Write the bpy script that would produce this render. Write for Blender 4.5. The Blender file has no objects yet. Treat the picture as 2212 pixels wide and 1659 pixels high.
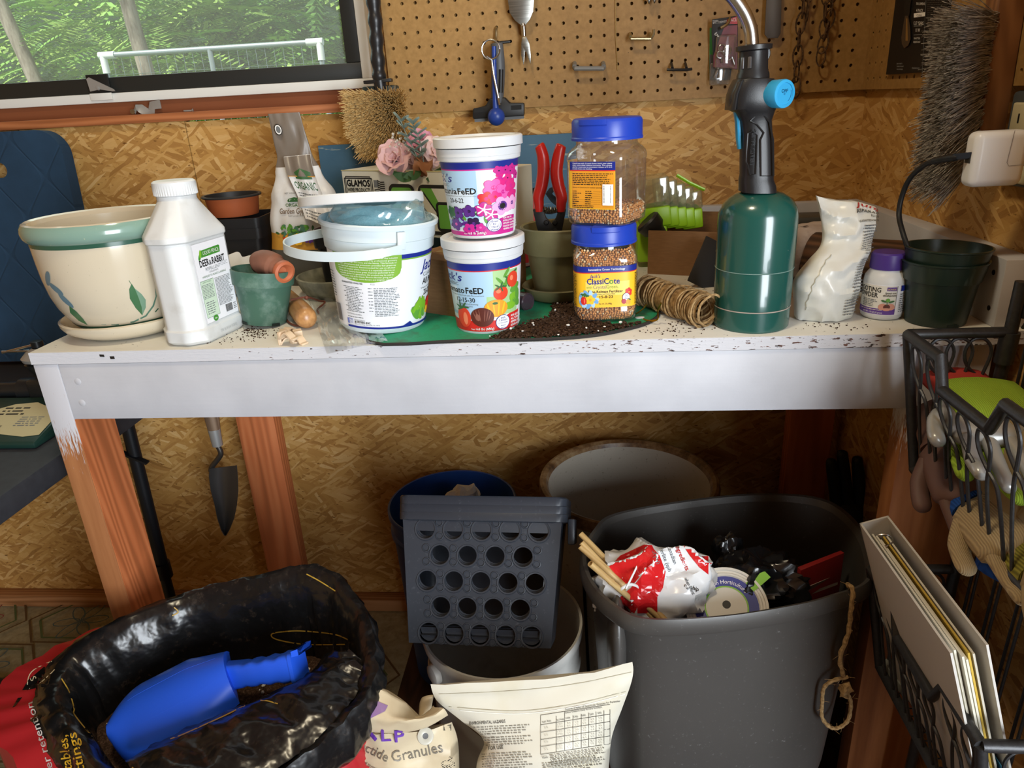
import bpy, bmesh, math, random
from math import pi, sin, cos, radians as rad
from mathutils import Vector as V, Matrix, Euler, noise
random.seed(7)
SC = bpy.context.scene; COL = SC.collection
B = 0.92                      # bench top height; floor is z = 0
# ---------- camera
FPX = 1554.3
CAM = V((0, -.9295, .3079+B))
CR = V((.99536, .08161, -.05078)); CU = V((.0165, .3710, .9285)); CW = V((-.0945, .9250, -.3680))
CW.normalize(); CR = (CR-CW*CR.dot(CW)).normalized(); CU = CR.cross(CW)
cd = bpy.data.cameras.new('camera'); cam = bpy.data.objects.new('camera', cd); COL.objects.link(cam)
cam.matrix_world = Matrix(((CR.x,CU.x,-CW.x,CAM.x),(CR.y,CU.y,-CW.y,CAM.y),(CR.z,CU.z,-CW.z,CAM.z),(0,0,0,1)))
cd.sensor_width = 36; cd.lens = FPX/2212*36; cd.clip_start = .05
SC.camera = cam
SC.view_settings.view_transform = 'Standard'; SC.view_settings.look = 'None'; SC.view_settings.gamma = 1
SC.view_settings.use_curve_mapping = False; SC.view_settings.exposure = 0.0
# ---------- world (overcast daylight outside the shed)
W = bpy.data.worlds.new('World'); SC.world = W; W.use_nodes = True
bg = W.node_tree.nodes['Background']; bg.inputs[0].default_value = (.80, .90, 1, 1); bg.inputs[1].default_value = 1.0
# ---------- lights: daylight through the open doorway on the right, a work lamp on the ceiling
def area(name, loc, target, sx, sy, power, col, spread=pi):
    l = bpy.data.lights.new(name, 'AREA'); l.shape = 'RECTANGLE'; l.size = sx; l.size_y = sy; l.energy = power; l.color = col; l.spread = spread
    o = bpy.data.objects.new(name, l); COL.objects.link(o); o.location = loc
    o.rotation_euler = (V(target)-V(loc)).to_track_quat('-Z', 'Y').to_euler(); return o
area('doorway_daylight', (1.42, -2.75, 1.15), (-.15, .2, .70), 1.2, 1.75, 140, (.87, .94, 1))
area('window_daylight', (-1.0, .95, 1.75), (-.5, -.1, .9), 1.2, .6, 6, (.88, 1, .93))
pl = bpy.data.lights.new('ceiling_lamp', 'AREA'); pl.shape = 'DISK'; pl.size = .22; pl.energy = 10; pl.color = (1, .86, .60)
plo = bpy.data.objects.new('ceiling_lamp', pl); COL.objects.link(plo); plo.location = (-.25, -.45, 2.28)

# ---------- from photo pixels to places
def ray(px, py): return CW + CR*((px-1106)/FPX) - CU*((py-829.5)/FPX)
def Az(px, py, z=0.): d = ray(px, py); return CAM + d*((z+B-CAM.z)/d.z)
def Ay(px, py, y): d = ray(px, py); return CAM + d*((y-CAM.y)/d.y)
def Ax(px, py, x): d = ray(px, py); return CAM + d*((x-CAM.x)/d.x)
def dep(p): return (p-CAM).dot(CW)
def pj(p): d = p-CAM; z = d.dot(CW); return (1106+FPX*d.dot(CR)/z, 829.5-FPX*d.dot(CU)/z)
def stand(xl, xr, yf, z=0.):
    a = Az((xl+xr)/2, yf, z); h = a-CAM; h.z = 0; h.normalize(); r = .03
    for _ in range(20):
        c = a+h*r; r = (xr-xl)/2*dep(c)/FPX
    return c, r
def hat(c, py):
    lo, hi = -1., 1.5
    for _ in range(50):
        m = (lo+hi)/2
        if pj(V((c.x, c.y, c.z+m)))[1] > py: lo = m
        else: hi = m
    return m
YB, XR, XL = .586, .546, -.800
YW, XW = YB+.012, XR+.012
# ---------- materials
def lin(c):
    if isinstance(c, str):
        c = c.lstrip('#'); c = [int(c[i:i+2], 16)/255 for i in (0, 2, 4)]
        c = [x/12.92 if x <= .04045 else ((x+.055)/1.055)**2.4 for x in c]
    return tuple(c)+(1.,)
MC = {}
def mat(name, c, rough=.5, metal=0., spec=.5, coat=0., alpha=1., trans=0., ior=1.45, sss=0.):
    if name in MC: return MC[name]
    m = bpy.data.materials.new(name); m.use_nodes = True; b = m.node_tree.nodes['Principled BSDF']
    b.inputs['Base Color'].default_value = lin(c); b.inputs['Roughness'].default_value = rough; b.inputs['Metallic'].default_value = metal
    b.inputs['Specular IOR Level'].default_value = spec; b.inputs['Coat Weight'].default_value = coat; b.inputs['Alpha'].default_value = alpha
    b.inputs['Transmission Weight'].default_value = trans; b.inputs['IOR'].default_value = ior
    if sss: b.inputs['Subsurface Weight'].default_value = sss; b.inputs['Subsurface Radius'].default_value = (.01, .008, .006)
    m.diffuse_color = lin(c); MC[name] = m; return m
class NT:
    def __init__(s, name, rough=.6, spec=.4, metal=0.):
        m = bpy.data.materials.new(name); m.use_nodes = True; s.m = m; s.t = m.node_tree; s.b = s.t.nodes['Principled BSDF']
        s.b.inputs['Roughness'].default_value = rough; s.b.inputs['Specular IOR Level'].default_value = spec; s.b.inputs['Metallic'].default_value = metal; MC[name] = m
        s.co = s.n('ShaderNodeTexCoord').outputs['Object']
    def n(s, ty, props=None, **inp):
        nd = s.t.nodes.new(ty)
        for k, v in (props or {}).items(): setattr(nd, k, v)
        for k, v in inp.items():
            k = int(k[1:]) if k[0] == 'i' and k[1:].isdigit() else k.replace('_', ' ')
            if hasattr(v, 'is_output') or isinstance(v, bpy.types.NodeSocket): s.t.links.new(v, nd.inputs[k])
            else: nd.inputs[k].default_value = v
        return nd
    def mth(s, op, a, b=0., c=0., clamp=False): return s.n('ShaderNodeMath', {'operation': op, 'use_clamp': clamp}, i0=a, i1=b, i2=c).outputs[0]
    def vm(s, op, a, b=(0, 0, 0)): return s.n('ShaderNodeVectorMath', {'operation': op}, i0=a, i1=b).outputs[0]
    def mp(s, v, loc=(0, 0, 0), rot=(0, 0, 0), sc=(1, 1, 1)): return s.n('ShaderNodeMapping', Vector=v, Location=loc, Rotation=rot, Scale=sc).outputs[0]
    def noi(s, v, scale, detail=4, rough=.5, out='Fac'): return s.n('ShaderNodeTexNoise', Vector=v, Scale=scale, Detail=detail, Roughness=rough).outputs[out]
    def mix(s, f, a, b, mode='MIX'):
        nd = s.n('ShaderNodeMix', {'data_type': 'RGBA', 'blend_type': mode})
        for i, v in ((0, f), (6, a), (7, b)):
            if isinstance(v, bpy.types.NodeSocket): s.t.links.new(v, nd.inputs[i])
            else: nd.inputs[i].default_value = v
        return nd.outputs[2]
    def ramp(s, f, *stops, interp='LINEAR'):
        nd = s.n('ShaderNodeValToRGB', Fac=f); e = nd.color_ramp.elements; nd.color_ramp.interpolation = interp
        while len(e) < len(stops): e.new(.5)
        for el, (p, c) in zip(e, stops): el.position = p; el.color = lin(c)
        return nd.outputs[0]
    def rng(s, f, a, b, c=0., d=1.): return s.n('ShaderNodeMapRange', i0=f, i1=a, i2=b, i3=c, i4=d).outputs[0]
    def col(s, v): s.t.links.new(v, s.b.inputs['Base Color']) if isinstance(v, bpy.types.NodeSocket) else setattr(s.b.inputs['Base Color'], 'default_value', lin(v))
    def bump(s, h, st=.3, dist=.002): s.t.links.new(s.n('ShaderNodeBump', Strength=st, Distance=dist, Height=h).outputs[0], s.b.inputs['Normal'])
    def rgh(s, v): s.t.links.new(v, s.b.inputs['Roughness'])

# ---------- geometry: every maker returns (verts, faces)
def box(c, s, bev=0., seg=2):
    x, y, z = c; a, b, d = s[0]/2, s[1]/2, s[2]/2
    vs = [V((x+i*a, y+j*b, z+k*d)) for i in (-1, 1) for j in (-1, 1) for k in (-1, 1)]
    fs = [(0, 1, 3, 2), (4, 6, 7, 5), (0, 4, 5, 1), (2, 3, 7, 6), (0, 2, 6, 4), (1, 5, 7, 3)]
    return bevel((vs, fs), bev, seg) if bev else (vs, fs)
def bb(x0, x1, y0, y1, z0, z1, bev=0., seg=2): return box(((x0+x1)/2, (y0+y1)/2, (z0+z1)/2), (x1-x0, y1-y0, z1-z0), bev, seg)
def bevel(g, w, seg=2, ang=30):
    bm = bmesh.new(); vv = [bm.verts.new(v) for v in g[0]]
    for f in g[1]:
        try: bm.faces.new([vv[i] for i in f])
        except ValueError: pass
    bmesh.ops.recalc_face_normals(bm, faces=bm.faces)
    es = [e for e in bm.edges if len(e.link_faces) == 2 and e.calc_face_angle(0) > rad(ang)]
    bmesh.ops.bevel(bm, geom=es, offset=w, segments=seg, profile=.5, affect='EDGES', clamp_overlap=True)
    bm.verts.index_update(); r = ([v.co.copy() for v in bm.verts], [tuple(v.index for v in f.verts) for f in bm.faces]); bm.free(); return r
def lathe(prof, n=48, a0=0., a1=2*pi):
    full = abs(a1-a0-2*pi) < 1e-6; m = n if full else n+1; vs, fs, rows = [], [], []
    for r, z in prof:
        if r < 1e-6: rows.append([len(vs)]*m); vs.append(V((0, 0, z)))
        else:
            rows.append(list(range(len(vs), len(vs)+m)))
            for i in range(m): t = a0+(a1-a0)*i/n; vs.append(V((r*cos(t), r*sin(t), z)))
    for a, b in zip(rows, rows[1:]):
        for i in range(n):
            j = (i+1) % m; f = []
            for k in (a[i], a[j], b[j], b[i]):
                if k not in f: f.append(k)
            if len(f) > 2: fs.append(tuple(f))
    return vs, fs
def loft(rings, caps=(True, True), closed=True):
    n = len(rings[0]); vs = [V(p) for r in rings for p in r]; fs = []
    for k in range(len(rings)-1):
        for i in range(n if closed else n-1):
            j = (i+1) % n; fs.append((k*n+i, k*n+j, (k+1)*n+j, (k+1)*n+i))
    if closed and caps[0]: fs.append(tuple(range(n))[::-1])
    if closed and caps[1]: fs.append(tuple(range((len(rings)-1)*n, len(rings)*n)))
    return vs, fs
def tube(path, r, n=8, closed=False, flat=1.):
    P = [V(p) for p in path]; m = len(P); rr = r if isinstance(r, (list, tuple)) else [r]*m; rings = []; up = None
    for i, p in enumerate(P):
        t = (P[(i+1) % m]-P[i-1]) if closed else (P[min(i+1, m-1)]-P[max(i-1, 0)])
        t = t.normalized() if t.length > 1e-9 else V((0, 0, 1))
        if up is None: up = t.orthogonal().normalized()
        up = (up-t*up.dot(t)); up = up.normalized() if up.length > 1e-6 else t.orthogonal().normalized(); s = t.cross(up)
        rings.append([p+up*(rr[i]*cos(2*pi*k/n)*flat)+s*(rr[i]*sin(2*pi*k/n)) for k in range(n)])
    if closed: rings.append(rings[0]); return loft(rings, (False, False))
    return loft(rings)
def spl(pts, k=8, closed=False):
    P = [V(p) for p in pts]; n = len(P); o = []
    for i in range(n if closed else n-1):
        if closed: a, b, c, d = P[i-1], P[i], P[(i+1) % n], P[(i+2) % n]
        else: a, b, c, d = P[max(i-1, 0)], P[i], P[i+1], P[min(i+2, n-1)]
        for j in range(k):
            t = j/k; o.append(.5*((2*b)+(c-a)*t+(2*a-5*b+4*c-d)*t*t+(3*b-a-3*c+d)*t**3))
    if not closed: o.append(P[-1])
    return o
def prism(out, z0, z1, bev=0., seg=2):
    n = len(out); vs = [V((p[0], p[1], z0)) for p in out]+[V((p[0], p[1], z1)) for p in out]
    fs = [tuple(range(n))[::-1], tuple(range(n, 2*n))]+[(i, (i+1) % n, n+(i+1) % n, n+i) for i in range(n)]
    return bevel((vs, fs), bev, seg) if bev else (vs, fs)
def rr2(w, d, r, n=5):
    o = []
    for cx, cy, a in ((w/2-r, d/2-r, 0), (-w/2+r, d/2-r, pi/2), (-w/2+r, -d/2+r, pi), (w/2-r, -d/2+r, 3*pi/2)):
        for i in range(n+1): t = a+pi/2*i/n; o.append((cx+r*cos(t), cy+r*sin(t)))
    return o
def rring(w, d, r, z, n=5): return [V((x, y, z)) for x, y in rr2(w, d, r, n)]
def sph(c, r, n=16, m=10, sc=(1, 1, 1)):
    g = lathe([(r*sin(pi*i/m), -r*cos(pi*i/m)) for i in range(m+1)], n)
    return [V((v.x*sc[0], v.y*sc[1], v.z*sc[2]))+V(c) for v in g[0]], g[1]
def grid(fn, nu, nv):
    return [V(fn(i/nu, j/nv)) for j in range(nv+1) for i in range(nu+1)], [(j*(nu+1)+i, j*(nu+1)+i+1, (j+1)*(nu+1)+i+1, (j+1)*(nu+1)+i) for j in range(nv) for i in range(nu)]
def xf(g, M): return [M @ v for v in g[0]], g[1]
def mv(g, x, y, z): return [v+V((x, y, z)) for v in g[0]], g[1]
def rot(g, ax, a): return xf(g, Matrix.Rotation(a, 4, ax))
def join(*gs):
    vs, fs = [], []
    for g in gs: o = len(vs); vs += list(g[0]); fs += [tuple(i+o for i in f) for f in g[1]]
    return vs, fs
def solid(g, t):
    me = bpy.data.meshes.new('t'); me.from_pydata([tuple(v) for v in g[0]], [], g[1]); bm = bmesh.new(); bm.from_mesh(me)
    bm.normal_update(); bmesh.ops.solidify(bm, geom=bm.faces[:], thickness=t); bm.verts.index_update()
    r = ([v.co.copy() for v in bm.verts], [tuple(v.index for v in f.verts) for f in bm.faces]); bm.free(); bpy.data.meshes.remove(me); return r
def subd(g, k=1):                     # Catmull-Clark by hand
    vs, fs = [V(v) for v in g[0]], list(g[1])
    for _ in range(k):
        fp = [sum((vs[i] for i in f), V((0, 0, 0)))/len(f) for f in fs]; E = {}; vf = {}; ve = {}
        for n, f in enumerate(fs):
            for a, b in zip(f, f[1:]+f[:1]): E.setdefault((min(a, b), max(a, b)), []).append(n); vf.setdefault(a, []).append(n)
        ix, N = {}, list(vs)
        for (a, b), ff in E.items():
            m = (vs[a]+vs[b])/2; ve.setdefault(a, []).append((m, len(ff))); ve.setdefault(b, []).append((m, len(ff))); ix[(a, b)] = len(N); N.append((vs[a]+vs[b]+fp[ff[0]]+fp[ff[1]])/4 if len(ff) == 2 else m)
        for i, v in enumerate(vs):
            if i not in vf: continue
            bd = [m for m, q in ve[i] if q == 1]
            if bd: N[i] = v*.5+sum(bd, V((0, 0, 0)))/len(bd)*.5; continue
            n = len(vf[i]); N[i] = (sum((fp[j] for j in vf[i]), V((0, 0, 0)))/n+2*sum((m for m, q in ve[i]), V((0, 0, 0)))/n+(n-3)*v)/n
        o = len(N); N += fp; nf = []
        for n, f in enumerate(fs):
            for j in range(len(f)): a, b, c = f[j-1], f[j], f[(j+1) % len(f)]; nf.append((b, ix[(min(b, c), max(b, c))], o+n, ix[(min(a, b), max(a, b))]))
        vs, fs = N, nf
    return vs, fs
def along(a, b):      # frame whose z axis runs from a to b
    a, b = V(a), V(b); return Matrix.Translation(a) @ (b-a).to_track_quat('Z', 'Y').to_matrix().to_4x4()
def mesh(name, gs, parent=None, smooth=40, **props):
    if isinstance(gs, tuple): gs = [gs]
    vs, fs, mi, ms = [], [], [], []
    for g, m in gs:
        o = len(vs); vs += [tuple(v) for v in g[0]]; fs += [tuple(i+o for i in f) for f in g[1]]
        if m not in ms: ms.append(m)
        mi += [ms.index(m)]*len(g[1])
    me = bpy.data.meshes.new(name); me.from_pydata(vs, [], fs)
    for m in ms: me.materials.append(m)
    me.polygons.foreach_set('material_index', mi); me.update()
    if smooth: me.shade_smooth(); me.set_sharp_from_angle(angle=rad(smooth))
    ob = bpy.data.objects.new(name, me); COL.objects.link(ob)
    if parent: ob.parent = parent
    for k, v in props.items(): ob[k] = v
    return ob
def thing(name, label, cat, loc, rotz=0., group=None, eul=None):
    o = bpy.data.objects.new(name, None); COL.objects.link(o); o.location = loc; o.empty_display_size = .02
    o.rotation_euler = eul if eul else (0, 0, rotz); o['label'] = label; o['category'] = cat
    if group: o['group'] = group
    return o
def tag(o, label, cat, group=None):
    o['label'] = label; o['category'] = cat
    if group: o['group'] = group
    return o
def loc(T, p): return Matrix.LocRotScale(T.location, T.rotation_euler, None).inverted() @ V(p)
def nrm(g):
    bm = bmesh.new(); vv = [bm.verts.new(v) for v in g[0]]
    for f in g[1]:
        try: bm.faces.new([vv[i] for i in f])
        except ValueError: pass
    bmesh.ops.recalc_face_normals(bm, faces=bm.faces); bm.verts.index_update()
    r = ([v.co.copy() for v in bm.verts], [tuple(v.index for v in f.verts) for f in bm.faces]); bm.free(); return r
def rough(g, amp, sc, seed=0.):
    return [v+amp*noise.noise_vector(v*sc+V((seed, seed*1.7, 0))) for v in g[0]], g[1]

# ---------- flat printing: shapes laid out in label metres, wrapped by fn(u, v, lift)
TC = {}
def text2(s):
    if s in TC: return TC[s]
    cu = bpy.data.curves.new('t', 'FONT'); cu.body = s; cu.resolution_u = 2; cu.fill_mode = 'FRONT'; o = bpy.data.objects.new('t', cu)
    me = bpy.data.meshes.new_from_object(o)
    r = ([(v.co.x, v.co.y) for v in me.vertices], [tuple(p.vertices) for p in me.polygons]); bpy.data.objects.remove(o); bpy.data.curves.remove(cu); bpy.data.meshes.remove(me)
    TC[s] = r; return r
class Lab:
    def __init__(s, step=.00006, base=.0003): s.L = []; s.step = step; s.base = base
    def add(s, p, f, m): s.L.append((p, f, m))
    def rect(s, x0, y0, x1, y1, m, n=1, k=1):
        if n > 1: n = max(n, int(abs(x1-x0)/.0018)+1)
        s.add([(x0+(x1-x0)*i/n, y0+(y1-y0)*j/k) for j in range(k+1) for i in range(n+1)], [(j*(n+1)+i, j*(n+1)+i+1, (j+1)*(n+1)+i+1, (j+1)*(n+1)+i) for j in range(k) for i in range(n)], m)
    def poly(s, p, m, ds=.0025):
        bm = bmesh.new(); bm.faces.new([bm.verts.new((q[0], q[1], 0)) for q in p]); x0, x1 = min(q[0] for q in p), max(q[0] for q in p); n = min(40, int((x1-x0)/ds))
        bmesh.ops.triangulate(bm, faces=bm.faces[:])
        for k in range(1, n+1): bmesh.ops.bisect_plane(bm, geom=bm.verts[:]+bm.edges[:]+bm.faces[:], plane_co=(x0+(x1-x0)*k/(n+1), 0, 0), plane_no=(1, 0, 0))
        bm.verts.index_update(); s.add([(v.co.x, v.co.y) for v in bm.verts], [tuple(v.index for v in f.verts) for f in bm.faces], m); bm.free()
    def ell(s, cx, cy, rx, ry, m, n=28, rot=0., k=3):
        p = [(cx, cy)]; f = []; k = max(k, int(max(rx, ry)/.0025)) if max(rx, ry) < .03 else k
        for j in range(1, k+1):
            for i in range(n):
                a = 2*pi*i/n; x, y = rx*j/k*cos(a), ry*j/k*sin(a); p.append((cx+x*cos(rot)-y*sin(rot), cy+x*sin(rot)+y*cos(rot)))
        for i in range(n): f.append((0, 1+i, 1+(i+1) % n))
        for j in range(k-1):
            for i in range(n): a, b = 1+j*n+i, 1+j*n+(i+1) % n; f.append((a, a+n, b+n, b))
        s.add(p, f, m)
    def ring(s, cx, cy, r0, r1, m, n=32):
        s.add([(cx+r*cos(2*pi*i/n), cy+r*sin(2*pi*i/n)) for r in (r0, r1) for i in range(n)], [(i, (i+1) % n, n+(i+1) % n, n+i) for i in range(n)], m)
    def line(s, pts, w, m):
        p, f = [], []; n = len(pts)
        for i in range(n):
            a, b = pts[max(i-1, 0)], pts[min(i+1, n-1)]; dx, dy = b[0]-a[0], b[1]-a[1]; L = math.hypot(dx, dy) or 1; ww = w[i] if isinstance(w, list) else w
            p += [(pts[i][0]-dy/L*ww/2, pts[i][1]+dx/L*ww/2), (pts[i][0]+dy/L*ww/2, pts[i][1]-dx/L*ww/2)]
        f = [(2*i, 2*i+1, 2*i+3, 2*i+2) for i in range(n-1)]; s.add(p, f, m)
    def frame(s, x0, y0, x1, y1, w, m):
        s.line([(x0, y0), (x1, y0)], w, m); s.line([(x0, y1), (x1, y1)], w, m); s.line([(x0, y0), (x0, y1)], w, m); s.line([(x1, y0), (x1, y1)], w, m)
    def txt(s, t, x, y, h, m, al='L', w=None, bold=0., sh=0., rot=0., sx=1.):
        p, f = text2(t)
        if not p: return
        k = h/.73; x0 = min(q[0] for q in p); x1 = max(q[0] for q in p); kx = (w/(x1-x0)) if w else k*sx; wd = (x1-x0)*kx
        o = {'L': 0, 'C': -wd/2, 'R': -wd}[al]; offs = [(0, 0)] if not bold else [(-bold, 0), (bold, 0), (0, bold), (0, -bold)]
        P, F = [], []
        for ox, oy in offs:
            b = len(P)
            for a, c in p:
                u, v = (a-x0)*kx+o+ox*h, c*k+oy*h; u += v*sh; P.append((x+u*cos(rot)-v*sin(rot), y+u*sin(rot)+v*cos(rot)))
            F += [tuple(i+b for i in g) for g in f]
        s.add(P, F, m)
    def fine(s, x0, y0, x1, y1, lh, m, seed=1, th=.42, fill=.92, ragged=.25):
        R = random.Random(seed); P, F = [], []; y = y1-lh
        while y >= y0-1e-9:
            x = x0; xe = x1-(x1-x0)*R.random()*ragged
            while x < xe:
                w = lh*R.uniform(.5, 2.6); e = min(x+w, xe); b = len(P); P += [(x, y), (e, y), (e, y+lh*th), (x, y+lh*th)]; F.append((b, b+1, b+2, b+3)); x = e+lh*.45
            y -= lh
        s.add(P, F, m)
    def bars(s, x0, y0, x1, y1, m, seed=3, vert=True):
        R = random.Random(seed); P, F = [], []; t = 0.; L = (x1-x0) if vert else (y1-y0)
        while t < L:
            w = L*R.choice((.012, .012, .024, .036)); b = len(P); e = min(t+w, L)
            P += [(x0+t, y0), (x0+e, y0), (x0+e, y1), (x0+t, y1)] if vert else [(x0, y0+t), (x1, y0+t), (x1, y0+e), (x0, y0+e)]
            F.append((b, b+1, b+2, b+3)); t = e+L*R.choice((.012, .012, .024))
        s.add(P, F, m)
    def flower(s, cx, cy, r, m, mc=None, n=5, seed=1, rc=.3):
        R = random.Random(seed); a0 = R.random()*6
        for i in range(n):
            a = a0+2*pi*i/n; s.ell(cx+r*.5*cos(a), cy+r*.5*sin(a), r*.56, r*.46, m if not isinstance(m, list) else m[i % len(m)], 14, a, 2)
        if mc: s.ell(cx, cy, r*rc, r*rc, mc, 12, 0, 1)
    def build(s, name, parent, fn, clip=None, **props):
        gs = []; st = min(s.step, .0016/max(1, len(s.L)))
        for i, (p, f, m) in enumerate(s.L):
            o = s.base+st*i
            if clip: p = [(min(max(q[0], clip[0]), clip[2]), min(max(q[1], clip[1]), clip[3])) for q in p]
            gs.append((([V(fn(u, v, o)) for u, v in p], f), m))
        return mesh(name, gs, parent, 0 if not props.pop('sm', 0) else 40, **props)
def cone_fn(r0, r1, h, a0):            # u measured along the arc from angle a0, v height; surface of a tapered tub
    rm = (r0+r1)/2
    def fn(u, v, o): r = r0+(r1-r0)*v/h+o; a = a0+u/rm; return (r*cos(a), r*sin(a), v)
    return fn
def plane_fn(O, U, Vv):
    O, U, Vv = V(O), V(U).normalized(), V(Vv).normalized(); N = U.cross(Vv)
    return lambda u, v, o: O+U*u+Vv*v+N*o
def face_cam(T): d = CAM-V(T.location); return math.atan2(d.y, d.x)-T.rotation_euler[2]
def stuff(o): o['kind'] = 'stuff'; return o
def copy_tree(o, parent=None):
    c = o.copy(); COL.objects.link(c); c.parent = parent
    for ch in list(o.children): copy_tree(ch, c)
    return c
# ---------- sun outdoors (the roof keeps it out of the shed)
sl = bpy.data.lights.new('sun', 'SUN'); sl.energy = 8; sl.angle = rad(3); sl.color = (1, .97, .88)
so = bpy.data.objects.new('sun', sl); COL.objects.link(so); so.rotation_euler = Euler((rad(38), 0, rad(-25)))
# ---------- materials of the shed
def osb(name, axis, dark=1.):
    s = NT(name, .62, .3); x = s.n('ShaderNodeSeparateXYZ', Vector=s.co).outputs
    v0 = s.n('ShaderNodeCombineXYZ', X=x[0] if axis == 'x' else x[1], Y=x[2], Z=0.).outputs[0]
    w = s.n('ShaderNodeTexNoise', Vector=v0, Scale=22., Detail=3.).outputs['Color']
    v = s.vm('ADD', v0, s.vm('SCALE', s.vm('SUBTRACT', w, (.5, .5, .5)), (.0, 0, 0)))
    sc = s.n('ShaderNodeVectorMath', {'operation': 'SCALE'}, i0=s.vm('SUBTRACT', w, (.5, .5, .5))); sc.inputs['Scale'].default_value = .012
    v = s.vm('ADD', v0, sc.outputs[0])
    base = h = None
    for k, (th, L, Wd, thr) in enumerate(((8, .15, .05, 0), (-20, .15, .034, .3), (33, .12, .026, .45), (-48, .10, .022, .5), (12, .11, .018, .5), (-8, .085, .012, .55), (62, .07, .010, .68), (22, .06, .008, .62), (-33, .05, .006, .68))):
        p = s.mp(s.mp(v, (k*.37, k*.21, 0), (0, 0, rad(th))), (0, 0, 0), (0, 0, 0), (1/L, 1/Wd, 1))
        vo = s.n('ShaderNodeTexVoronoi', {'voronoi_dimensions': '2D'}, Vector=p, Scale=1., Randomness=1.)
        c = s.n('ShaderNodeSeparateXYZ', Vector=vo.outputs['Color']).outputs
        gr = s.noi(s.mp(p, (0, 0, 0), (0, 0, 0), (1.5, 9, 1)), 1.6, 3)
        colr = s.ramp(s.mth('ADD', s.mth('MULTIPLY', c[0], .72), s.mth('MULTIPLY', gr, .34)), (.08, '#8e6536'), (.3, '#ad8047'), (.55, '#c09555'), (.8, '#d0a76a'), (1., '#e0c18c'))
        if base is None: base, h = colr, c[2]
        else:
            m = s.mth('GREATER_THAN', c[1], thr); base = s.mix(m, base, colr); h = s.mix(m, h, c[2])
    sp = s.noi(s.mp(v0, (0, 0, 0), (0, 0, rad(20)), (60, 190, 1)), 1., 2); base = s.mix(s.rng(sp, .66, .72), base, lin('#5e3815'))
    base = s.mix(s.rng(s.noi(v0, 2.2, 2), .3, .7, 0., .35), base, lin('#a8731f'))
    s.col(base); s.bump(h, .35, .0012); return s.m
def stain(name, ax, cols=('#8a4a26', '#a8623a', '#b97247'), knots=True):
    s = NT(name, .55, .35); sc = [14, 14, 14]; sc['xyz'.index(ax)] = 1.1
    p = s.mp(s.co, (0, 0, 0), (0, 0, 0), sc)
    n = s.noi(p, 2.2, 5, .6); wv = s.n('ShaderNodeTexWave', {'wave_type': 'RINGS'}, Vector=s.vm('ADD', p, s.n('ShaderNodeTexNoise', Vector=p, Scale=.8, Detail=2.).outputs['Color']), Scale=2.4, Distortion=3., Detail=2.).outputs['Fac']
    c = s.ramp(s.mth('ADD', s.mth('MULTIPLY', n, .6), s.mth('MULTIPLY', wv, .4)), (.25, cols[0]), (.5, cols[1]), (.8, cols[2]))
    if knots:
        vo = s.n('ShaderNodeTexVoronoi', Vector=s.mp(s.co, (.13, 0, .07), (0, 0, 0), (9, 9, 9) if ax != 'z' else (9, 9, 5)), Scale=1.).outputs['Distance']
        c = s.mix(s.rng(vo, .0, .09, .8, 0.), c, lin('#4a2412'))
    s.col(c); s.bump(n, .25, .0008); return s.m
def white_paint(name, dirt=0., c0='#b6b7bd', c1='#c4c5cb'):
    s = NT(name, .55, .35); n = s.noi(s.co, 260., 3); big = s.noi(s.co, 9., 4)
    c = s.mix(s.rng(big, .35, .7), lin(c0), lin(c1))
    if dirt:
        c = s.mix(s.rng(s.noi(s.co, 5., 5, .65), .45, .75, 0, .55), c, lin('#cfc8ae'))
        sp = s.noi(s.mp(s.co, sc=(1, 1, 1)), 120., 4, .7); reg = s.noi(s.co, 7., 2)
        c = s.mix(s.rng(s.mth('ADD', sp, s.mth('MULTIPLY', reg, .22)), .79, .81), c, lin('#3c2a22'))
    st = s.noi(s.mp(s.co, sc=(4, 60, 60)), 3., 3)
    s.col(c); s.bump(s.mth('ADD', s.mth('MULTIPLY', st, .6), s.mth('MULTIPLY', n, .25)), .25, .0012); return s.m
def edge_paint():                           # end grain of the painted plywood edge, chipped
    s = NT('chipped_edge_paint', .6, .3); n = s.noi(s.mp(s.co, sc=(70, 70, 260)), 1., 4, .6); reg = s.noi(s.mp(s.co, (3.3, 0, 0)), 4., 2)
    xr = s.n('ShaderNodeSeparateXYZ', Vector=s.co).outputs[0]
    t = s.mth('ADD', s.mth('ADD', n, s.mth('MULTIPLY', reg, .18)), s.rng(xr, -.8, .55, -.09, .045))
    c = s.mix(s.rng(t, .70, .72), lin('#c4c4c9'), s.ramp(s.noi(s.co, 60., 2), (.4, '#2a2422'), (.6, '#6a4638'))); s.col(c); s.bump(n, .5, .0015); return s.m
def leg_paint():                            # stained leg whose top was painted white with a dry brush
    s = NT('brushed_leg_stain', .55, .35); p = s.mp(s.co, sc=(14, 14, 1.1)); n = s.noi(p, 2.2, 5, .6)
    c = s.ramp(n, (.3, '#7a4a2c'), (.5, '#95603a'), (.75, '#a97248'))
    z = s.n('ShaderNodeSeparateXYZ', Vector=s.co).outputs[2]
    t = s.mth('ADD', s.rng(z, B-.26, B-.105, 0, .95), s.mth('MULTIPLY', s.mth('SUBTRACT', s.noi(s.mp(s.co, sc=(700, 700, 60)), 1., 4), .5), 1.1))
    s.col(s.mix(s.rng(t, .62, .75), c, lin('#bcbcc2'))); s.bump(n, .2, .0008); return s.m
OSB_B = osb('strand_board_back', 'x'); OSB_R = osb('strand_board_right', 'y')
STAIN_Z = stain('stained_post', 'z', ('#a05a34', '#b9683d', '#c87a4c')); STAIN_X = stain('stained_board', 'x', ('#8f5430', '#a8653c', '#b8764a')); PINE_X = stain('pine_plate', 'x', ('#8a5c36', '#a6734a', '#b7875c'))
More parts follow.
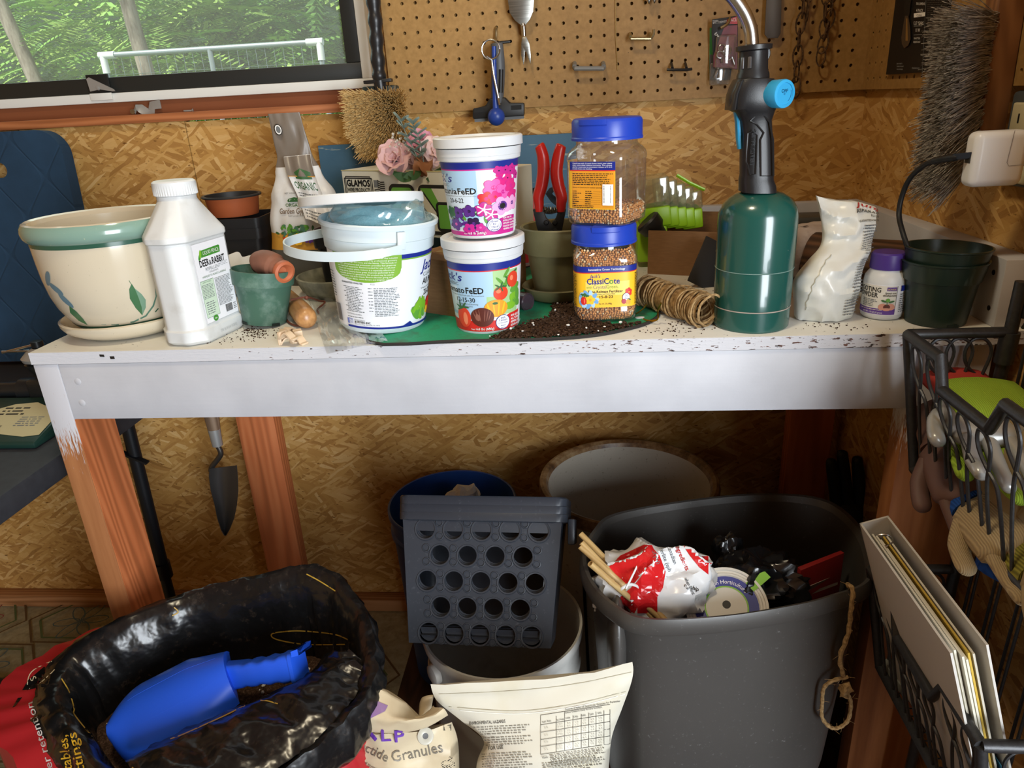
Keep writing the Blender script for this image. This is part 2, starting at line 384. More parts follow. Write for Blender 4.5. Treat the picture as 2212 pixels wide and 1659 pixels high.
WHITE = white_paint('white_paint'); TOPW = white_paint('worn_white_top', 1, '#d6d4cb', '#e2e0d8'); EDGE = edge_paint(); LEGP = leg_paint()
DARKGAP = mat('dark_gap', '#1a120b', .9)
BLACKSASH = mat('black_sash', '#20211f', .45); FRAMEW = mat('window_frame_paint', '#d6d6d0', .5)
def structure(name, gs, **k): o = mesh(name, gs, None, **k); o['kind'] = 'structure'; return o
# ---------- floor: patterned sheet vinyl at the left, dark boards at the right
def vinyl():
    s = NT('sheet_vinyl', .55, .4); n = s.noi(s.co, 45., 5, .7); g = s.noi(s.co, 4., 3)
    s.col(s.mix(s.rng(g, .3, .75, 0, .6), s.ramp(n, (.35, '#8f8565'), (.5, '#a79d7c'), (.7, '#b9b08f')), lin('#7d7150'))); return s.m
VIN = vinyl(); BOARDS = stain('dark_floor_boards', 'y', ('#2b170e', '#3a2115', '#472a1b'))
FL = Lab(.00002, .0002)
VL1, VL2, VL3 = mat('vinyl_brown_line', '#5b4326', .6), mat('vinyl_green_line', '#4f6138', .6), mat('vinyl_red_line', '#8a3b3b', .6)
VL4 = mat('vinyl_blue_line', '#46626a', .6)
for i in range(-7, 3):
    for j in range(-4, 6):
        cx, cy = -.72+i*.30+(.15 if j % 2 else 0), .50-j*.17
        if cx > -.57 or cy < -.6: continue
        for a, ln in ((.145, VL1), (.115, VL2)):
            hx = [(cx+a*x, cy+a*y*.62) for x, y in ((-1, 0), (-.55, .9), (.55, .9), (1, 0), (.55, -.9), (-.55, -.9), (-1, 0))]
            FL.line(hx, .006, ln)
        for k in range(6):
            t = k*pi/3+.2; m = VL3 if (i+j) % 2 else VL4
            FL.line([(cx+.036*cos(t)+.034*cos(q)*cos(t)-.014*sin(q)*sin(t), cy+.036*sin(t)+.034*cos(q)*sin(t)+.014*sin(q)*cos(t)) for q in [2*pi*z/12 for z in range(13)]], .003, m)
fg = [(bb(-2.6, -.42, -3.9, YW, -.05, 0), VIN), (bb(-.42, 2.6, -3.9, YW, -.05, 0), BOARDS)]
for i, (p, f, m) in enumerate(FL.L): fg.append((([V((u, v, .0002+.00002*i)) for u, v in p], f), m))
structure('floor', fg, smooth=0)
# ---------- walls, ceiling
zs, zt = .317, 1.25                      # window sill and head over the bench top
xs = -.808                               # joint between two sheets
wl, wr = -1.62, -.392
structure('wall_back', [(bb(-2.6, xs-.001, YW, YW+.012, 0, B+.302), OSB_B), (bb(xs+.001, wr, YW, YW+.012, 0, B+.298), OSB_B), (bb(wr, 1.2, YW, YW+.012, 0, 2.4), OSB_B),
    (bb(-2.6, wl, YW, YW+.012, B+.302, 2.4), OSB_B), (bb(wl, wr, YW, YW+.012, B+zt, 2.4), OSB_B), (bb(-2.6, xs+.003, YW+.010, YW+.016, 0, B+.3), DARKGAP)], smooth=0)
def skew(o):                              # the right wall is a little out of square
    o.matrix_world = Matrix.Translation((XW-.0075, YW, 0)) @ Matrix.Rotation(rad(2.7), 4, 'Z') @ Matrix.Translation((-XW, -YW, 0)); return o
skew(structure('wall_right', [(bb(XW, XW+.012, -.50, YW+.05, 0, 2.4), OSB_R), (bb(XW, XW+.012, -3.9, -.50, 2.08, 2.4), OSB_R)], smooth=0))
structure('wall_left', [(bb(-2.612, -2.6, -3.9, YW, 0, 2.4), OSB_R)], smooth=0)
structure('wall_front', [(bb(-2.6, 2.6, -3.912, -3.9, 0, 2.4), OSB_B)], smooth=0)
structure('ceiling', [(bb(-2.7, .75, -4.0, YW+.35, 2.4, 2.44), PINE_X)], smooth=0)
skew(structure('trim_1', [(bb(XW-.02, XW+.05, -.54, -.50, 0, 2.1), mat('door_trim', '#cfcabd', .5))]))
structure('baseboard_back', [(bb(-2.6, 1., YW-.036, YW-.001, .001, .036, .002), PINE_X)])
# rough sill board and jamb of the window
structure('trim_2', [(bb(wl, wr-.002, YB-.002, YB+.09, B+.300, B+zs, .0015), STAIN_X)])
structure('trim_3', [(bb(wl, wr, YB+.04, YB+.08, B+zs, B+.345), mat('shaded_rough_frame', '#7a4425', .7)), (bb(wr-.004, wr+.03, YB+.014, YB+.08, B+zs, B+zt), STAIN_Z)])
# ---------- window
def glass_haze():
    m = bpy.data.materials.new('screened_pane'); m.use_nodes = True; t = m.node_tree; t.nodes.clear()
    o = t.nodes.new('ShaderNodeOutputMaterial'); tr = t.nodes.new('ShaderNodeBsdfTransparent'); df = t.nodes.new('ShaderNodeBsdfDiffuse'); gl = t.nodes.new('ShaderNodeBsdfGlossy')
    df.inputs[0].default_value = (.55, .6, .57, 1); gl.inputs['Roughness'].default_value = .05; tr.inputs[0].default_value = (.93, .97, .94, 1)
    a = t.nodes.new('ShaderNodeMixShader'); a.inputs[0].default_value = .15; b = t.nodes.new('ShaderNodeMixShader'); b.inputs[0].default_value = .035
    t.links.new(tr.outputs[0], a.inputs[1]); t.links.new(df.outputs[0], a.inputs[2]); t.links.new(a.outputs[0], b.inputs[1]); t.links.new(gl.outputs[0], b.inputs[2]); t.links.new(b.outputs[0], o.inputs[0]); return m
yw = YB+.03
wf = structure('window_1', [(bb(wl, wr-.006, yw, yw+.04, B+.343, B+.3615, .002), FRAMEW), (bb(wr-.035, wr-.006, yw, yw+.04, B+.3615, B+zt, .002), FRAMEW), (bb(wl, wr-.035, yw, yw+.04, B+zt-.03, B+zt), FRAMEW), (bb(wl, wl+.03, yw, yw+.04, B+.3615, B+zt-.03), FRAMEW)])
mesh('sash', [(bb(wl+.03, wr-.035, yw+.006, yw+.034, B+.3615, B+.392, .002), BLACKSASH), (bb(wr-.066, wr-.035, yw+.006, yw+.034, B+.392, B+zt-.03, .002), BLACKSASH), (bb(wl+.03, wl+.06, yw+.006, yw+.034, B+.392, B+zt-.03), BLACKSASH), (bb(wl+.06, wr-.066, yw+.006, yw+.034, B+zt-.06, B+zt-.03), BLACKSASH)], wf)
mesh('pane', [(bb(wl+.06, wr-.066, yw+.018, yw+.021, B+.392, B+zt-.06), glass_haze())], wf, 0)
# sash latch and the loose catch lying on the sill
METAL = mat('worn_zinc', '#a5a5a3', .42, .55); STEEL = mat('bright_steel', '#c4c4c2', .25, 1.); BRASSY = mat('zinc_yellow', '#b7ad8c', .3, .95)
a = Ay(212, 190, yw-.004)
T = thing('window_latch', 'bent metal sash latch screwed to the black window frame', 'latch', a)
mesh('plate', [(bb(-.022, .026, 0, .005, -.008, .026, .001), mat('black_hinge', '#2b2b2a', .45, .6))], T)
mesh('arm', [(prism([(-.02, .018), (-.014, .021), (.034, -.004), (.036, -.008), (.03, -.008), (.004, -.003), (-.018, -.006)], 0, .002), METAL)], T).matrix_local = Matrix.Rotation(pi/2, 4, 'X')
mesh('strike', [(bb(-.022, .026, -.001, .003, -.024, -.010, .001), FRAMEW)], T); mesh('screw', [(rot(lathe([(0, .004), (.004, .003), (.005, 0)], 12), 'X', pi/2), METAL)], T)
a = Ay(312, 228, YB+.02)
T = thing('window_catch', 'loose bent steel catch lying on the brown window sill', 'catch', (a.x, a.y, B+zs), .1)
mesh('bracket', [(tube([(-.024, 0, .004), (-.018, 0, .014), (-.010, 0, .012), (.002, 0, .003), (.012, 0, .004), (.016, 0, .016), (.034, 0, .018)], .009, 4, flat=.16), METAL)], T)
mesh('roller', [(rot(lathe([(0, -.008), (.005, -.008), (.005, .008), (0, .008)], 14), 'X', pi/2), STEEL)], T).location = (-.024, 0, .006)
a = Ay(392, 226, YB+.02); T = thing('screw', 'small steel screw lying on the brown window sill', 'screw', (a.x, a.y, B+zs+.002), .2)
mesh('shank', [(rot(lathe([(0, 0), (.0012, .002), (.0018, .004), (.0018, .018), (.004, .02), (.004, .021), (0, .0215)], 10), 'Y', pi/2), METAL)], T)

# ---------- pegboards with real holes
def pegboard(nx, nz, x0, z0, w, h, fr, t=.005, hr=.0031):
    P = .0254; vs, fs = [], []
    def q(x, z, d): return fr(x, z, d)
    x1, z1 = x0+nx*P, z0+nz*P
    for i in range(nx):
        for j in range(nz):
            cx, cz = x0+(i+.5)*P, z0+(j+.5)*P; b = len(vs); N = 12
            for k in range(N): a = 2*pi*(k+.5)/N; vs.append(q(cx+hr*cos(a), cz+hr*sin(a), 0))
            for k in range(N): a = 2*pi*(k+.5)/N; vs.append(q(cx+hr*cos(a), cz+hr*sin(a), t))
            for k in range(N):
                a = 2*pi*(k+.5)/N; m = max(abs(cos(a)), abs(sin(a))); vs.append(q(cx+P/2*cos(a)/m, cz+P/2*sin(a)/m, 0))
            for sx, sz in ((1, 1), (-1, 1), (-1, -1), (1, -1)): vs.append(q(cx+sx*P/2, cz+sz*P/2, 0))
            for k in range(N):
                l = (k+1) % N; fs.append((b+k, b+l, b+N+l, b+N+k)); fs.append((b+k, b+2*N+k, b+2*N+l, b+l))
            for c, k in enumerate((1, 4, 7, 10)): fs.append((b+2*N+k, b+3*N+c, b+2*N+k+1))
    X0, X1, Z0, Z1 = w[0], w[1], h[0], h[1]
    for a, b_, c, d in ((X0, x0, Z0, Z1), (x1, X1, Z0, Z1), (x0, x1, Z0, z0), (x0, x1, z1, Z1)):
        if b_-a > 1e-5 and d-c > 1e-5:
            o = len(vs); vs += [q(a, c, 0), q(b_, c, 0), q(b_, d, 0), q(a, d, 0)]; fs.append((o, o+1, o+2, o+3))
    o = len(vs); ring = [(X0, Z0), (X1, Z0), (X1, Z1), (X0, Z1)]; vs += [q(*p, 0) for p in ring]+[q(*p, t) for p in ring]
    for k in range(4): l = (k+1) % 4; fs.append((o+k, o+l, o+4+l, o+4+k))
    return vs, fs
def hardboard():
    s = NT('pegboard_brown', .55, .35); n = s.noi(s.co, 120., 3); sp = s.noi(s.co, 210., 2)
    s.col(s.mix(s.rng(sp, .74, .78), s.ramp(n, (.3, '#8f6c3b'), (.7, '#a07b47')), lin('#4f3216'))); return s.m
HB = hardboard(); PZ = B+.30848
structure('trim_4', [(pegboard(35, 11, -.29969-2.5*.0254, PZ-.0127, (-.366, XR), (PZ-.0178, PZ+10.6*.0254), lambda x, z, d: V((x, YB+d, z))), HB)], smooth=0)
skew(structure('trim_5', [(pegboard(28, 11, -.13, PZ-.0127, (-.14, YB+.012), (PZ-.0178, PZ+10.6*.0254), lambda y, z, d: V((XR+d, y, z))), HB)], smooth=0))

# ---------- outdoors
structure('ground', [(bb(-9, 3, YW+.3, 12, -.3, -.2), mat('grass_ground', '#4d6b33', .9))], smooth=0)
def leafm(n, c):
    s = NT(n, .5, .3); s.col(s.mix(s.noi(s.co, 30., 2), lin(c), s.mix(.5, lin(c), lin('#2f4a1c')))); s.b.inputs['Transmission Weight'].default_value = 0
    return s.m
LG = [leafm('leaf_bright', '#b9d874'), leafm('leaf_mid', '#9ccb68'), leafm('leaf_deep', '#6d9a52')]
BARKM = NT('pale_bark', .85, .2); BARKM.col(BARKM.ramp(BARKM.noi(BARKM.mp(BARKM.co, sc=(9, 9, 2)), 3., 5, .7), (.35, '#6e6258'), (.6, '#a3968a'))); BARKM = BARKM.m
def frond(R, p, d, L, up):
    vs, fs = [], []; d = d.normalized(); side = d.cross(up).normalized(); u2 = side.cross(d)
    n = 11
    for i in range(n):
        t = (i+1)/n; c = p+d*(L*t)-u2*(L*.35*t*t); l = L*.30*sin(pi*min(1, .25+t*.72))
        for s in (-1, 1):
            b = len(vs); ax = (side*s+d*.45-u2*.25).normalized(); w = d*(L*.036)
            vs += [c, c+ax*l*.4+w, c+ax*l, c+ax*l*.4-w]; fs.append((b, b+1, b+2, b+3))
    return vs, fs
def tree(loc, lean, h, r, crown, nf, m, label, seed, fl=.4):
    R = random.Random(seed); T = thing('tree', label, 'tree', loc, group='trees seen through the window')
    if r: mesh('trunk', [(rough(tube(spl([(0, 0, 0), (lean*.4, 0, h*.35), (lean*.7, 0, h*.7), (lean, 0, h)], 5), [r*(1.2-.5*i/15) for i in range(16)], 12), .01, 6, seed), BARKM)], T)
    gs = [[], [], []]
    for k in range(nf):
        c = V((R.gauss(0, crown[1]), R.gauss(0, crown[2]), crown[0]+R.gauss(0, crown[3]))); d = V((R.uniform(-1, 1), R.uniform(-1.2, .3), R.uniform(-.35, .35)))
        gs[R.choice((m, m, (m+1) % 3))].append(frond(R, c, d, fl*R.uniform(.6, 1.3), V((0, 0, 1))))
    mesh('foliage', [(join(*g), LG[i]) for i, g in enumerate(gs) if g], T, 0)
    return T
p = Ay(318, 100, 4.0); tree((p.x+.1, 4.0, -.2), -.28, 3.6, .05, (2.7, .5, .3, .3), 30, 1, 'pale-barked tree trunk standing behind the fence middle', 3)
p = Ay(28, 80, 4.6); tree((p.x+.55, 4.6, -.2), -.95, 3.8, .05, (3.0, .5, .3, .3), 24, 2, 'thin leaning trunk at the dark left side of the window', 4)
for px, y, zc, nf, m, lab, sd in ((520, 5.2, 1.75, 520, 0, 'broad bright green sumac filling the middle of the window', 11), (690, 5.6, 1.8, 420, 1, 'mid green sumac at the window\'s right edge', 12), (250, 5.6, 1.75, 300, 0, 'lighter green sumac between the two trunks', 13), (420, 7.5, 2.2, 500, 1, 'high green tree crown far behind the sumacs', 14), (60, 7.2, 1.9, 380, 2, 'dark green shrub in the shade at the far left', 15)):
    p = Ay(px, 120, y); tree((p.x, y, -.2), 0, 1.9, .03, (zc+.2, .62, .35, .5), nf, m, lab, sd, .42)
structure('hill', [(grid(lambda u, v: (-16+24*u, 11+.5*sin(u*9), -.3+6*v), 8, 3), mat('far_woods', '#27402a', .9))], smooth=0)
PIPE = mat('galvanised_pipe', '#a9b2b6', .35, .5); PVC = mat('white_pipe_elbow', '#eef0f0', .4)
p0, p1 = Ay(222, 120, 3.2), Ay(690, 92, 3.2); T = thing('garden_fence', 'low pipe-framed garden fence with wire mesh outside the window', 'fence', (p0.x, 3.2, 0))
q0, q1 = V((0, 0, p0.z)), V((p1.x-p0.x, 0, p0.z))
mesh('rail', [(tube([q0, q1], .014, 10), PIPE)], T)
for f in (0, .5, 1): mesh('post', [(tube([q0.lerp(q1, f)+V((0, 0, -p0.z)), q0.lerp(q1, f)], .014, 10), PIPE)], T)
for q in (q0, q1): mesh('elbow', [(join(tube([q+V((0, 0, -.09)), q+V((0, 0, .004))], .019, 10), tube([q+V((-.02 if q is q0 else .02, 0, 0)), q+V((.07 if q is q0 else -.07, 0, 0))], .019, 10)), PVC)], T)
L = q1.x; mesh('wire_mesh', [(join(*[tube([(L*i/24, 0, 0), (L*i/24, 0, p0.z)], .0014, 3) for i in range(1, 24)], *[tube([(0, 0, p0.z-.1*i), (L, 0, p0.z-.1*i)], .0014, 3) for i in range(1, 14)]), PIPE)], T)

# ---------- bench
T = bench = thing('potting_bench', 'white-topped wooden potting bench with stained legs against the back wall', 'workbench', (0, 0, 0))
mesh('top', [(bb(XL, .573, 0, YB-.001, B-.019, B, .0015), TOPW), (bb(XL-.0004, .5725, -.0006, .002, B-.0185, B-.0006), EDGE)], T)
mesh('apron', [(bb(XL+.0385, .4405, .0015, .038, B-.108, B-.0195, .0015), WHITE)], T)
mesh('leg', [(bb(XL, XL+.038, .001, .09, 0, B-.0195, .0015), LEGP)], T, label='front leg brushed white at its top')
lm = mesh('leg', [(bb(.4425, .5415, .012, .05, 0, B-.0195, .0015), LEGP)], T)
mesh('leg', [(bb(-.777, -.688, .495, .533, 0, B-.0195, .0015), STAIN_Z)], T); mesh('leg', [(bb(.44, .53, .495, .533, 0, B-.0195, .0015), STAIN_Z)], T)
mesh('side_rail', [(bb(XL+.04, XL+.076, .092, .494, B-.108, B-.0195), STAIN_X)], T)
mesh('side_rail', [(bb(.505, .541, .052, .494, B-.108, B-.0195), STAIN_X)], T)
mesh('inner_face', [(bb(XL+.038, XL+.0386, .003, .0885, .001, B-.109), STAIN_Z)], T, 0)
SCREWHEAD = mat('paint_filled_screw', '#b9b9be', .5); mesh('screw_head', [(join(*[mv(rot(lathe([(0, .0008), (.004, .0008), (.0055, 0)], 14), 'X', pi/2), x, .0016, B-z) for x, z in ((-.738, .047), (-.741, .081))]), SCREWHEAD)], T)
mesh('backsplash', [(bb(.17, .5335, YB-.024, YB-.0015, B, B+.089, .0015), WHITE)], T)
mesh('backsplash', [(bb(.5345, .5725, .012, YB-.0015, B, B+.089, .0015), WHITE)], T)
mesh('screw_hole', [(join(*[mv(rot(lathe([(0, .0006), (.0035, .0006), (.0035, 0)], 12), 'Y', -pi/2), XR-.0117, y, B+z) for y, z in ((.035, .068), (.03, .022))]), DARKGAP)], T)
mesh('edge_chip', [(rough(join(bb(.500, .518, -.0022, .001, B-.0085, B-.003), bb(-.6905, -.684, -.0016, .001, B-.008, B-.0045), bb(-.676, -.669, -.0016, .001, B-.012, B-.008)), .001, 90), DARKGAP)], T, 0)
# ================= things on the bench
def polar(poly, n=64):
    o = []; m = len(poly)
    for k in range(n):
        a = 2*pi*k/n; dx, dy = cos(a), sin(a); best = None
        for i in range(m):
            (x0, y0), (x1, y1) = poly[i], poly[(i+1) % m]; ex, ey = x1-x0, y1-y0; D = dx*ey-dy*ex
            if abs(D) < 1e-12: continue
            t = (x0*ey-y0*ex)/D; s = (x0*dy-y0*dx)/D
            if t > 0 and -1e-9 <= s <= 1+1e-9: best = t if best is None else max(best, t)
        o.append((best*dx, best*dy))
    return o
def at(pts, z, k=1.): return [V((x*k, y*k, z)) for x, y in pts]
def blend(a, b, t, z): return [V((p[0]*(1-t)+q[0]*t, p[1]*(1-t)+q[1]*t, z)) for p, q in zip(a, b)]
def circ(r, n=64): return [(r*cos(2*pi*k/n), r*sin(2*pi*k/n)) for k in range(n)]
def squir(a, b, p, n=64): return [((abs(cos(t)/a)**p+abs(sin(t)/b)**p)**(-1/p)*cos(t), (abs(cos(t)/a)**p+abs(sin(t)/b)**p)**(-1/p)*sin(t)) for t in [2*pi*k/n for k in range(n)]]
def thin(name, tint='#ffffff', gloss=.12, haze=0., rough=.06, hz='#dfe6e8'):
    m = bpy.data.materials.new(name); m.use_nodes = True; t = m.node_tree; t.nodes.clear(); MC[name] = m
    N = t.nodes.new; o = N('ShaderNodeOutputMaterial'); tr = N('ShaderNodeBsdfTransparent'); gl = N('ShaderNodeBsdfGlossy'); df = N('ShaderNodeBsdfDiffuse'); lw = N('ShaderNodeLayerWeight')
    tr.inputs[0].default_value = lin(tint); gl.inputs['Roughness'].default_value = rough; df.inputs[0].default_value = lin(hz); lw.inputs[0].default_value = .35
    a = N('ShaderNodeMixShader'); a.inputs[0].default_value = haze; b = N('ShaderNodeMixShader'); mm = N('ShaderNodeMath'); mm.operation = 'MULTIPLY_ADD'; mm.inputs[1].default_value = .55; mm.inputs[2].default_value = gloss
    L = t.links.new; L(lw.outputs['Facing'], mm.inputs[0]); L(tr.outputs[0], a.inputs[1]); L(df.outputs[0], a.inputs[2]); L(a.outputs[0], b.inputs[1]); L(gl.outputs[0], b.inputs[2]); L(mm.outputs[0], b.inputs[0]); L(b.outputs[0], o.inputs[0]); return m
WP = mat('white_plastic', '#d6d9db', .38); WPC = mat('cool_white_plastic', '#cfdbe0', .4); INK = mat('black_ink', '#191919', .5); WINK = mat('white_ink', '#f2f2f0', .5)
NAVY = mat('navy_print', '#1b2a86', .4); BLUEL = mat('blue_lid', '#1f3fae', .35); LABW = mat('label_white', '#e6e7ec', .4); GREY = mat('grey_ink', '#6f7477', .5); LGREY = mat('light_grey_ink', '#a8adb2', .5)
REDP = mat('print_red', '#cf2a24', .4); MAG = mat('print_magenta', '#c5268a', .4); PINK = mat('print_pink', '#e25fae', .4); LPINK = mat('print_light_pink', '#e9a6d3', .4); HOT = mat('print_hot_pink', '#d9277f', .4)
PURP = mat('print_purple', '#5b2f86', .4); DPURP = mat('print_dark_purple', '#2d1a44', .4); SKY = mat('print_sky', '#a9cbe6', .4); SKYL = mat('print_pale_sky', '#d3e1ec', .4); GRN = mat('print_green', '#5f9c3a', .4); DGRN = mat('print_dark_green', '#39663a', .4); LGRN = mat('print_light_green', '#a5c98d', .4); ORA = mat('print_orange', '#e39a2d', .4); BRN = mat('print_brown', '#5a2a22', .4); BRL = mat('print_brown_light', '#8d5a4c', .4); YEL = mat('print_yellow', '#f1bc2c', .4); LIME = mat('print_lime', '#7ab32e', .4); CREAMI = mat('print_cream', '#e8dfc4', .45)

# ---- glazed planter on its saucer
def glaze(n, c, sp='#7b6f58'):
    s = NT(n, .16, .5); s.b.inputs['Coat Weight'].default_value = .3; f = s.noi(s.co, 300., 2); s.col(s.mix(s.rng(f, .72, .78, 0, .5), lin(c), lin(sp))); return s.m
CREAM = glaze('cream_glaze', '#c9bda6'); TEAL = glaze('teal_glaze', '#7c998c', '#c9c8a4'); DKG = mat('dark_green_glaze', '#2f5644', .2)
c, r = stand(132, 402, 742); c.x += .026
T = thing('pot_saucer', 'cream glazed saucer under the big painted planter', 'saucer', c)
mesh('dish', [(lathe([(0, .001), (.07, .001), (.078, .004), (.094, .013), (.100, .022), (.1005, .027), (.097, .0285), (.092, .026), (.084, .016), (.07, .0115), (0, .011)], 64), CREAM)], T)
T = thing('planter', 'large cream ceramic planter with teal rim and painted green leaves', 'planter', c+V((0, 0, .0115))); T.scale = (.925, .925, 1)
PR = [(.074, 0), (.078, .003), (.087, .014), (.0955, .026), (.103, .040), (.1095, .060), (.1135, .084), (.1155, .108), (.1165, .128), (.117, .139)]
def pr(v):
    for (a, za), (b, zb) in zip(PR, PR[1:]):
        if v <= zb: return a+(b-a)*(v-za)/(zb-za)
    return PR[-1][0]
mesh('bowl', [(lathe([(0, 0)]+PR+[(.117, .141)], 72), CREAM)], T)
mesh('rim', [(lathe([(.1165, .139), (.121, .1405), (.1245, .146), (.1255, .153), (.1240, .160), (.1205, .1645)], 72), TEAL), (lathe([(.1205, .1645), (.117, .166), (.1125, .164), (.110, .158)], 72), CREAM)], T)
mesh('inside', [(lathe([(.110, .158), (.1085, .13), (.104, .08), (.09, .04), (.07, .012), (0, .011)], 72), CREAM)], T)
LP = Lab(); f0 = face_cam(T)
def lpf(u, v, o): rr = pr(v)+o; a = f0+u/.105; return (rr*cos(a), rr*sin(a), v)
LP.rect(-.30, .1335, .30, .1405, DKG, 60); LP.rect(-.3, .0005, .3, .012, mat('teal_foot', '#7b9b8b', .2), 60); LP.rect(-.3, .0115, .3, .0155, DKG, 60)
LP.line([(-.055, .019), (-.03, .0165), (0, .0175), (.022, .024), (.035, .038), (.041, .052), (.0405, .064)], [.0006, .002, .0026, .003, .003, .002, .0005], mat('brush_teal', '#567a68', .3))
LEAF1, LEAF2 = mat('brush_leaf', '#3f6a46', .3), mat('brush_leaf_pale', '#6f9079', .3)
LP.poly([(.016, .026), (.008, .040), (.003, .056), (.005, .070), (.010, .078), (.0125, .070), (.015, .055), (.0168, .040)], LEAF1); LP.poly([(.016, .026), (.0168, .040), (.015, .055), (.0125, .070), (.020, .060), (.0245, .050), (.023, .038)], LEAF2); LP.line([(.009, .0775), (.0075, .083)], .0008, LEAF1)
LP.line([(.038, .027), (.062, .047), (.092, .060)], [.0022, .002, .001], DKG)
for q in ((-.112, .092, .9), (-.102, .077, -.6), (-.092, .060, -.9)): LP.ell(q[0], q[1], .014, .0055, mat('brush_blue', '#5f7a86', .3), 14, q[2], 2)
LP.poly([(-.090, .052), (-.098, .040), (-.094, .026), (-.083, .018), (-.08, .03), (-.082, .042)], LEAF1)
LP.build('painted_leaves', T, lpf, sm=1)

# ---- white repellent bottle
BW = NT('milky_bottle', .42, .4); BW.col(BW.mix(BW.rng(BW.noi(BW.co, 28., 4), .55, .75, 0, .4), lin('#cfd1d1'), lin('#aaa7a0'))); BW = BW.m
e1, e2 = V((.2, .98, 0)), V((-.98, .2, 0)); P1 = V((-.536, .018, B))
T = thing('repellent_bottle', 'tall white screw-cap bottle with a green and white label, leaning shoulder before the planter', 'bottle', P1+e1*.045+e2*.0365, math.atan2(e1.y, e1.x)-pi/2)
T.scale = (1, .9, 1); T['label'] = 'tall white screw-cap bottle of deer and rabbit repellent beside the planter'
ch, hx, hy = .021, .0365, .066
poly = [(hx, -hy+ch), (hx, hy-ch), (hx-ch, hy), (-hx+ch, hy), (-hx, hy-ch), (-hx, -hy+ch), (-hx+ch, -hy), (hx-ch, -hy)]; N = 96
pa = polar(poly, N); pc = circ(.0275, N)
mesh('body', [(loft([at(pa, 0, .9), at(pa, .002, .965), at(pa, .006, 1.03), at(pa, .021, 1.035), at(pa, .0235, .985), at(pa, .026, .975), at(pa, .145, .985), at(pa, .1475, 1.03), at(pa, .154, 1.03), at(pa, .157, 1.0), blend(pa, pc, .45, .176), blend(pa, pc, .9, .196), at(pc, .2005), at(pc, .206)]), BW)], T, 32)
cap = [(0, .2265), (.027, .2265), (.030, .2245), (.0305, .222)]+[(.0305, .2075), (.0295, .2065), (0, .2065)]
g = lathe(cap, 96); g = ([v*1 if not (.2068 < v.z < .2225) else V((v.x*(1-.028*(i % 2)), v.y*(1-.028*(i % 2)), v.z)) for i, v in enumerate(g[0])], g[1])
mesh('cap', [(g, WP)], T, 30)
L = Lab(); x0, x1 = -.041, .041
L.rect(x0, .028, x1, .142, LABW)
GB, DG = mat('label_green_box', '#c4d8c3', .5), mat('label_leaf_green', '#3f8a2f', .45)
L.poly([(-.022, .121), (.024, .122), (.025, .131), (.023, .1325), (-.02, .131)], DG); L.ell(-.025, .123, .006, .0028, DG, 14, .9); L.ell(-.023, .1265, .006, .0025, LIME, 14, 1.3)
L.txt('LIQUID FENCE', .002, .1243, .0052, WINK, 'C', .038, .02); L.txt('DEER', -.029, .1085, .0098, INK, 'L', .022, .03); L.txt('&', -.004, .1085, .0072, INK, 'C', .005, .02); L.txt('RABBIT', .0005, .1085, .0098, INK, 'L', .031, .03)
L.txt('REPELLENT', 0, .1015, .0047, GREY, 'C', .036); L.txt('CONCENTRATE', 0, .0975, .0025, GREY, 'C', .022); L.txt('HARMLESS TO PLANTS & ANIMALS', 0, .0925, .0030, DGRN, 'C', .058); L.fine(.018, .103, .037, .109, .002, LGREY, 4)
L.rect(-.037, .036, -.006, .089, GB); L.txt('HOW IT WORKS', -.0215, .0855, .0023, DGRN, 'C', .02); L.fine(-.035, .062, -.008, .0845, .0021, GREY, 5); L.fine(-.033, .038, -.010, .060, .0032, GREY, 6, .36); L.frame(-.037, .036, -.006, .089, .0004, DGRN)
L.fine(-.003, .047, .037, .089, .0019, GREY, 7); L.bars(.010, .034, .027, .045, INK, 4); L.fine(.030, .034, .038, .045, .0025, GREY, 8); L.ell(-.018, .0325, .006, .0045, DG, 16); L.txt('100%', -.018, .0312, .0022, WINK, 'C'); L.frame(x0, .028, x1, .142, .0003, LGREY)
L.txt('C08 26 24 DA 10:30:02', -.016, .010, .0038, LGREY, 'L', .042)
L.build('label', T, lambda u, v, o: (hx*(1.035 if v < .026 else .985)+o+.0004, u, v))

# ---- black square nursery pots and the terracotta-coloured pot on top
BLK = NT('black_nursery_plastic', .42, .45); BLK.col(BLK.mix(BLK.rng(BLK.noi(BLK.co, 14., 4), .5, .75, 0, .5), lin('#1b1b1e'), lin('#3a3a3c'))); BLK = BLK.m
a = Ay(590, 640, .44); pos = V((-.655, .44, B))
def square_pot(T, w0, w1, h, m=BLK, rim=.02):
    mesh('body', [(nrm(loft([rring(w0*.9, w0*.9, .012, 0), rring(w0, w0, .012, .004), rring(w1-.008, w1-.008, .010, h-rim), rring(w1, w1, .010, h-rim), rring(w1+.003, w1+.003, .010, h), rring(w1-.004, w1-.004, .010, h), rring(w0-.006, w0-.006, .01, .006)])), m)], T, 35)
for k in range(2):
    T = thing('square_nursery_pot', ('lower black square nursery pot of the pair behind the bottle', 'upper black square pot nested in its twin below the round brown pot')[k], 'pot', pos+V((0, 0, .0185*k)), rad(3), 'nested black square pots')
    square_pot(T, .098, .122, .108)
TC_ = NT('terracotta_plastic', .45, .4); TC_.col(TC_.mix(TC_.noi(TC_.co, 9., 4), lin('#8c4426'), lin('#a3552f'))); TC_ = TC_.m
T = thing('round_pot', 'shallow terracotta-brown plastic pot on top of the black square pots', 'pot', pos+V((-.004, -.004, .1275))); T.scale = (.80, .80, .80)
mesh('wall', [(lathe([(.0, 0), (.055, 0), (.0565, .003), (.0615, .040), (.0625, .042)], 56), TC_)], T)
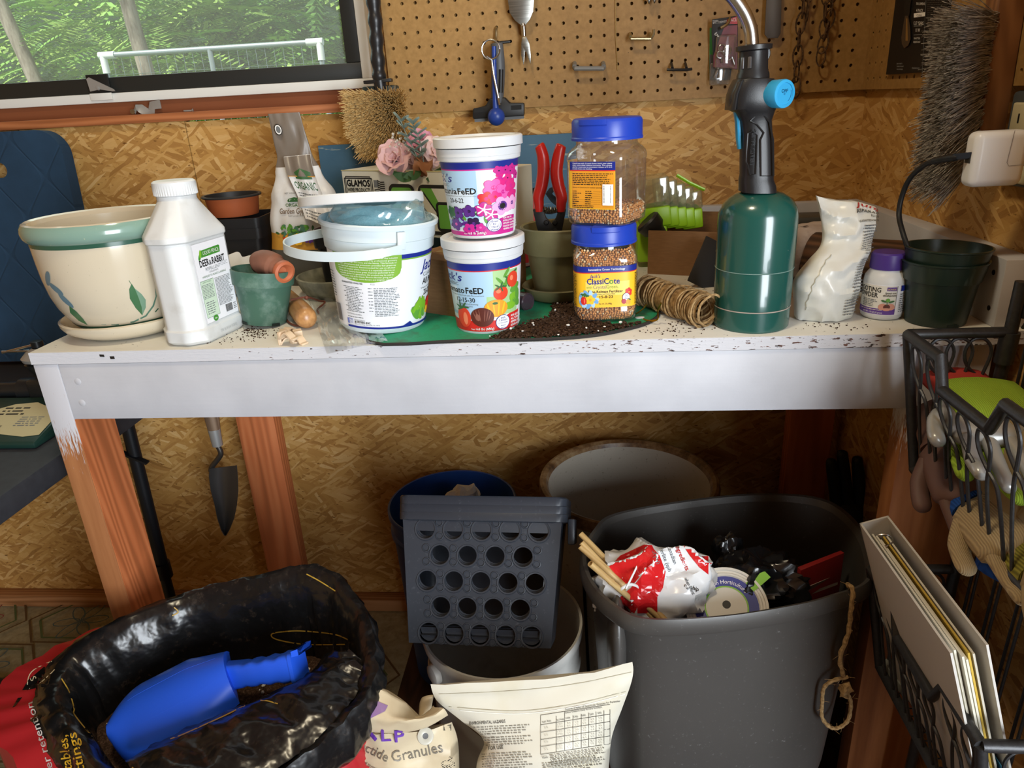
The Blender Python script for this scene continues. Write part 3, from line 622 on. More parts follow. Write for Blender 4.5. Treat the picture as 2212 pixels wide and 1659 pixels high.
mesh('rim', [(lathe([(.0625, .042), (.068, .043), (.069, .0455), (.067, .048), (.0615, .0475), (.060, .04), (.055, .003), (0, .003)], 56), mat('dusty_black', '#232324', .5))], T)
T = thing('fluted_dish', 'white scalloped oyster-shell dish behind the green pot', 'dish', Az(520, 640)+V((-.038, .012, 0)), rad(40)); T.scale = (.9, .9, .8)
SHELLW = mat('shell_white', '#efebe2', .35)
def shell(u, v):
    a = -pi*.62+u*pi*1.24; rr = .012+.075*v; fl = .006*sin(a*15)*v*v
    return (rr*sin(a)+fl*sin(a), -.03*v*cos(a)*.3+rr*.2, .006+.085*v*cos(a)*.55+.04*v*v+fl*.6)
mesh('shell', [(solid(grid(shell, 120, 14), .003), SHELLW)], T, 60)
mesh('lip', [(rough(lathe([(0, .001), (.03, .001), (.045, .008), (.052, .022), (.05, .028), (.044, .024), (.03, .012), (0, .01)], 40), .002, 40), SHELLW)], T)

# ---- small green pot, tilted, with a clay piece inside
GP = NT('faded_green_plastic', .42, .45); GP.col(GP.mix(GP.rng(GP.noi(GP.co, 30., 5, .65), .5, .72, 0, .45), lin('#3f6152'), lin('#8aa195'))); GP = GP.m
c, r = stand(516, 606, 712); c.x += .009
T = thing('small_nursery_pot', 'small faded green nursery pot, tilted, holding a clay piece', 'pot', c+V((.002, 0, .0036)), eul=(rad(-2), rad(7), .3))
pp = [(0, .004), (.026, .004), (.0285, 0), (.0325, .001), (.042, .060), (.0455, .061), (.0475, .082), (.0475, .0835), (.045, .0835), (.0428, .064), (.031, .006), (0, .006)]
mesh('body', [(lathe(pp, 56), GP)], T, 30)
for k in range(4):
    a = k*pi/2+.6; mesh('drain_notch', [(xf(bb(-.006, .006, -.0015, .0012, .0002, .0045), Matrix.Rotation(a, 4, 'Z') @ Matrix.Translation((0, -.0328, 0))), mat('notch_dark', '#14201a', .8))], T, 0)
T = thing('clay_ornament', 'brown clay tube ornament lying in the small green pot', 'ornament', loc(T, (0, 0, 0))*0+c+V((.024, .004, .080)), rad(-15))
CLAY = NT('brown_clay', .6, .35); CLAY.col(CLAY.ramp(CLAY.noi(CLAY.co, 22., 4), (.3, '#6e4a3c'), (.7, '#93604b'))); CLAY = CLAY.m
pth = [(-.034, .006, .000), (-.022, .004, .012), (-.006, 0, .016), (.012, -.004, .012), (.026, -.008, .006)]
mesh('body', [(tube(spl(pth, 6), [.003+.0155*min(1, i/7) - (.003 if i > 18 else 0) for i in range(25)], 20), CLAY)], T, 50)
M = along(V(pth[-1]), V(pth[-1])+V((.014, -.006, -.003)))
mesh('mouth', [(xf(lathe([(.014, -.002), (.0172, .004), (.0165, .010), (.0125, .0115), (.009, .008), (.006, .003), (0, .002)], 28), M), mat('fired_clay_lip', '#b3623f', .5))], T)

# ---- wooden dibber with a leather thong
WD = NT('varnished_ash', .3, .45); WD.col(WD.ramp(WD.noi(WD.mp(WD.co, sc=(40, 40, 7)), 3., 4), (.3, '#9c6c40'), (.7, '#c4935f'))); WD = WD.m
a, b = Az(664, 690, .017), Az(612, 628, .017); d = (b-a).normalized()
T = thing('wooden_handle', 'turned wooden tool handle with a brown leather thong', 'tool handle', a, 0); T.matrix_world = along(a, b); bpy.context.view_layer.update()
mesh('handle', [(lathe([(0, -.003), (.010, -.001), (.0145, .004), (.0165, .016), (.0165, .06), (.0155, .09), (.0135, .13), (.012, .17), (0, .171)], 32), WD)], T)
W2 = T.matrix_world.inverted(); pts = [Az(641, 650, .030), Az(626, 655, .012), Az(616, 672, .006), Az(620, 692, .003), Az(634, 702, .003), Az(650, 704, .004)]
pt2 = [Az(628, 648, .034), Az(662, 642, .034), Az(690, 650, .012), Az(702, 653, .006), Az(686, 668, .004), Az(688, 676, .003)]
LEA = mat('leather', '#6b3a2a', .6); mesh('thong', [(join(tube(spl([W2 @ p for p in pts], 5), .0016, 7), tube(spl([W2 @ p for p in pt2], 5), .0016, 7), sph(W2 @ Az(662, 643, .034), .0034, 10, 6)), LEA)], T)
# ---- beige plant clips
CLIP = mat('beige_clip_plastic', '#d9bfa0', .45)
for k, (px, py, rz, z) in enumerate(((623, 742, .3, .004), (646, 742, -.5, .004), (625, 722, 1.2, .004), (643, 726, 2.1, .004), (622, 733, -.3, .014))):
    T = thing('plant_clip', ('beige plant clip nearest the bench edge', 'beige plant clip at the plastic bag\'s edge', 'beige plant clip farthest back in the little heap', 'beige plant clip tucked half under the plastic bag', 'beige plant clip lying on top of the little heap')[k], 'clip', Az(px, py, z-.004), rz, 'beige plant clips')
    mesh('jaw', [(solid(grid(lambda u, v: (-.010+.02*u, -.006+.012*v, .002+.009*sin(pi*u)), 10, 2), .002), CLIP)], T); mesh('grip', [(bb(-.013, -.008, -.006, .006, 0, .011, .001), CLIP)], T); mesh('tab', [(bb(.006, .014, -.006, .006, 0, .003, .001), CLIP)], T)
# ---- crumpled clear bag lying flat
CLR = thin('clear_film', '#fafbfb', .05, .12, .10)
c0 = Az(715, 705)
q = [Az(658, 622), Az(720, 640), Az(790, 700), Az(880, 735), Az(800, 735), Az(712, 775, -.006), Az(640, 715)]
def bagp(u, v):
    A, Bb, Cc, D = Az(655, 622), Az(742, 640), Az(838, 741), Az(708, 776, -.004)
    A2 = Az(622, 700)
    p = (A*(1-u)+Bb*u)*(1-v)+(D.lerp(A2, 0)*(1-u)+Cc*u)*v
    z = B+.003+.012*abs(noise.noise(V((u*3, v*4, 0))))+.0025*abs(noise.noise(V((u*11, v*5, 3))))
    if p.y < .004: z = B+.0035
    return (p.x-c0.x, p.y-c0.y, z-c0.z)
o = mesh('clear_plastic_bag', [(grid(bagp, 50, 60), CLR)], None, 25); o.location = c0
tag(o, 'crumpled clear plastic bag lying flat at the bench edge before the bucket', 'bag')

# ---- grey clay saucer, narrow black pots on it
GC = NT('mossy_clay', .85, .2); GC.col(GC.ramp(GC.noi(GC.co, 40., 5), (.3, '#56564a'), (.5, '#7b7a68'), (.7, '#93917e'))); GC = GC.m
c, r = stand(652, 830, 655); sc_ = V((c.x, c.y, B))
T = thing('clay_saucer', 'mossy grey clay saucer half hidden by the white bucket', 'saucer', sc_)
mesh('dish', [(lathe([(0, .001), (.052, .001), (.066, .012), (.074, .030), (.0745, .036), (.0705, .037), (.062, .018), (.05, .009), (0, .0085)], 56), GC)], T)
T = thing('narrow_nursery_pot', 'narrow black square pot standing in the grey clay saucer', 'pot', sc_+V((.003, .0, .0095)), .15); square_pot(T, .050, .066, .098)
T = thing('plum_pot', 'round dark plum pot dropped into the narrow black pot', 'pot', sc_+V((.003, .0, .058)))
mesh('body', [(lathe([(0, 0), (.023, 0), (.032, .05), (.0345, .052), (.0355, .058), (.0335, .058), (.0305, .05), (.021, .003), (0, .003)], 40), mat('plum_plastic', '#34202a', .4))], T)

# ---- tubs: a builder for the lidded white tubs
def lid_prof(r, z, h=.014): return [(0, z+h-.003), (r*.80, z+h-.003), (r*.82, z+h-.0032), (r*.86, z+h), (r-.002, z+h), (r, z+h-.0015), (r, z), (r-.002, z-.0005), (r-.004, z)]
def tub(name, label, P, r0, r1, h, rl, rz=0.):
    T = thing(name, label, 'tub', P, rz)
    mesh('body', [(lathe([(0, .002), (r0-.006, .002), (r0-.004, 0), (r0-.001, .0008), (r0, .003), (r1, h-.018), (r1+.003, h-.017), (r1+.0036, h-.012), (r1+.004, h-.0115), (r1+.0045, h-.002), (0, h-.002)], 72), WP)], T, 30)
    mesh('lid', [(lathe(lid_prof(rl, h-.0005, .0125), 72), WP)], T, 30); return T
c, r = stand(990, 1122, 724); TOM = V((c.x, c.y, B))
T = tub('tomato_feed_tub', 'lower white tub with tomatoes on its label, stacked under the petunia tub', TOM, .0447, .0525, .122, .0590)
R0, R1, H = .0450, .0522, .100; a0 = face_cam(T); ft_ = cone_fn(.0449, .0523, .100, a0); fn = lambda u, v, o: ft_(u, v*.935, o)
def jacks(L, name, nums, x_end, vt, band, lc):
    L.rect(-.115, .006, .075, .111, LABW, 44); L.rect(-.115, .006, -.02, .098, SKY, 22); L.rect(-.075, .03, -.03, .07, SKYL, 12)
T_ = T; L = Lab()
L.rect(-.125, .006, .072, .1105, LABW, 48)
L.rect(-.125, .030, .010, .0995, SKY, 32); L.rect(-.105, .035, -.045, .075, SKYL, 14); L.rect(.010, .030, .035, .0985, LGRN, 8); L.rect(.035, .03, .052, .097, LGRN, 6); L.rect(.0, .03, .022, .06, LGRN, 6)
L.rect(-.125, .1000, .072, .1105, NAVY, 48); L.rect(-.125, .0985, .072, .1000, REDP, 48)
L.rect(-.125, .006, .072, .023, REDP, 48); L.poly([(.015, .022), (.058, .022), (.058, .031), (.035, .030)], REDP); L.rect(.058, .006, .072, .0985, LABW, 4)
L.txt("Jack's", -.034, .0835, .0125, NAVY, 'R', .050, .02, .25); L.txt('CLASSIC', -.040, .0770, .0048, GREY, 'R', .034)
L.txt('Tomato', -.031, .0655, .0095, INK, 'R', .042, .025); L.txt('FeED', -.0035, .0655, .0095, INK, 'R', .025, .035); L.txt('Water Soluble Plant Food with Micronutrients', -.003, .0612, .0024, GREY, 'R', .058); L.txt('12-15-30', -.016, .0520, .0072, INK, 'R', .031, .02); L.txt('for tomatoes and all blooming', -.012, .0480, .0026, GREY, 'R', .037); L.txt('vegetables', -.02, .0445, .0026, GREY, 'R', .014)
for k in range(9): L.ell(.020+.004*(k % 4)+.01*(k//5), .070+.003*k, .009, .0022, DGRN if k % 2 else GRN, 10, .5+k*.45)
for k, q in enumerate(((.045, .060), (.052, .055), (.042, .05), (.05, .045), (.036, .042), (.046, .068))): L.ell(q[0], q[1], .011, .006, GRN if k % 2 else LIME, 12, 1.1+k*.5)
TOMR, TOMO, TOMD = mat('print_tomato', '#d8432b', .35), mat('print_tomato_light', '#ee8560', .35), mat('print_tomato_dark', '#8e2d26', .35)
L.ell(.041, .0815, .0105, .0120, TOMR); L.ell(.038, .084, .003, .004, TOMO, 12); L.ell(.0205, .064, .0108, .0108, TOMR); L.ell(.017, .067, .0035, .003, TOMO, 12)
for k in range(5): L.ell(.020+.005*cos(k*1.26), .0735+.003*sin(k*1.26), .005, .0012, DGRN, 8, k*1.26)
L.ell(.0130, .0415, .0175, .0135, ORA, 30); [L.ell(.013+.0035*k, .0415, .0008+.0002*abs(k), .0125-.0009*abs(k), YEL, 12, -.08*k, 1) for k in (-3, -1, 1, 3)]; L.ell(.0115, .0495, .004, .002, DGRN, 10)
L.ell(-.037, .028, .0125, .0160, TOMR, 24); L.ell(-.034, .026, .004, .010, TOMO, 12); [L.ell(-.038+.006*cos(k), .0435+.003*sin(k), .007, .0015, DGRN, 8, k*.9) for k in range(5)]
L.ell(-.0075, .029, .0168, .0150, BRN, 30); [L.ell(-.0075+.0036*k, .0315, .0006, .0105-.0008*abs(k), BRL, 10, -.1*k, 1) for k in (-3, -2, -1, 1, 2, 3)]; L.ell(-.014, .029, .003, .006, BRL, 12, .2)
L.ell(.0225, .0190, .0113, .0113, NAVY, 30); L.ell(.0225, .0190, .0105, .0105, WINK, 30)
for i, (t, h) in enumerate((('with', .0036), ('Calcium', .0036), ('to help prevent', .0021), ('blossom', .0021), ('end rot', .0021))): L.txt(t, .0225, .0242-.0036*i-(.0006 if i > 2 else 0), h, NAVY, 'C', None, .02, 0, 0, .85)
for i, t in enumerate(('FOR USE ON', 'ALL TOMATOES', 'PEPPERS, OKRA', 'EGGPLANT, SQUASH')): L.txt(t, .036, .0240-.0050*i, .0034, WINK, 'L', None, .03, .15, 0, .8)
L.txt('Net Wt.', -.0255, .0088, .0026, WINK, 'L'); L.txt('1.5 lbs (680g)', .0085, .0088, .0040, WINK, 'R', .0255, .02)
L.build('label', T, fn, sm=1)
PET = TOM+V((.002, .002, .1345))
T = tub('petunia_feed_tub', 'upper white tub with pink petunias on its label', PET, .0435, .0528, .1185, .0600)
a0 = face_cam(T); f_ = cone_fn(.0437, .0526, .100, a0); fn = lambda u, v, o: f_(u, v*.805, o); L = Lab()
L.rect(-.125, .006, .074, .1245, LABW, 48); L.rect(-.125, .020, -.005, .112, SKY, 30); L.rect(-.105, .03, -.055, .105, LABW, 12); L.rect(-.06, .045, -.01, .08, SKYL, 10); L.rect(-.005, .02, .02, .112, SKYL, 6)
L.rect(-.125, .1135, .072, .1245, NAVY, 48); L.rect(-.125, .1115, .072, .1135, MAG, 48)
L.rect(-.125, .006, .072, .013, MAG, 48); L.poly([(-.01, .012), (.056, .012), (.056, .034), (.04, .0355), (.025, .032), (.008, .022)], MAG); L.rect(.056, .006, .074, .1115, LABW, 5)
L.txt("Jack's", -.041, .0935, .0135, NAVY, 'R', .052, .02, .25); L.txt('CLASSIC', -.047, .0865, .0048, GREY, 'R', .034)
L.txt('Petunia', -.034, .0745, .0100, INK, 'R', .043, .025); L.txt('FeED', -.0065, .0745, .0100, INK, 'R', .0255, .035); L.txt('Water Soluble Plant Food with Micronutrients', -.0065, .0702, .0024, GREY, 'R', .058); L.txt('20-6-22', -.025, .0605, .0078, INK, 'R', .0245, .02)
R = random.Random(5)
for k in range(26): L.ell(-.055+R.random()*.075, .022+R.random()*.028, .007, .0028, (DGRN, GRN, PURP, LGRN)[k % 4], 9, R.random()*3, 1)
for k in range(16): L.flower(.022+R.random()*.034, .085+R.random()*.026, .007, (HOT, MAG)[k % 2], DPURP, 5, k, .18)
for (x, y, q, m, mc) in ((.016, .083, .0135, PINK, HOT), (.030, .075, .013, PINK, MAG), (.044, .083, .011, HOT, MAG), (.006, .066, .011, REDP, HOT), (.018, .068, .009, HOT, REDP), (.048, .068, .010, HOT, MAG), (.047, .055, .012, LPINK, PURP), (.002, .049, .0115, MAG, LPINK), (.012, .040, .010, MAG, LPINK), (-.018, .047, .0095, PURP, DPURP), (-.036, .044, .0095, PURP, DPURP), (-.013, .027, .0095, DPURP, PURP), (-.020, .018, .009, MAG, PURP), (-.042, .025, .010, PURP, PINK), (-.004, .02, .007, MAG, PINK), (-.05, .045, .009, DGRN, None)): L.flower(x, y, q*1.07, {PINK: HOT, HOT: MAG, REDP: MAG, LPINK: PINK, MAG: PURP, PURP: DPURP, DPURP: INK, DGRN: GRN}[m], None, 5, int(x*9999)); L.flower(x, y, q, m, mc, 5, int(x*9999), .26)
for q in ((.002, .049), (.012, .040)):
    for k in range(5): L.line([q, (q[0]+.010*cos(k*1.26), q[1]+.010*sin(k*1.26))], [.0012, .0026], WINK)
L.flower(.0285, .0525, .0150, LPINK, None, 5, 2); L.ell(.0285, .0525, .0072, .0078, PURP, 16); L.ell(.0285, .0525, .0045, .005, INK, 14)
L.ell(.0160, .0225, .0113, .0113, NAVY, 30); L.ell(.0160, .0225, .0105, .0105, WINK, 30)
for i, t in enumerate(('Great', 'for', 'Hard', 'Water')): L.txt(t, .0160, .0273-.0046*i, .0033, NAVY, 'C', None, .03)
for i, t in enumerate(('FOR USE ON', 'IRON LOVING PLANTS', 'PETUNIA, CALIBRACHOA', 'DIASCIA, NEMESIA, BACOPA', 'VERBENA, PANSY AND MORE')): L.txt(t, .0290, .0310-.0046*i, .0028, WINK, 'L', None, .03, .15, 0, .75)
L.txt('Net Wt.', -.029, .0088, .0026, WINK, 'L'); L.txt('1.5 lb (680g)', .0035, .0088, .0042, WINK, 'R', .0250, .02)
L.build('label', T, fn, sm=1)

# ---- open white bucket of blue fertiliser
c, r = stand(742, 920, 727); BK = V((c.x, c.y, B))
T = thing('fertilizer_bucket', 'open white plastic bucket with a green panel label and a bag inside', 'bucket', BK+V((0, 0, .0045)), eul=(0, rad(4.5), 0))
mesh('body', [(lathe([(0, .002), (.056, .002), (.058, 0), (.061, .001), (.0625, .004), (.0755, .118), (.078, .1185), (.0790, .133), (.0802, .134), (.081, .150), (.0845, .1505), (.0852, .1555), (.083, .1575), (.0802, .156), (.078, .14), (.060, .005), (0, .0045)], 80), WPC)], T, 30)
a0 = face_cam(T)+rad(0)
fnb = cone_fn(.0629, .0755, .118, a0); L = Lab(); GPN = mat('label_panel_green', '#7dab33', .45)
L.rect(-.150, .008, .105, .1165, LABW, 60)
L.poly([(-.073, .1165), (.026, .1165)]+[(.026-.0005*k, .098-.0012*k) for k in range(3)]+[(-.0235+.0485*cos(t), .094+.0165*sin(t)*-1) for t in [pi*k/14 for k in range(15)]]+[(-.0715, .098)], GPN)
for i in range(14):
    pass
tt = ["Jack's Classic All Purpose 20-20-20 is considered the industry", 'standard of general purpose fertilizers by professional growers.', 'It feeds both through the roots and the leaves. This formula of', 'nitrogen, phosphorus and potassium provides fast green-up', 'and rapid leaf expansion. Recommended for use on all your', 'indoor and outdoor plants. Indoors it is especially effective on', 'foliage plants, keeping leaves green. A proven performer in the', 'vegetable garden for generations, this product may be used in', "combination with Jack's Classic Blossom Booster giving your", 'plants glossier leaves, more flowers and brighter colors.']
for i, t in enumerate(tt): L.txt(t, -.0235, .1118-.0034*i, .0022, WINK, 'C', .088-.0016*i, .02)
L.rect(.026, .1105, .105, .1165, NAVY, 20); L.rect(.026, .1085, .105, .1105, GPN, 20)
L.txt("Jack's", .060, .088, .0165, NAVY, 'L', .050, .02, .25); L.txt('CLASSIC', .066, .079, .0058, GREY, 'L', .04); L.txt('All Purpose', .0655, .067, .0095, INK, 'L', .06, .03); L.txt('Water Soluble Plant Food', .062, .0605, .0026, GREY, 'L', .06); L.txt('20-20-20', .071, .050, .009, INK, 'L', .04, .02)
L.txt('GUARANTEED ANALYSIS:', -.061, .0745, .0026, INK, 'L', .034, .03); L.txt('F222', -.016, .0745, .0022, GREY, 'L')
for i in range(16): L.fine(-.059+.004*(i % 3 > 0), .0712-.0024*i-.0024, -.030+.003*(i % 2), .0712-.0024*i, .0024, GREY, 40+i, .45, ragged=.2); (i % 2 == 0) and L.fine(-.020, .0712-.0024*i-.0024, -.014, .0712-.0024*i, .0024, GREY, 80+i, .45, ragged=0)
L.fine(-.012, .028, .024, .0715, .0024, GREY, 9); L.txt('CAUTION: Do not swallow.', -.058, .0280, .0024, GREY, 'L', .026); L.fine(-.058, .022, -.026, .0265, .0024, GREY, 10)
L.rect(-.060, .0135, -.049, .0215, mat('print_flag', '#6876b8', .5)); [L.rect(-.056, .0135+.0016*k, -.049, .0143+.0016*k, WINK) for k in range(5)]
L.txt('MANUFACTURED BY', -.046, .0195, .0018, GREY, 'L', .018); L.txt('JR PETERS INC.', -.046, .0160, .0030, INK, 'L', .027, .03); L.txt('6656 Grant Way, Allentown, PA 18106', -.046, .0135, .0017, GREY, 'L', .04)
L.poly([(-.060, .0115), (.03, .0115), (.042, .0165), (.048, .0115), (.105, .0115), (.105, .0085), (-.060, .0085)], NAVY)
for k in range(14): L.ell(.050+R.random()*.026, .018+R.random()*.020, .010, .0042, (LIME, GRN, LGRN)[k % 3], 10, R.random()*3, 2)
for k in range(5): L.ell(.052+.006*k, .036+.004*(k % 2), .011, .0035, LIME, 10, 1+.3*k, 2)
L.ell(.089, .034, .011, .011, REDP); L.ell(.083, .026, .006, .006, YEL); L.bars(-.088, .014, -.072, .040, INK, 5); L.fine(-.090, .05, -.076, .09, .004, GREY, 12)
L.build('label', T, fnb, sm=1)
# bail handle hanging out to the left
hA = [(.081*cos(a0+.42), .081*sin(a0+.42), .124)]
W2 = Matrix.Translation(BK).inverted(); pts = [Az(x, y, z) for x, y, z in ((856, 512, .128), (830, 521, .124), (770, 534, .120), (700, 540, .118), (672, 532, .120), (668, 520, .122), (690, 508, .127), (722, 498, .130))]
bp = []
cc = [(0.0845, .33, .127), (.092, .05, .124), (.100, -.35, .120), (.112, -.8, .117), (.124, -1.15, .116), (.133, -1.5, .116), (.132, -1.85, .117), (.118, -2.3, .119), (.102, -2.7, .122), (.088, -3.05, .125)]
bp = spl([(q*cos(a0+a), q*sin(a0+a), z) for q, a, z in cc], 8)
rings = []
for i, p in enumerate(bp):
    t = (bp[min(i+1, len(bp)-1)]-bp[max(i-1, 0)]); t.z = 0; t.normalize(); s = V((t.y, -t.x, 0)); h = .0065 if 8 < i < len(bp)-8 else .0055
    rings.append([p+s*.0012+V((0, 0, h)), p-s*.0012+V((0, 0, h)), p-s*.0012-V((0, 0, h)), p+s*.0012-V((0, 0, h))])
mesh('bail', [(nrm(loft(rings)), WPC)], T, 40)
mesh('lug', [(xf(box((0, 0, 0), (.006, .012, .024), .001), Matrix.Translation((.083*cos(a0+.33), .083*sin(a0+.33), .137)) @ Matrix.Rotation(a0+.33, 4, 'Z')), WPC)], T)
# lid leaning on the bag above the bucket
lc = Az(790, 440, .181)
T = thing('bucket_lid', 'round white bucket lid lying askew on the blue bag', 'lid', V((BK.x-.008, BK.y-.004, B+.187)), eul=(rad(-8.5), rad(-1), 0))
mesh('disc', [(lathe([(0, .004), (.080, .004), (.083, .0055), (.0862, .0055), (.0872, .004), (.0875, -.007), (.0862, -.008), (.0845, -.006), (.084, .002), (0, .002)], 72), WP)], T, 30)
BLUEF = NT('blue_crystals', .5, .4); BLUEF.col(BLUEF.ramp(BLUEF.noi(BLUEF.co, 350., 3), (.35, '#63b9cb'), (.65, '#9fdcE8'))); BLUEF.bump(BLUEF.noi(BLUEF.co, 500., 2), .5, .001); BLUEF = BLUEF.m
def heap(u, v):
    a = 2*pi*u; rr = .074*v; z = .150+.020*(1-v*v)-.012*v**4+.006*noise.noise(V((cos(a)*v*2, sin(a)*v*2, 1)))
    return (rr*cos(a), rr*sin(a), z)
o = mesh('blue_fertilizer', [(grid(heap, 48, 12), BLUEF)]); o.location = BK+V((0, 0, .0045)); o.rotation_euler = (0, rad(4.5), 0); tag(stuff(o), 'turquoise fertilizer crystals heaped inside the white bucket', 'fertilizer')
def film(u, v):
    a = 2*pi*u; k = noise.noise(V((cos(a)*2.2, sin(a)*2.2, v*3)))
    rr = .0765*(1-.25*v)+.004*k; z = .150+.030*v+.006*k*(1-v)+.004*abs(noise.noise(V((cos(a)*7, sin(a)*7, v*5))))
    t = math.atan2(sin(a-a0-.75), cos(a-a0-.75)); b = math.exp(-(t/.32)**2)*(1-abs(v-.55)*1.3)
    return ((rr+.016*max(0, b))*cos(a), (rr+.016*max(0, b))*sin(a), z+.022*max(0, b)*v)
o = mesh('fertilizer_bag', [(grid(film, 110, 16), thin('blue_tinted_film', '#e2f4f7', .05, .25, .12, '#b9e0e8'))], None, 24); o.location = BK+V((0, 0, .0045)); o.rotation_euler = (0, rad(4.5), 0); tag(o, 'clear plastic bag of blue fertilizer bulging out of the white bucket', 'bag')
# ---- green craft mat with a dark binding and spilled potting soil
def tomat():
    s = NT('green_cutting_mat', .6, .35); n = s.noi(s.co, 420., 2); s.col(s.mix(s.rng(s.noi(s.co, 16., 5, .7), .5, .72, 0, .8), s.mix(n, lin('#1f8d66'), lin('#2aa57a')), lin('#4a4a35'))); return s.m
mo = [Az(*p) for p in ((795, 741), (1000, 739.5), (1180, 736), (1290, 727), (1375, 709), (1412, 694), (1423, 680), (1418, 664), (1400, 652), (1330, 640), (1290, 600), (1200, 560))]+[V((-.10, .45, B)), V((-.27, .43, B)), V((-.30, .2, B))]
c0 = V((-.08, .15, B)); oo = [(p.x-c0.x, p.y-c0.y) for p in mo]; oo = [(p.x, p.y) for p in spl([(x, y, 0) for x, y in oo], 4, True)]
T = thing('craft_mat', 'green mat with a dark binding under the tubs and jars', 'mat', c0)
mesh('sheet', [(prism(oo, .0004, .0022), tomat())], T, 0)
mesh('binding', [(tube([(x, y, .0022) for x, y in oo], .0026, 6, True), mat('mat_binding', '#2a2624', .8))], T)
SOIL = NT('potting_soil', .95, .1); SOIL.col(SOIL.ramp(SOIL.noi(SOIL.co, 260., 4, .7), (.3, '#231812'), (.55, '#4a372b'), (.75, '#7d6655'))); SOIL.bump(SOIL.noi(SOIL.co, 300., 3), .9, .003); SOIL = SOIL.m
PERL = mat('perlite', '#e6e3dd', .8)
def crumbs(pts, rmin, rmax, R):
    gs = []
    for p in pts:
        r = R.uniform(rmin, rmax); g = sph((0, 0, 0), r, 5, 4, (R.uniform(.7, 1.6), R.uniform(.7, 1.3), R.uniform(.5, .9)))
        gs.append(xf(g, Matrix.Translation(p) @ Euler((0, 0, R.uniform(0, 6))).to_matrix().to_4x4()))
    return join(*gs)
def inpoly(x, y, P):
    c = False; j = len(P)-1
    for i in range(len(P)):
        if (P[i][1] > y) != (P[j][1] > y) and x < (P[j][0]-P[i][0])*(y-P[i][1])/(P[j][1]-P[i][1])+P[i][0]: c = not c
        j = i
    return c
R = random.Random(21)
sp = [Az(*p) for p in ((1050, 738), (1140, 700), (1185, 690), (1195, 655), (1245, 650), (1250, 690), (1330, 706), (1385, 700), (1350, 714), (1290, 725), (1180, 735))]; sp2 = [(p.x, p.y) for p in sp]
bx = (min(p[0] for p in sp2), max(p[0] for p in sp2), min(p[1] for p in sp2), max(p[1] for p in sp2)); P1_, P2_ = [], []
while len(P1_) < 1500:
    x, y = R.uniform(bx[0], bx[1]), R.uniform(bx[2], bx[3])
    if inpoly(x, y, sp2): P1_.append(V((x-c0.x, y-c0.y, .003+R.random()*.004*(R.random()))))
for k in range(45):
    x, y = R.uniform(bx[0]-.02, bx[1]), R.uniform(bx[2], bx[3])
    if inpoly(x, y, sp2): P2_.append(V((x-c0.x, y-c0.y, .0065)))
def mound(u, v):
    x, y = bx[0]+(bx[1]-bx[0])*u, bx[2]+(bx[3]-bx[2])*v; d = 1. if inpoly(x, y, sp2) else 0.
    return (x-c0.x, y-c0.y, (.0040+.0028*noise.noise(V((x*90, y*90, 0)))) if d else .0004)
mg = grid(mound, 60, 30); mg = (mg[0], [f for f in mg[1] if min(mg[0][i].z for i in f) > .0006])
o = mesh('spilled_soil', [(join(crumbs(P1_, .0011, .0026, R), mg), SOIL), (crumbs(P2_, .0012, .0028, R), PERL)], None, 60); o.location = c0; tag(stuff(o), 'spilled brown potting soil with perlite on the green mat', 'soil')
P1_ = []
for (cx, cy, sx, sy, n) in ((560, 720, 22, 7, 120), (500, 735, 30, 5, 40), (1480, 700, 40, 10, 80), (1440, 712, 50, 6, 50), (1800, 705, 50, 6, 40), (490, 660, 8, 10, 30), (540, 714, 10, 3, 50)):
    for k in range(n):
        p = Az(R.gauss(cx, sx), R.gauss(cy, sy)); 
        if p.y > .006: P1_.append(p-V((0, 0, B)))
o = mesh('soil_crumbs', [(crumbs(P1_, .0004, .0013, R), SOIL)], None, 0); o.location = (0, 0, B+.0006); tag(stuff(o), 'scattered dark soil crumbs on the white bench top', 'soil')

# ---- square clear jars of fertiliser pellets
CLEARJ = thin('clear_jar_plastic', '#fbfbf8', .05, .035, .05)
PEL = NT('pellet_orange', .45, .4); PEL.col(PEL.ramp(PEL.n('ShaderNodeObjectInfo').outputs['Random'], (0, '#c58a4e'), (1, '#c58a4e'))); PEL = mat('pellet_amber', '#cf8f52', .45); PEL2 = mat('pellet_pale', '#e2c9a0', .45); PEL3 = mat('pellet_grey', '#b9b4a8', .5)
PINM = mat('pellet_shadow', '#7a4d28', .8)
SQ = squir(.0455, .0455, 4.6, 72); SQN = circ(.0400, 72)
def jar(name, label, P, rz, h=.1085):
    T = thing(name, label, 'jar', P, rz, 'square fertilizer jars')
    prof = [at(SQ, .0, .90), at(SQ, .003, .97), at(SQ, .010, 1.), at(SQ, .0205, 1.0), at(SQ, .0225, .985), at(SQ, .0815, .985), at(SQ, .0835, 1.), at(SQ, .088, 1.), blend(SQ, SQN, .12, .093), blend(SQ, SQN, .45, .098), blend(SQ, SQN, .85, .1015), at(SQN, .104), at(SQN, h)]
    mesh('body', [(loft(prof, (True, False)), CLEARJ)], T, 40)
    lp = [(0, h+.0275), (.042, h+.0275), (.0445, h+.0262), (.0462, h+.0225), (.0462, h+.0045), (.0470, h+.003), (.0470, h), (.043, h)]
    mesh('lid', [(lathe(lp, 72), BLUEL)], T, 28)
    mesh('flap', [(lathe([(.0462, h+.019), (.0472, h+.020), (.0472, h+.0265), (.042, h+.0285), (.0, h+.0287)], 24, -2.0, -1.15), BLUEL)], T, 28); return T
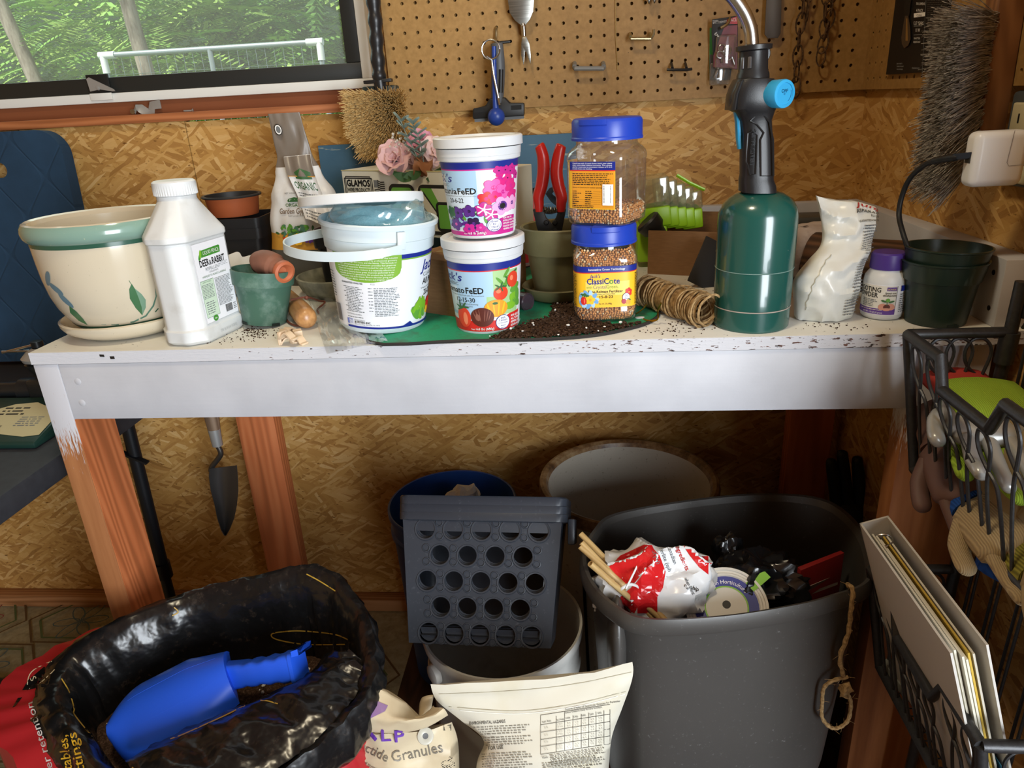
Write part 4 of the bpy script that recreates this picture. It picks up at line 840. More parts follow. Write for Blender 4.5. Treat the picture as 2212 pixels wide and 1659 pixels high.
def pellets(T, zr, seed, name, label, top=None, n=1300):
    R = random.Random(seed); gs = [[], [], []]; rp = .00165
    def sc(z): return .955 if z < .090 else .955-(z-.090)/.013*.13
    cand = []
    z = .004
    while z < zr:
        k = sc(z); m = int(2*pi*.044*k/(rp*2.02))
        for i in range(m):
            a = 2*pi*(i+R.uniform(-.3, .3))/m; q = a/(2*pi)*72; j = int(q) % 72; f = q-int(q); x = SQ[j][0]*(1-f)+SQ[(j+1) % 72][0]*f; y = SQ[j][1]*(1-f)+SQ[(j+1) % 72][1]*f
            kk = k*(.9+.08*(z/.01) if z < .01 else 1)-R.uniform(.02, .06); cand.append(V((x*kk, y*kk, z+R.uniform(-.0006, .0006))))
        z += rp*1.75
    if top:
        for i in range(900):
            a, rr = R.uniform(0, 6.283), R.random()**.5*.93; j = int(a/(2*pi)*72) % 72; cand.append(V((SQ[j][0]*rr, SQ[j][1]*rr, zr+R.uniform(-.001, .0012))))
    cand = [p for p in cand if (T.matrix_basis.to_3x3() @ V((p.x, p.y, 0))).dot(V((CAM.x-T.location.x, CAM.y-T.location.y, 0)).normalized()) > -.022 or top]
    for p in cand: gs[R.choices((0, 1, 2), (.86, .11, .03))[0]].append(sph(p, rp*R.uniform(.85, 1.1), 7, 5))
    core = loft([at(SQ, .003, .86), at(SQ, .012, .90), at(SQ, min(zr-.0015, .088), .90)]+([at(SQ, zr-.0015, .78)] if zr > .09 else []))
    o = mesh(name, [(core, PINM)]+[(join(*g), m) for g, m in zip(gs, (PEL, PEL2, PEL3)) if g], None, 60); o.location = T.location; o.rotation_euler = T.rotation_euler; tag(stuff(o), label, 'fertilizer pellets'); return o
c, r = stand(1238, 1372, 702); J1 = V((c.x, c.y+.001, B+.003))
T = jar('pellet_jar', 'full lower clear jar with a yellow and blue label', J1, rad(2))
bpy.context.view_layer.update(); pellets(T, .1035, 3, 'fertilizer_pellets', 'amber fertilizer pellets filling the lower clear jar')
def sqfn(T, k, face):
    # v height, u along the flat face whose outward direction is -y (face 0) or +/-x
    def fn(u, v, o):
        a = -pi/2+face*pi/2; s = u/.0455; s = max(-1.9, min(1.9, s)); ang = a+math.atan(s) if abs(s) < 1 else a+math.copysign(pi/4+(abs(s)-1)*.85, s)
        c_, s_ = abs(cos(ang)), abs(sin(ang)); rr = ((c_/.0455)**4.6+(s_/.0455)**4.6)**(-1/4.6)*k+o; return (rr*cos(ang), rr*sin(ang), v)
    return fn
L = Lab(); YJ = mat('label_golden', '#f0bb2b', .4); YJL = mat('label_pale_golden', '#f4cf63', .4)
L.rect(-.068, .0225, .068, .0730, YJ, 48); L.rect(-.03, .04, .035, .060, YJL, 20); L.rect(-.068, .0730, .068, .0815, NAVY, 48); L.rect(-.068, .0720, .068, .0732, REDP, 48)
L.txt('Innovative Green Technology', .001, .0758, .0031, WINK, 'C', .052, .03); L.txt("Jack's", -.016, .0655, .0050, NAVY, 'C', .0145, .02, .25)
L.txt('ClassiC', .0035, .0565, .0086, NAVY, 'R', .031, .035); L.txt('o', .0042, .0565, .0086, GRN, 'L', .0058, .035); L.txt('te', .0105, .0565, .0086, NAVY, 'L', .0085, .035); L.txt('with', -.0285, .0505, .0036, GRN, 'L', .0085); L.txt('Crystal', -.0185, .0500, .0052, GREY, 'L', .0185); L.txt('Green.', .0005, .0500, .0052, GRN, 'L', .0165)
L.txt('Time-Release Fertilizer', -.0015, .0440, .0038, INK, 'C', .050, .03); L.txt('For Indoor and Outdoor Plants', -.001, .0412, .0018, INK, 'C', .027); L.txt('15-8-23', 0, .0362, .0039, INK, 'C', .0185, .02); L.txt('Net Wt. 2 lb (908g)', -.001, .0268, .0024, INK, 'C', .018)
for k in range(12): L.ell(-.028+.013*cos(k*.55), .0345+.0095*sin(k*.55), .0055, .003, (SKY, mat('print_blue_splash', '#6f9fd0', .4))[k % 2], 9, k*.8, 1)
for k in range(5): L.ell(-.036+.0025*k, .042-.0005*k, .0035, .0014, DGRN, 9, k*.7, 1)
L.ell(-.033, .0325, .0055, .0058, REDP, 16); L.ell(-.0315, .0325, .0012, .004, mat('print_red_light', '#ee6a55', .4), 8); L.flower(-.0225, .034, .0068, YEL, ORA, 5, 3)
L.flower(.033, .0435, .0060, REDP, ORA, 6, 3, .2); L.ell(.0285, .0365, .0060, .0060, NAVY, 24); L.ell(.0285, .0365, .0055, .0055, WINK, 24)
for i, t in enumerate(('Feeds', 'Up to', '4 Months')): L.txt(t, .0285, .0385-.0026*i, .0018, NAVY, 'C', None, .03, 0, 0, .8)
L.ell(.025, .0305, .0036, .0036, mat('print_rose', '#a8233b', .4), 12); L.ell(.0318, .0298, .0040, .0038, ORA, 14); L.ell(.034, .033, .003, .001, DGRN, 8, -.4, 1)
L.fine(-.067, .024, -.047, .071, .0022, INK, 12); L.fine(.047, .024, .067, .071, .0022, INK, 13)
L.build('label', T, sqfn(T, .986, 0), sm=1)
J2 = V((J1.x+.005, J1.y+.003, J1.z+.1366)); 
T = jar('pellet_jar', 'nearly empty upper clear jar turned sideways on the full one', J2, rad(-27)); T.scale = (1.04, 1.04, 1.02)
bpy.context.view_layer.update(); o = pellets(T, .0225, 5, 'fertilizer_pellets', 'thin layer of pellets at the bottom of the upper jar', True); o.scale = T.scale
L = Lab(); OR2 = mat('label_orange', '#e0982b', .4)
L.rect(-.040, .0225, .033, .0835, YJ, 34); L.rect(-.037, .0725, .033, .0835, NAVY, 28); L.rect(-.037, .0715, .033, .0728, REDP, 28); L.rect(-.032, .0235, .032, .0715, OR2, 28)
for i, t in enumerate(('ClassiCote with Crystal Green feeds your plants', 'slow, controlled release nutrients. This unique', 'safe for roots and a consistent release of 4 to 5', 'months from one feeding.')): L.txt(t, -.030, .0805-.0023*i, .0016, WINK, 'L', .058 if i < 3 else .03)
L.fine(-.030, .0525, .030, .070, .0023, INK, 14, ragged=.15); L.txt('Amount of ClassiCote for outdoor plantings', -.030, .0498, .0016, INK, 'L', .044)
for i in range(7): L.fine(-.030, .0475-.0027*i-.0023, -.022+.006*(i % 2), .0475-.0027*i, .0023, INK, 90+i); L.fine(-.010, .0475-.0027*i-.0023, .000, .0475-.0027*i, .0023, INK, 99+i); L.line([(-.03, .0452-.0027*i), (.012, .0452-.0027*i)], .0002, INK)
L.fine(-.030, .024, .012, .0285, .0022, INK, 15); L.rect(.0145, .028, .0295, .055, WINK, 6); L.bars(.016, .031, .026, .0535, INK, 6, False)
L.build('label', T, sqfn(T, .986, 0), sm=1)
L = Lab(); L.rect(-.002, .0225, .034, .0835, YJ, 16); L.rect(-.002, .0725, .034, .0835, mat('print_purple_band', '#6b4aa0', .4), 16); L.rect(-.002, .0715, .034, .0728, REDP, 16); L.txt('Classi', .003, .058, .0085, NAVY, 'L', .024, .03, 0); L.txt('with', .004, .0515, .0035, GRN); L.txt('Time', .004, .0455, .004, REDP, 'L', None, .02); L.txt('15-8', .008, .037, .004, INK); L.flower(.024, .034, .006, REDP, ORA, 5); L.ell(.02, .028, .005, .004, LIME)
L.build('side_label', T, sqfn(T, .986, -1), sm=1)
GOLD = mat('gold_twist_wire', '#c9a83a', .25, 1.)
p = [Az(1378, 683), Az(1398, 693, .003), Az(1420, 690, .008), Az(1421, 672, .020), Az(1428, 655, .034)]; p2 = [Az(1374, 678, .004), Az(1388, 668, .012), Az(1396, 658, .02)]
T = thing('twist_tie', 'gold foil twist tie on the green mat beside the full jar', 'twist tie', p[0]); mesh('strip', [(join(tube(spl([q-p[0] for q in p], 6), .0012, 5, flat=1.6), tube(spl([q-p[0] for q in p2], 5), .001, 5)), GOLD)], T)
T = thing('round_tag', 'tiny white oval tag on the green mat', 'tag', Az(1382, 690)+V((0, 0, .0024)), .1); mesh('disc', [(xf(lathe([(0, 0), (.0068, 0), (.0068, .0012), (0, .0012)], 24), Matrix.Scale(.55, 4, (0, 1, 0))), WP)], T)

# ---- olive pot, saucer and pruners
OLV = NT('olive_glaze', .5, .4); OLV.col(OLV.mix(OLV.rng(OLV.noi(OLV.co, 40., 4), .5, .8, 0, .4), lin('#76704e'), lin('#8d8867'))); OLV = OLV.m
OP = V((-.031, .228, B))
T = thing('olive_saucer', 'olive saucer under the olive pot', 'saucer', OP+V((0, 0, .0025)))
mesh('dish', [(lathe([(0, 0), (.048, 0), (.054, .004), (.0605, .017), (.062, .0205), (.0595, .022), (.056, .019), (.05, .008), (0, .0075)], 56), OLV)], T)
T = thing('olive_pot', 'olive plastic flower pot holding the red pruners', 'pot', OP+V((0, 0, .0105)))
mesh('body', [(lathe([(0, 0), (.038, 0), (.041, .002), (.0505, .066)], 64), OLV)], T); mesh('rim', [(lathe([(.0505, .066), (.0555, .067), (.0605, .103), (.0612, .1065), (.0595, .1085), (.0555, .107), (.052, .07), (.046, .062), (.036, .004), (0, .004)], 64), OLV)], T, 30)
RG, BLKM = mat('red_vinyl_grip', '#b3211c', .28), mat('black_steel', '#242426', .45, .4)
a = Ay(1188, 490, OP.y-.012); T = thing('pruners', 'red-handled garden pruners standing handles up in the olive pot', 'pruners', a)
def px(x, y): q = Ay(x, y, OP.y-.012)-a; return V((q.x, 0, q.z))
for sgn, path in ((0, ((1164, 440), (1163, 425), (1170, 400), (1174, 370), (1173, 340), (1167, 318), (1164, 312))), (1, ((1212, 440), (1213, 425), (1206, 400), (1202, 370), (1206, 340), (1211, 318), (1213, 312)))):
    c_ = [px(*q) for q in path]; c_ = spl([c_[0]+V((0, 0, -.012))]+c_, 5); n = len(c_)
    mesh('grip', [(tube(c_, [.0088*(.75+.35*sin(pi*min(1, i/n*1.0)))*(1 if i < n-3 else (.9, .7, .35)[i-n+3]) for i in range(n)], 14), RG)], T)
bl = [px(*q) for q in ((1151, 452), (1172, 447), (1180, 470), (1192, 482), (1201, 470), (1208, 447), (1223, 452), (1214, 498), (1200, 520), (1172, 520), (1160, 492))]
mesh('blades', [(xf(prism([(q.x, q.z) for q in bl], -.004, .004, .001), Matrix.Rotation(pi/2, 4, 'X')), BLKM)], T, 30)
for q in ((1180, 480), (1199, 480), (1200, 498)): p = px(*q); mesh('rivet', [(mv(rot(lathe([(0, .0062), (.003, .0058), (.0042, .004), (.0042, .003)], 12), 'X', pi/2), p.x, 0, p.z), BLKM)], T)
s0, s1 = px(1172, 453), px(1205, 453); mesh('spring', [(tube([s0.lerp(s1, t/60)+V((0, .0042*cos(t*.85), .0042*sin(t*.85))) for t in range(61)], .0008, 5), mat('dull_spring', '#6d675c', .35, .9))], T)

# ---- brown cardboard box, printed white box on it, bouquet, blue board
CARD = NT('brown_card', .8, .2); CARD.col(CARD.mix(CARD.noi(CARD.mp(CARD.co, sc=(20, 20, 120)), 3., 3), lin('#7c5a3c'), lin('#96714e'))); CARD = CARD.m
ba = math.atan2(-.12, .213)
W3 = V((cos(ba), sin(ba), 0)); W4 = V((-sin(ba), cos(ba), 0)); Ob = V((-.433, .42, B))
T = thing('brown_box', 'closed brown cardboard box under the white printed box', 'box', V((-.212, .118, B))-W3*.05+V((0, .012, 0)), ba)
mesh('carton', [(bb(-.02, .078, .004, .20, 0, .088, .001), CARD)], T, 0)
mesh('tape', [(bb(.005, .043, .05, .2004, .0878, .0885), mat('box_tape', '#9a7b54', .3))], T, 0)
WCARD = NT('white_card', .6, .3); WCARD.col(WCARD.mix(WCARD.rng(WCARD.noi(WCARD.co, 9., 5), .45, .75, 0, .6), lin('#d9d8ca'), lin('#b9b59f'))); WCARD = WCARD.m
T = thing('printed_box', 'white cardboard box of wire products with green and black printing', 'box', Ob+V((0, 0, .0895)), ba)
h = .112
mesh('carton', [(bb(0, .335, 0, .13, 0, h, .0015), WCARD)], T, 0)
L = Lab(); L.frame(.006, .062, .076, .098, .0022, INK); L.frame(.0095, .0590, .0725, .101, .0016, INK)
L.txt('GLAMOS', .041, .0840, .0120, INK, 'C', .058, .06); L.txt('WIRE PRODUCTS', .041, .0745, .0068, INK, 'C', .058, .03); L.txt('SINCE 1956', .041, .0680, .0036, INK, 'C', .02, .04); L.line([(.012, .0697), (.028, .0697)], .0007, INK); L.line([(.054, .0697), (.070, .0697)], .0007, INK)
L.rect(.0805, .083, .0905, .0955, GREY); [L.line([(.0805+(.011 if k > 2 else 0), .0705+.0038*k), (.090, .0725+.0038*k), (.098, .0705+.0036*k), (.107, .0710+.0036*k)], .0018, INK) for k in range(7)]
L.txt('Made in the U.S.A.', .081, .061, .0045, INK, 'L', .034, .03); L.txt('QUALITY & SERVICE', .010, .054, .0036, INK, 'L', .045, .04)
def rbox(x0, y0, x1, y1, r, w, m, mf=None):
    o = [(( x0+x1)/2+p[0], (y0+y1)/2+p[1]) for p in rr2(x1-x0, y1-y0, r)]; L.poly(o, m); i = [((x0+x1)/2+p[0], (y0+y1)/2+p[1]) for p in rr2(x1-x0-2*w, y1-y0-2*w, max(.001, r-w))]; L.poly(i, mf or WCARD)
BG = mat('box_green', '#62a13c', .5)
rbox(.116, .006, .176, .090, .012, .006, INK, BG); L.ell(.166, .03, .028, .045, mat('box_white_print', '#dcdccf', .6), 20); L.line([(.150, .03), (.165, .06), (.172, .075)], .003, INK)
rbox(.184, .006, .262, .090, .012, .006, INK, None); L.poly([(.190, .084), (.215, .084), (.235, .05), (.225, .04)], BG); L.line([(.195, .078), (.235, .03)], .003, INK); L.line([(.195, .05), (.215, .03), (.24, .055)], .003, INK); rbox(.222, .012, .262, .062, .008, .005, INK, BG)
L.build('print', T, lambda u, v, o: (u, -o, v))
mesh('open_edge', [(bb(0, .335, -.0006, .0, h-.0012, h+.0006), mat('card_edge', '#b8ad7e', .8))], T, 0)
# bouquet lying on the white box
top = Ob.z+.0895+h
T = thing('bouquet', 'faded pink artificial bouquet with eucalyptus lying on the white box', 'flowers', Ay(872, 362, .37)*1)
T.location.z = top+.001
PK = [mat('petal_pale', '#dcb4b4', .6), mat('petal_pink', '#d191a5', .6), mat('petal_blush', '#e3c5c1', .6)]
def rose(c_, r, m, seed):
    R = random.Random(seed); gs = []
    for k in range(15):
        ring = k/15; a = k*2.4; tilt = 1.25-ring*1.15; rr = r*(.28+.75*ring)
        def pet(u, v, a=a, tilt=tilt, rr=rr, R1=R.random()):
            w = (u-.5)*1.9*sin(pi*min(.98, .22+v*.62)); rad_ = rr*(.18+.82*v); z = rr*(v*sin(tilt)*1.15)-.25*rr*w*w+.08*rr*sin(u*9+R1*9)*v
            x, y = rad_*cos(tilt)*1.05+.10*rr, w*rr*.85; return (x*cos(a)-y*sin(a), x*sin(a)+y*cos(a), z)
        gs.append(grid(pet, 8, 6))
    return mv(solid(join(*gs), .0007), *c_)
for k, (x, y, yy, r, m) in enumerate(((852, 345, .36, .032, 0), (905, 345, .39, .034, 2), (912, 312, .40, .026, 1), (945, 330, .36, .028, 2))):
    p = Ay(x, y, yy)-V(T.location); g = rose((0, 0, 0), r, 0, k+2)
    mesh('bloom', [(mv(rot(rot(g, 'X', rad(58)), 'Z', rad(-12+10*k)), *p), PK[m])], T, 50)
EUC, LEAFG = mat('eucalyptus_leaf', '#7f9087', .6), mat('bouquet_leaf', '#3f6238', .5)
def sprig(pts, n, seed, ls=.0125):
    R = random.Random(seed); c_ = spl([Ay(*q)-V(T.location) for q in pts], 6); gs = []
    for i in range(3, len(c_), 3):
        for s in (-1, 1):
            a = R.uniform(.3, 1.2)*s; d = V((sin(a)*s*.9 if s > 0 else -abs(sin(a))*.9, R.uniform(-.6, .2), .45)).normalized(); q = along(c_[i], c_[i]+d)
            gs.append(xf([(g_) for g_ in [grid(lambda u, v: (ls*.85*sin(pi*v)**.6*(u-.5), .0015*cos(pi*u*2), ls*1.5*v), 4, 6)]][0], q))
    return c_, join(*gs)
for k, q in enumerate((((905, 355, .33), (895, 325, .33), (880, 295, .34), (866, 262, .345)), ((915, 350, .33), (910, 315, .33), (902, 290, .335), (892, 268, .34)))):
    c_, g = sprig(q, 5, k+1); mesh('eucalyptus_sprig', [(tube(c_, .0009, 5), EUC), (solid(g, .0004), EUC)], T, 40)
p = Ay(915, 372, .325)-V(T.location)
def dead(u, v): k = noise.noise(V((u*3, v*3, 5))); return (p.x+(u-.5)*.034+.006*k, p.y-.008+.012*k+.02*(v-.5)**2*4, p.z-.014+.036*v+.006*sin(u*7))
mesh('dried_leaf', [(solid(grid(dead, 14, 14), .0008), mat('dried_leaf_brown', '#8a5a38', .7))], T, 50)
for k, (x, y) in enumerate(((868, 384), (890, 380), (940, 380))):
    q = Ay(x, y, .315)-V(T.location); mesh('leaf', [(mv(rot(grid(lambda u, v: (.032*(v-.5), .006*sin(pi*v), .016*(u-.5)*sin(pi*v)+.006*sin(pi*u)), 6, 8), 'Y', .4-.5*k), *q), LEAFG)], T, 40)
R = random.Random(4); q = Ay(858, 318, .37)-V(T.location); mesh('filler_flowers', [(join(*[sph(q+V((R.gauss(0, .011), R.gauss(0, .006), R.gauss(0, .009))), R.uniform(.001, .0026), 6, 4) for k in range(90)]), mat('filler_white', '#cfcbc0', .7))], T)
def blueboard():
    s = NT('worn_blue_paint', .6, .3); p = s.mp(s.co, sc=(3, 3, 34)); n = s.noi(p, 3.2, 6, .65); b = s.mix(s.noi(s.co, 12., 3), lin('#31536e'), lin('#4a6f88')); zx = s.noi(s.co, 5., 2)
    s.col(s.mix(s.rng(s.mth('ADD', n, s.mth('MULTIPLY', zx, .25)), .735, .76), b, lin('#8f9a94'))); s.bump(n, .3, .001); return s.m
c0 = Ay(960, 470, .562); T = thing('painted_sign', 'worn blue wooden sign with black script leaning behind the pots', 'sign', (-.262, .556, B+.0022), eul=(rad(-4), 0, 0))
mesh('board', [(bb(-.262, .262, 0, .016, 0, .238, .002), blueboard())], T)
L = Lab(); L.txt('Flowers', -.19, .085, .085, mat('sign_script', '#1f2226', .6), 'L', .42, .01, .25)
L.build('lettering', T, lambda u, v, o: (u, -o, v))
RPL = mat('red_plastic', '#b5201f', .45); a = Ay(1130, 570, .50)
q = [Ay(x, y, .50)-a for x, y in ((1085, 575), (1143, 573), (1147, 520), (1168, 480), (1163, 458), (1135, 412), (1120, 400), (1085, 395))]
T = thing('red_sheet', 'red plastic sheet standing between the petunia tub and olive pot', 'sheet', (a.x, .492, B+.0025))
mesh('panel', [(xf(prism([(v.x, v.z-q[0].z) for v in q], -.003, .003, .001), Matrix.Rotation(pi/2, 4, 'X')), RPL)], T, 30)

# ---- gypsum bag with a rolled top
def bagm(n, c, c2='#c9c6bf', r=.33):
    s = NT(n, r, .5); s.col(s.mix(s.rng(s.noi(s.co, 14., 4), .5, .8, 0, .5), lin(c), lin(c2))); return s.m
GW = bagm('gypsum_white', '#e0e0e0'); GG = mat('gypsum_taupe', '#7a7066', .35); GO = mat('gypsum_ochre', '#c9933a', .4); GD = mat('gypsum_dark_base', '#4d4b45', .4)
TB = V((-.506, .398, B)); T = thing('gypsum_bag', 'white and taupe garden gypsum bag with a folded-over top', 'bag', TB, rad(-4))
WIDTH = [(0, .072, .036), (.02, .076, .04), (.06, .075, .042), (.11, .072, .040), (.16, .062, .030), (.20, .044, .014), (.235, .033, .006), (.305, .030, .0035)]
def wb(z):
    for (a0_, w0, d0), (a1_, w1, d1) in zip(WIDTH, WIDTH[1:]):
        if z <= a1_+1e-9: t = (z-a0_)/(a1_-a0_); t = t*t*(3-2*t); return w0+(w1-w0)*t, d0+(d1-d0)*t
    return WIDTH[-1][1:]
def lean(z): return -.022*max(0, (z-.10)/.2)**1.5+.012*(z/.3)
NB = 64
def ringb(z):
    w, d = wb(z); o = []
    for k in range(NB):
        a = 2*pi*k/NB; x = w*math.copysign(abs(cos(a))**.75, cos(a)); y = d*math.copysign(abs(sin(a))**.9, sin(a)); j = .0042*noise.noise(V((x*38, z*26, 1 if y < 0 else 5)))+.003*noise.noise(V((x*90, z*30, 2)))
        o.append(V((x+lean(z), y+(j if y < 0 else -j), z)))
    return o
zz = [.305*i/40 for i in range(41)]; ra = [ringb(z) for z in zz]
def zone(z0, z1): return [r for z, r in zip(zz, ra) if z0-1e-6 <= z <= z1+1e-6]
i1, i2, i3 = 9, 13, 28
mesh('sack', [(loft(ra[:i1+1], (True, False)), GD), (loft(ra[i1:i2+1], (False, False)), GO), (loft(ra[i2:i3+1], (False, False)), GW), (loft(ra[i3:], (False, True)), GG)], T, 60)
def gfn(u, v, o): w, d = wb(v); s = max(-.99, min(.99, u/w)); return (u+lean(v), -d*(max(0, 1-abs(s)**2.6))**.5*.98-o-.0035, v)
L = Lab(.00008); L.txt('NET WEIGHT 5 LBS', -.004, .1685, .0030, GREY, 'C', .034); L.poly([(-.017, .155), (.011, .155), (.011, .158), (.008, .1605), (-.003, .163), (-.014, .1605), (-.017, .158)], DGRN); L.txt('ESPOMA', -.003, .1562, .0035, WINK, 'C', .02)
L.txt('ORGANIC', -.003, .1465, .0062, DGRN, 'C', .038, .02); L.txt('Garden Gypsum', -.003, .1345, .0098, mat('gyps_brown', '#6f5a45', .5), 'C', .066, .01, .08); L.txt('Soil Conditioner', -.003, .1295, .0030, GREY, 'C', .03)
R = random.Random(8)
for k in range(60): L.ell(-.006+R.gauss(0, .015), .098+R.uniform(-.006, .016), .005, .0024, (DGRN, GRN, mat('print_teal_leaf', '#4b7a63', .5))[k % 3], 8, R.random()*3, 1)
for k in range(22): L.ell(-.024+R.gauss(0, .006), .0885+R.gauss(0, .003), .0026, .0024, (REDP, ORA)[k % 2], 7, 0, 1)
L.flower(-.004, .089, .0105, YEL, ORA, 7, 1); [L.ell(.014+R.gauss(0, .006), .0895+R.gauss(0, .0035), .003, .0025, PURP, 7, 0, 1) for k in range(18)]
L.ell(-.014, .278, .0075, .0095, INK, 20); L.ell(-.014, .278, .0062, .008, WINK, 20); L.ell(-.014, .278, .0045, .006, GREY, 14)
L.build('print', T, gfn)
# the folded flap: printed back panel hanging forward over the right shoulder
def flap(u, v): x = -.012+.020*v+.046*u+.012*v*v; z = .232-.105*v-.018*u+.02*u*(1-v); return (x+.006*v, -.024-.030*v+.010*u-.004*sin(v*7)+.003*sin(u*9), z)
mesh('flap', [(solid(grid(flap, 14, 24), .0012), GW)], T, 60)
L = Lab(); L.rect(-.0, .70, 1.0, 1.0, GG, 10, 6); L.txt('ORGANIC', .10, .50, .12, DGRN, 'L', .8, .02); L.poly([(.25, .66), (.85, .66), (.85, .76), (.55, .82), (.25, .76)], DGRN); L.fine(.1, .25, .9, .46, .04, GREY, 3); L.fine(.1, .02, .8, .2, .05, GREY, 4)
L.line([(0, .70), (1, .70)], .012, GO)
L.build('flap_print', T, lambda u, v, o: V(flap(u, 1-v))+V((0, -.0016-o, 0)), sm=1)

# ---- back right: cardboard tray, trigger sprayer, clear bins, string, box with dark lid
O2 = Az(1392, 575); ang = rad(-12); T = thing('cardboard_tray', 'open brown cardboard tray behind the jars', 'tray', V((.125, .375, B)), rad(-20))
w, d, h2 = .16, .15, .078; t = .003
mesh('carton', [(join(bb(0, w, 0, t, 0, h2), bb(0, w, d-t, d, 0, h2+.012), bb(0, t, t, d-t, 0, h2), bb(w-t, w, t, d-t, 0, h2), bb(t, w-t, t, d-t, 0, t)), CARD)], T, 0)
mesh('side_flap', [(xf(bb(0, .07, 0, t, 0, .06), Matrix.Translation((w-.002, .002, .012)) @ Matrix.Rotation(rad(35), 4, 'Z')), CARD)], T, 0)
SPG, SPK = mat('sprayer_green', '#2d6b4c', .4), mat('sprayer_black', '#202123', .45)
a = Ay(1440, 520, .40); T = thing('hose_nozzle', 'green and black trigger hose nozzle standing in the cardboard tray', 'nozzle', a)
def p2(x, y, dy=0.): return Ay(x, y, .40+dy)-a
ol = [p2(*q) for q in ((1408, 515), (1438, 497), (1470, 545), (1468, 560), (1450, 565), (1445, 545), (1430, 568), (1420, 562), (1425, 548))]
mesh('body', [(xf(prism([(v.x, v.z) for v in ol], -.014, .014, .003), Matrix.Rotation(pi/2, 4, 'X')), SPG)], T, 40)
h0, h1 = p2(1427, 508), p2(1398, 478); mesh('head', [(xf(lathe([(0, 0), (.013, 0), (.014, .006), (.016, .012), (.022, .018), (.024, .034), (.021, .038), (0, .036)], 28), along(h0, h1)), SPK)], T)
mesh('lever', [(tube([p2(1452, 545), p2(1462, 562), p2(1462, 585)], .007, 8), SPK)], T); mesh('hose_end', [(tube([p2(1440, 555), p2(1448, 590)], .010, 12), SPK)], T)
mesh('latch', [(xf(bb(-.004, .004, -.006, .006, 0, .012, .001), Matrix.Translation(p2(1460, 522)) @ Matrix.Rotation(.5, 4, 'Y')), SPK)], T)
LIM = mat('lime_plastic', '#96c81e', .35); CLB = thin('clear_bin', '#f6f8f0', .08, .10, .08, '#d8e2c8')
a = Ay(1440, 430, .45); T = thing('nested_bins', 'stack of nested lime-bottomed clear plastic bins tipped on its side', 'storage bins', a)
for k in range(5):
    x = 1415+17*k; y0 = 372+10*k; dx = 14 if k else 0
    q = [(x-22*(k == 0)*3, y0+18-6*k), (x+35, y0-2+3*k), (x+38, 470-2*k), (x+28, 477), (x-8, 481-0*k), (x-20*(1 if k else 3), 468)]
    def qq(xx, yy, dd): v = Ay(xx, yy, .45+dd)-a; return v
    front = [qq(xx, yy, -.010*(4-k)*.0+.004*k) for xx, yy in q]
    n_ = len(front); L0 = [f+V((0, .05, .004)) for f in front]
    zc = qq(x, 428+5*k, .0).z
    mesh('bin', [(xf(bb(-.026 if k else -.045, .012, -.030, .030, -.036, .0, .004), Matrix.Translation(qq(x+15, 440+1.5*k, .004*k)) @ Matrix.Rotation(rad(-6), 4, 'Y')), LIM), (xf(bb(-.0265 if k else -.0455, .0125, -.031, .031, .0, .052-.005*k, .003), Matrix.Translation(qq(x+15, 440+1.5*k, .004*k)) @ Matrix.Rotation(rad(-6), 4, 'Y')), CLB)], T, 40)
mesh('rim_strip', [(tube([qq(1462, 378, 0), qq(1490, 395, 0), qq(1522, 410, 0)], .004, 8, flat=.6), LIM)], T)
mesh('support_bin', [(bb(-.055, .0, -.03, .03, qq(1400, 560, 0).z, qq(1400, 482, 0).z, .006), LIM)], T)
TW = NT('jute', .9, .15); TW.col(TW.ramp(TW.noi(TW.co, 200., 3), (.3, '#7b6140'), (.7, '#b39569'))); TW = TW.m
a, b = Az(1392, 628, .022), Az(1528, 672, .024); T = thing('twine_roll', 'roll of brown jute twine lying beside the gas cylinder', 'twine', a); T.matrix_world = along(a, b); bpy.context.view_layer.update()
Lr = (b-a).length; pts = []; nn = 900
for i in range(nn):
    t = i/nn; ph = t*2*pi*34; z = Lr*(.5-.5*cos(t*2*pi*6.5+.2*sin(ph)))*.92+Lr*.04; rr = .0215+.0025*sin(ph*.5+z*40)+.002*noise.noise(V((i*.3, 0, 0))); pts.append((rr*cos(ph), rr*sin(ph), z))
mesh('winding', [(tube(pts, .0016, 5), TW), (lathe([(.019, .002), (.0205, Lr*.5), (.019, Lr-.002)], 24), TW), (lathe([(.010, .0), (.021, .002), (.021, .012)], 20), TW)], T)
mesh('loose_loop', [(tube(spl([(.021, 0, Lr-.004), (.020, .012, Lr+.006), (.004, .024, Lr+.008), (-.016, .014, Lr+.006), (-.018, -.008, Lr+.004), (0, -.022, Lr-.004)], 8), .0017, 5), TW)], T)
LPT = mat('black_tag_card', '#1d1d1e', .5); a = Az(1500, 640); T = thing('hinge_strap', 'flat black metal strap with a hole leaning on the cardboard tray', 'strap', Az(1512, 622)+V((0, .0, .002)), eul=(rad(-30), rad(28), 0))
mesh('plate', [(bb(-.024, .024, -.0015, .0015, 0, .085, .001), LPT)], T); mesh('hole_rim', [(mv(rot(lathe([(.003, 0), (.006, .0015), (.006, 0)], 16), 'X', pi/2), .006, -.0015, .07), mat('tag_hole', '#8d8063', .6))], T)
T = thing('lidded_case', 'low black case with pale lettering against the back wall', 'case', V((.40, .515, B+.001)), rad(-2))
mesh('case', [(bb(-.10, .07, -.028, .030, 0, .060, .004), mat('case_black', '#151516', .4))], T); mesh('lid_edge', [(bb(-.101, .071, -.030, .031, .0605, .072, .003), mat('case_grey_lid', '#4b4a45', .5))], T)
L = Lab(); L.txt('PCES', -.065, .030, .010, mat('pale_print', '#b9b7a4', .5), 'L', .05, .04); L.build('lettering', T, lambda u, v, o: (u, -.028-o, v))
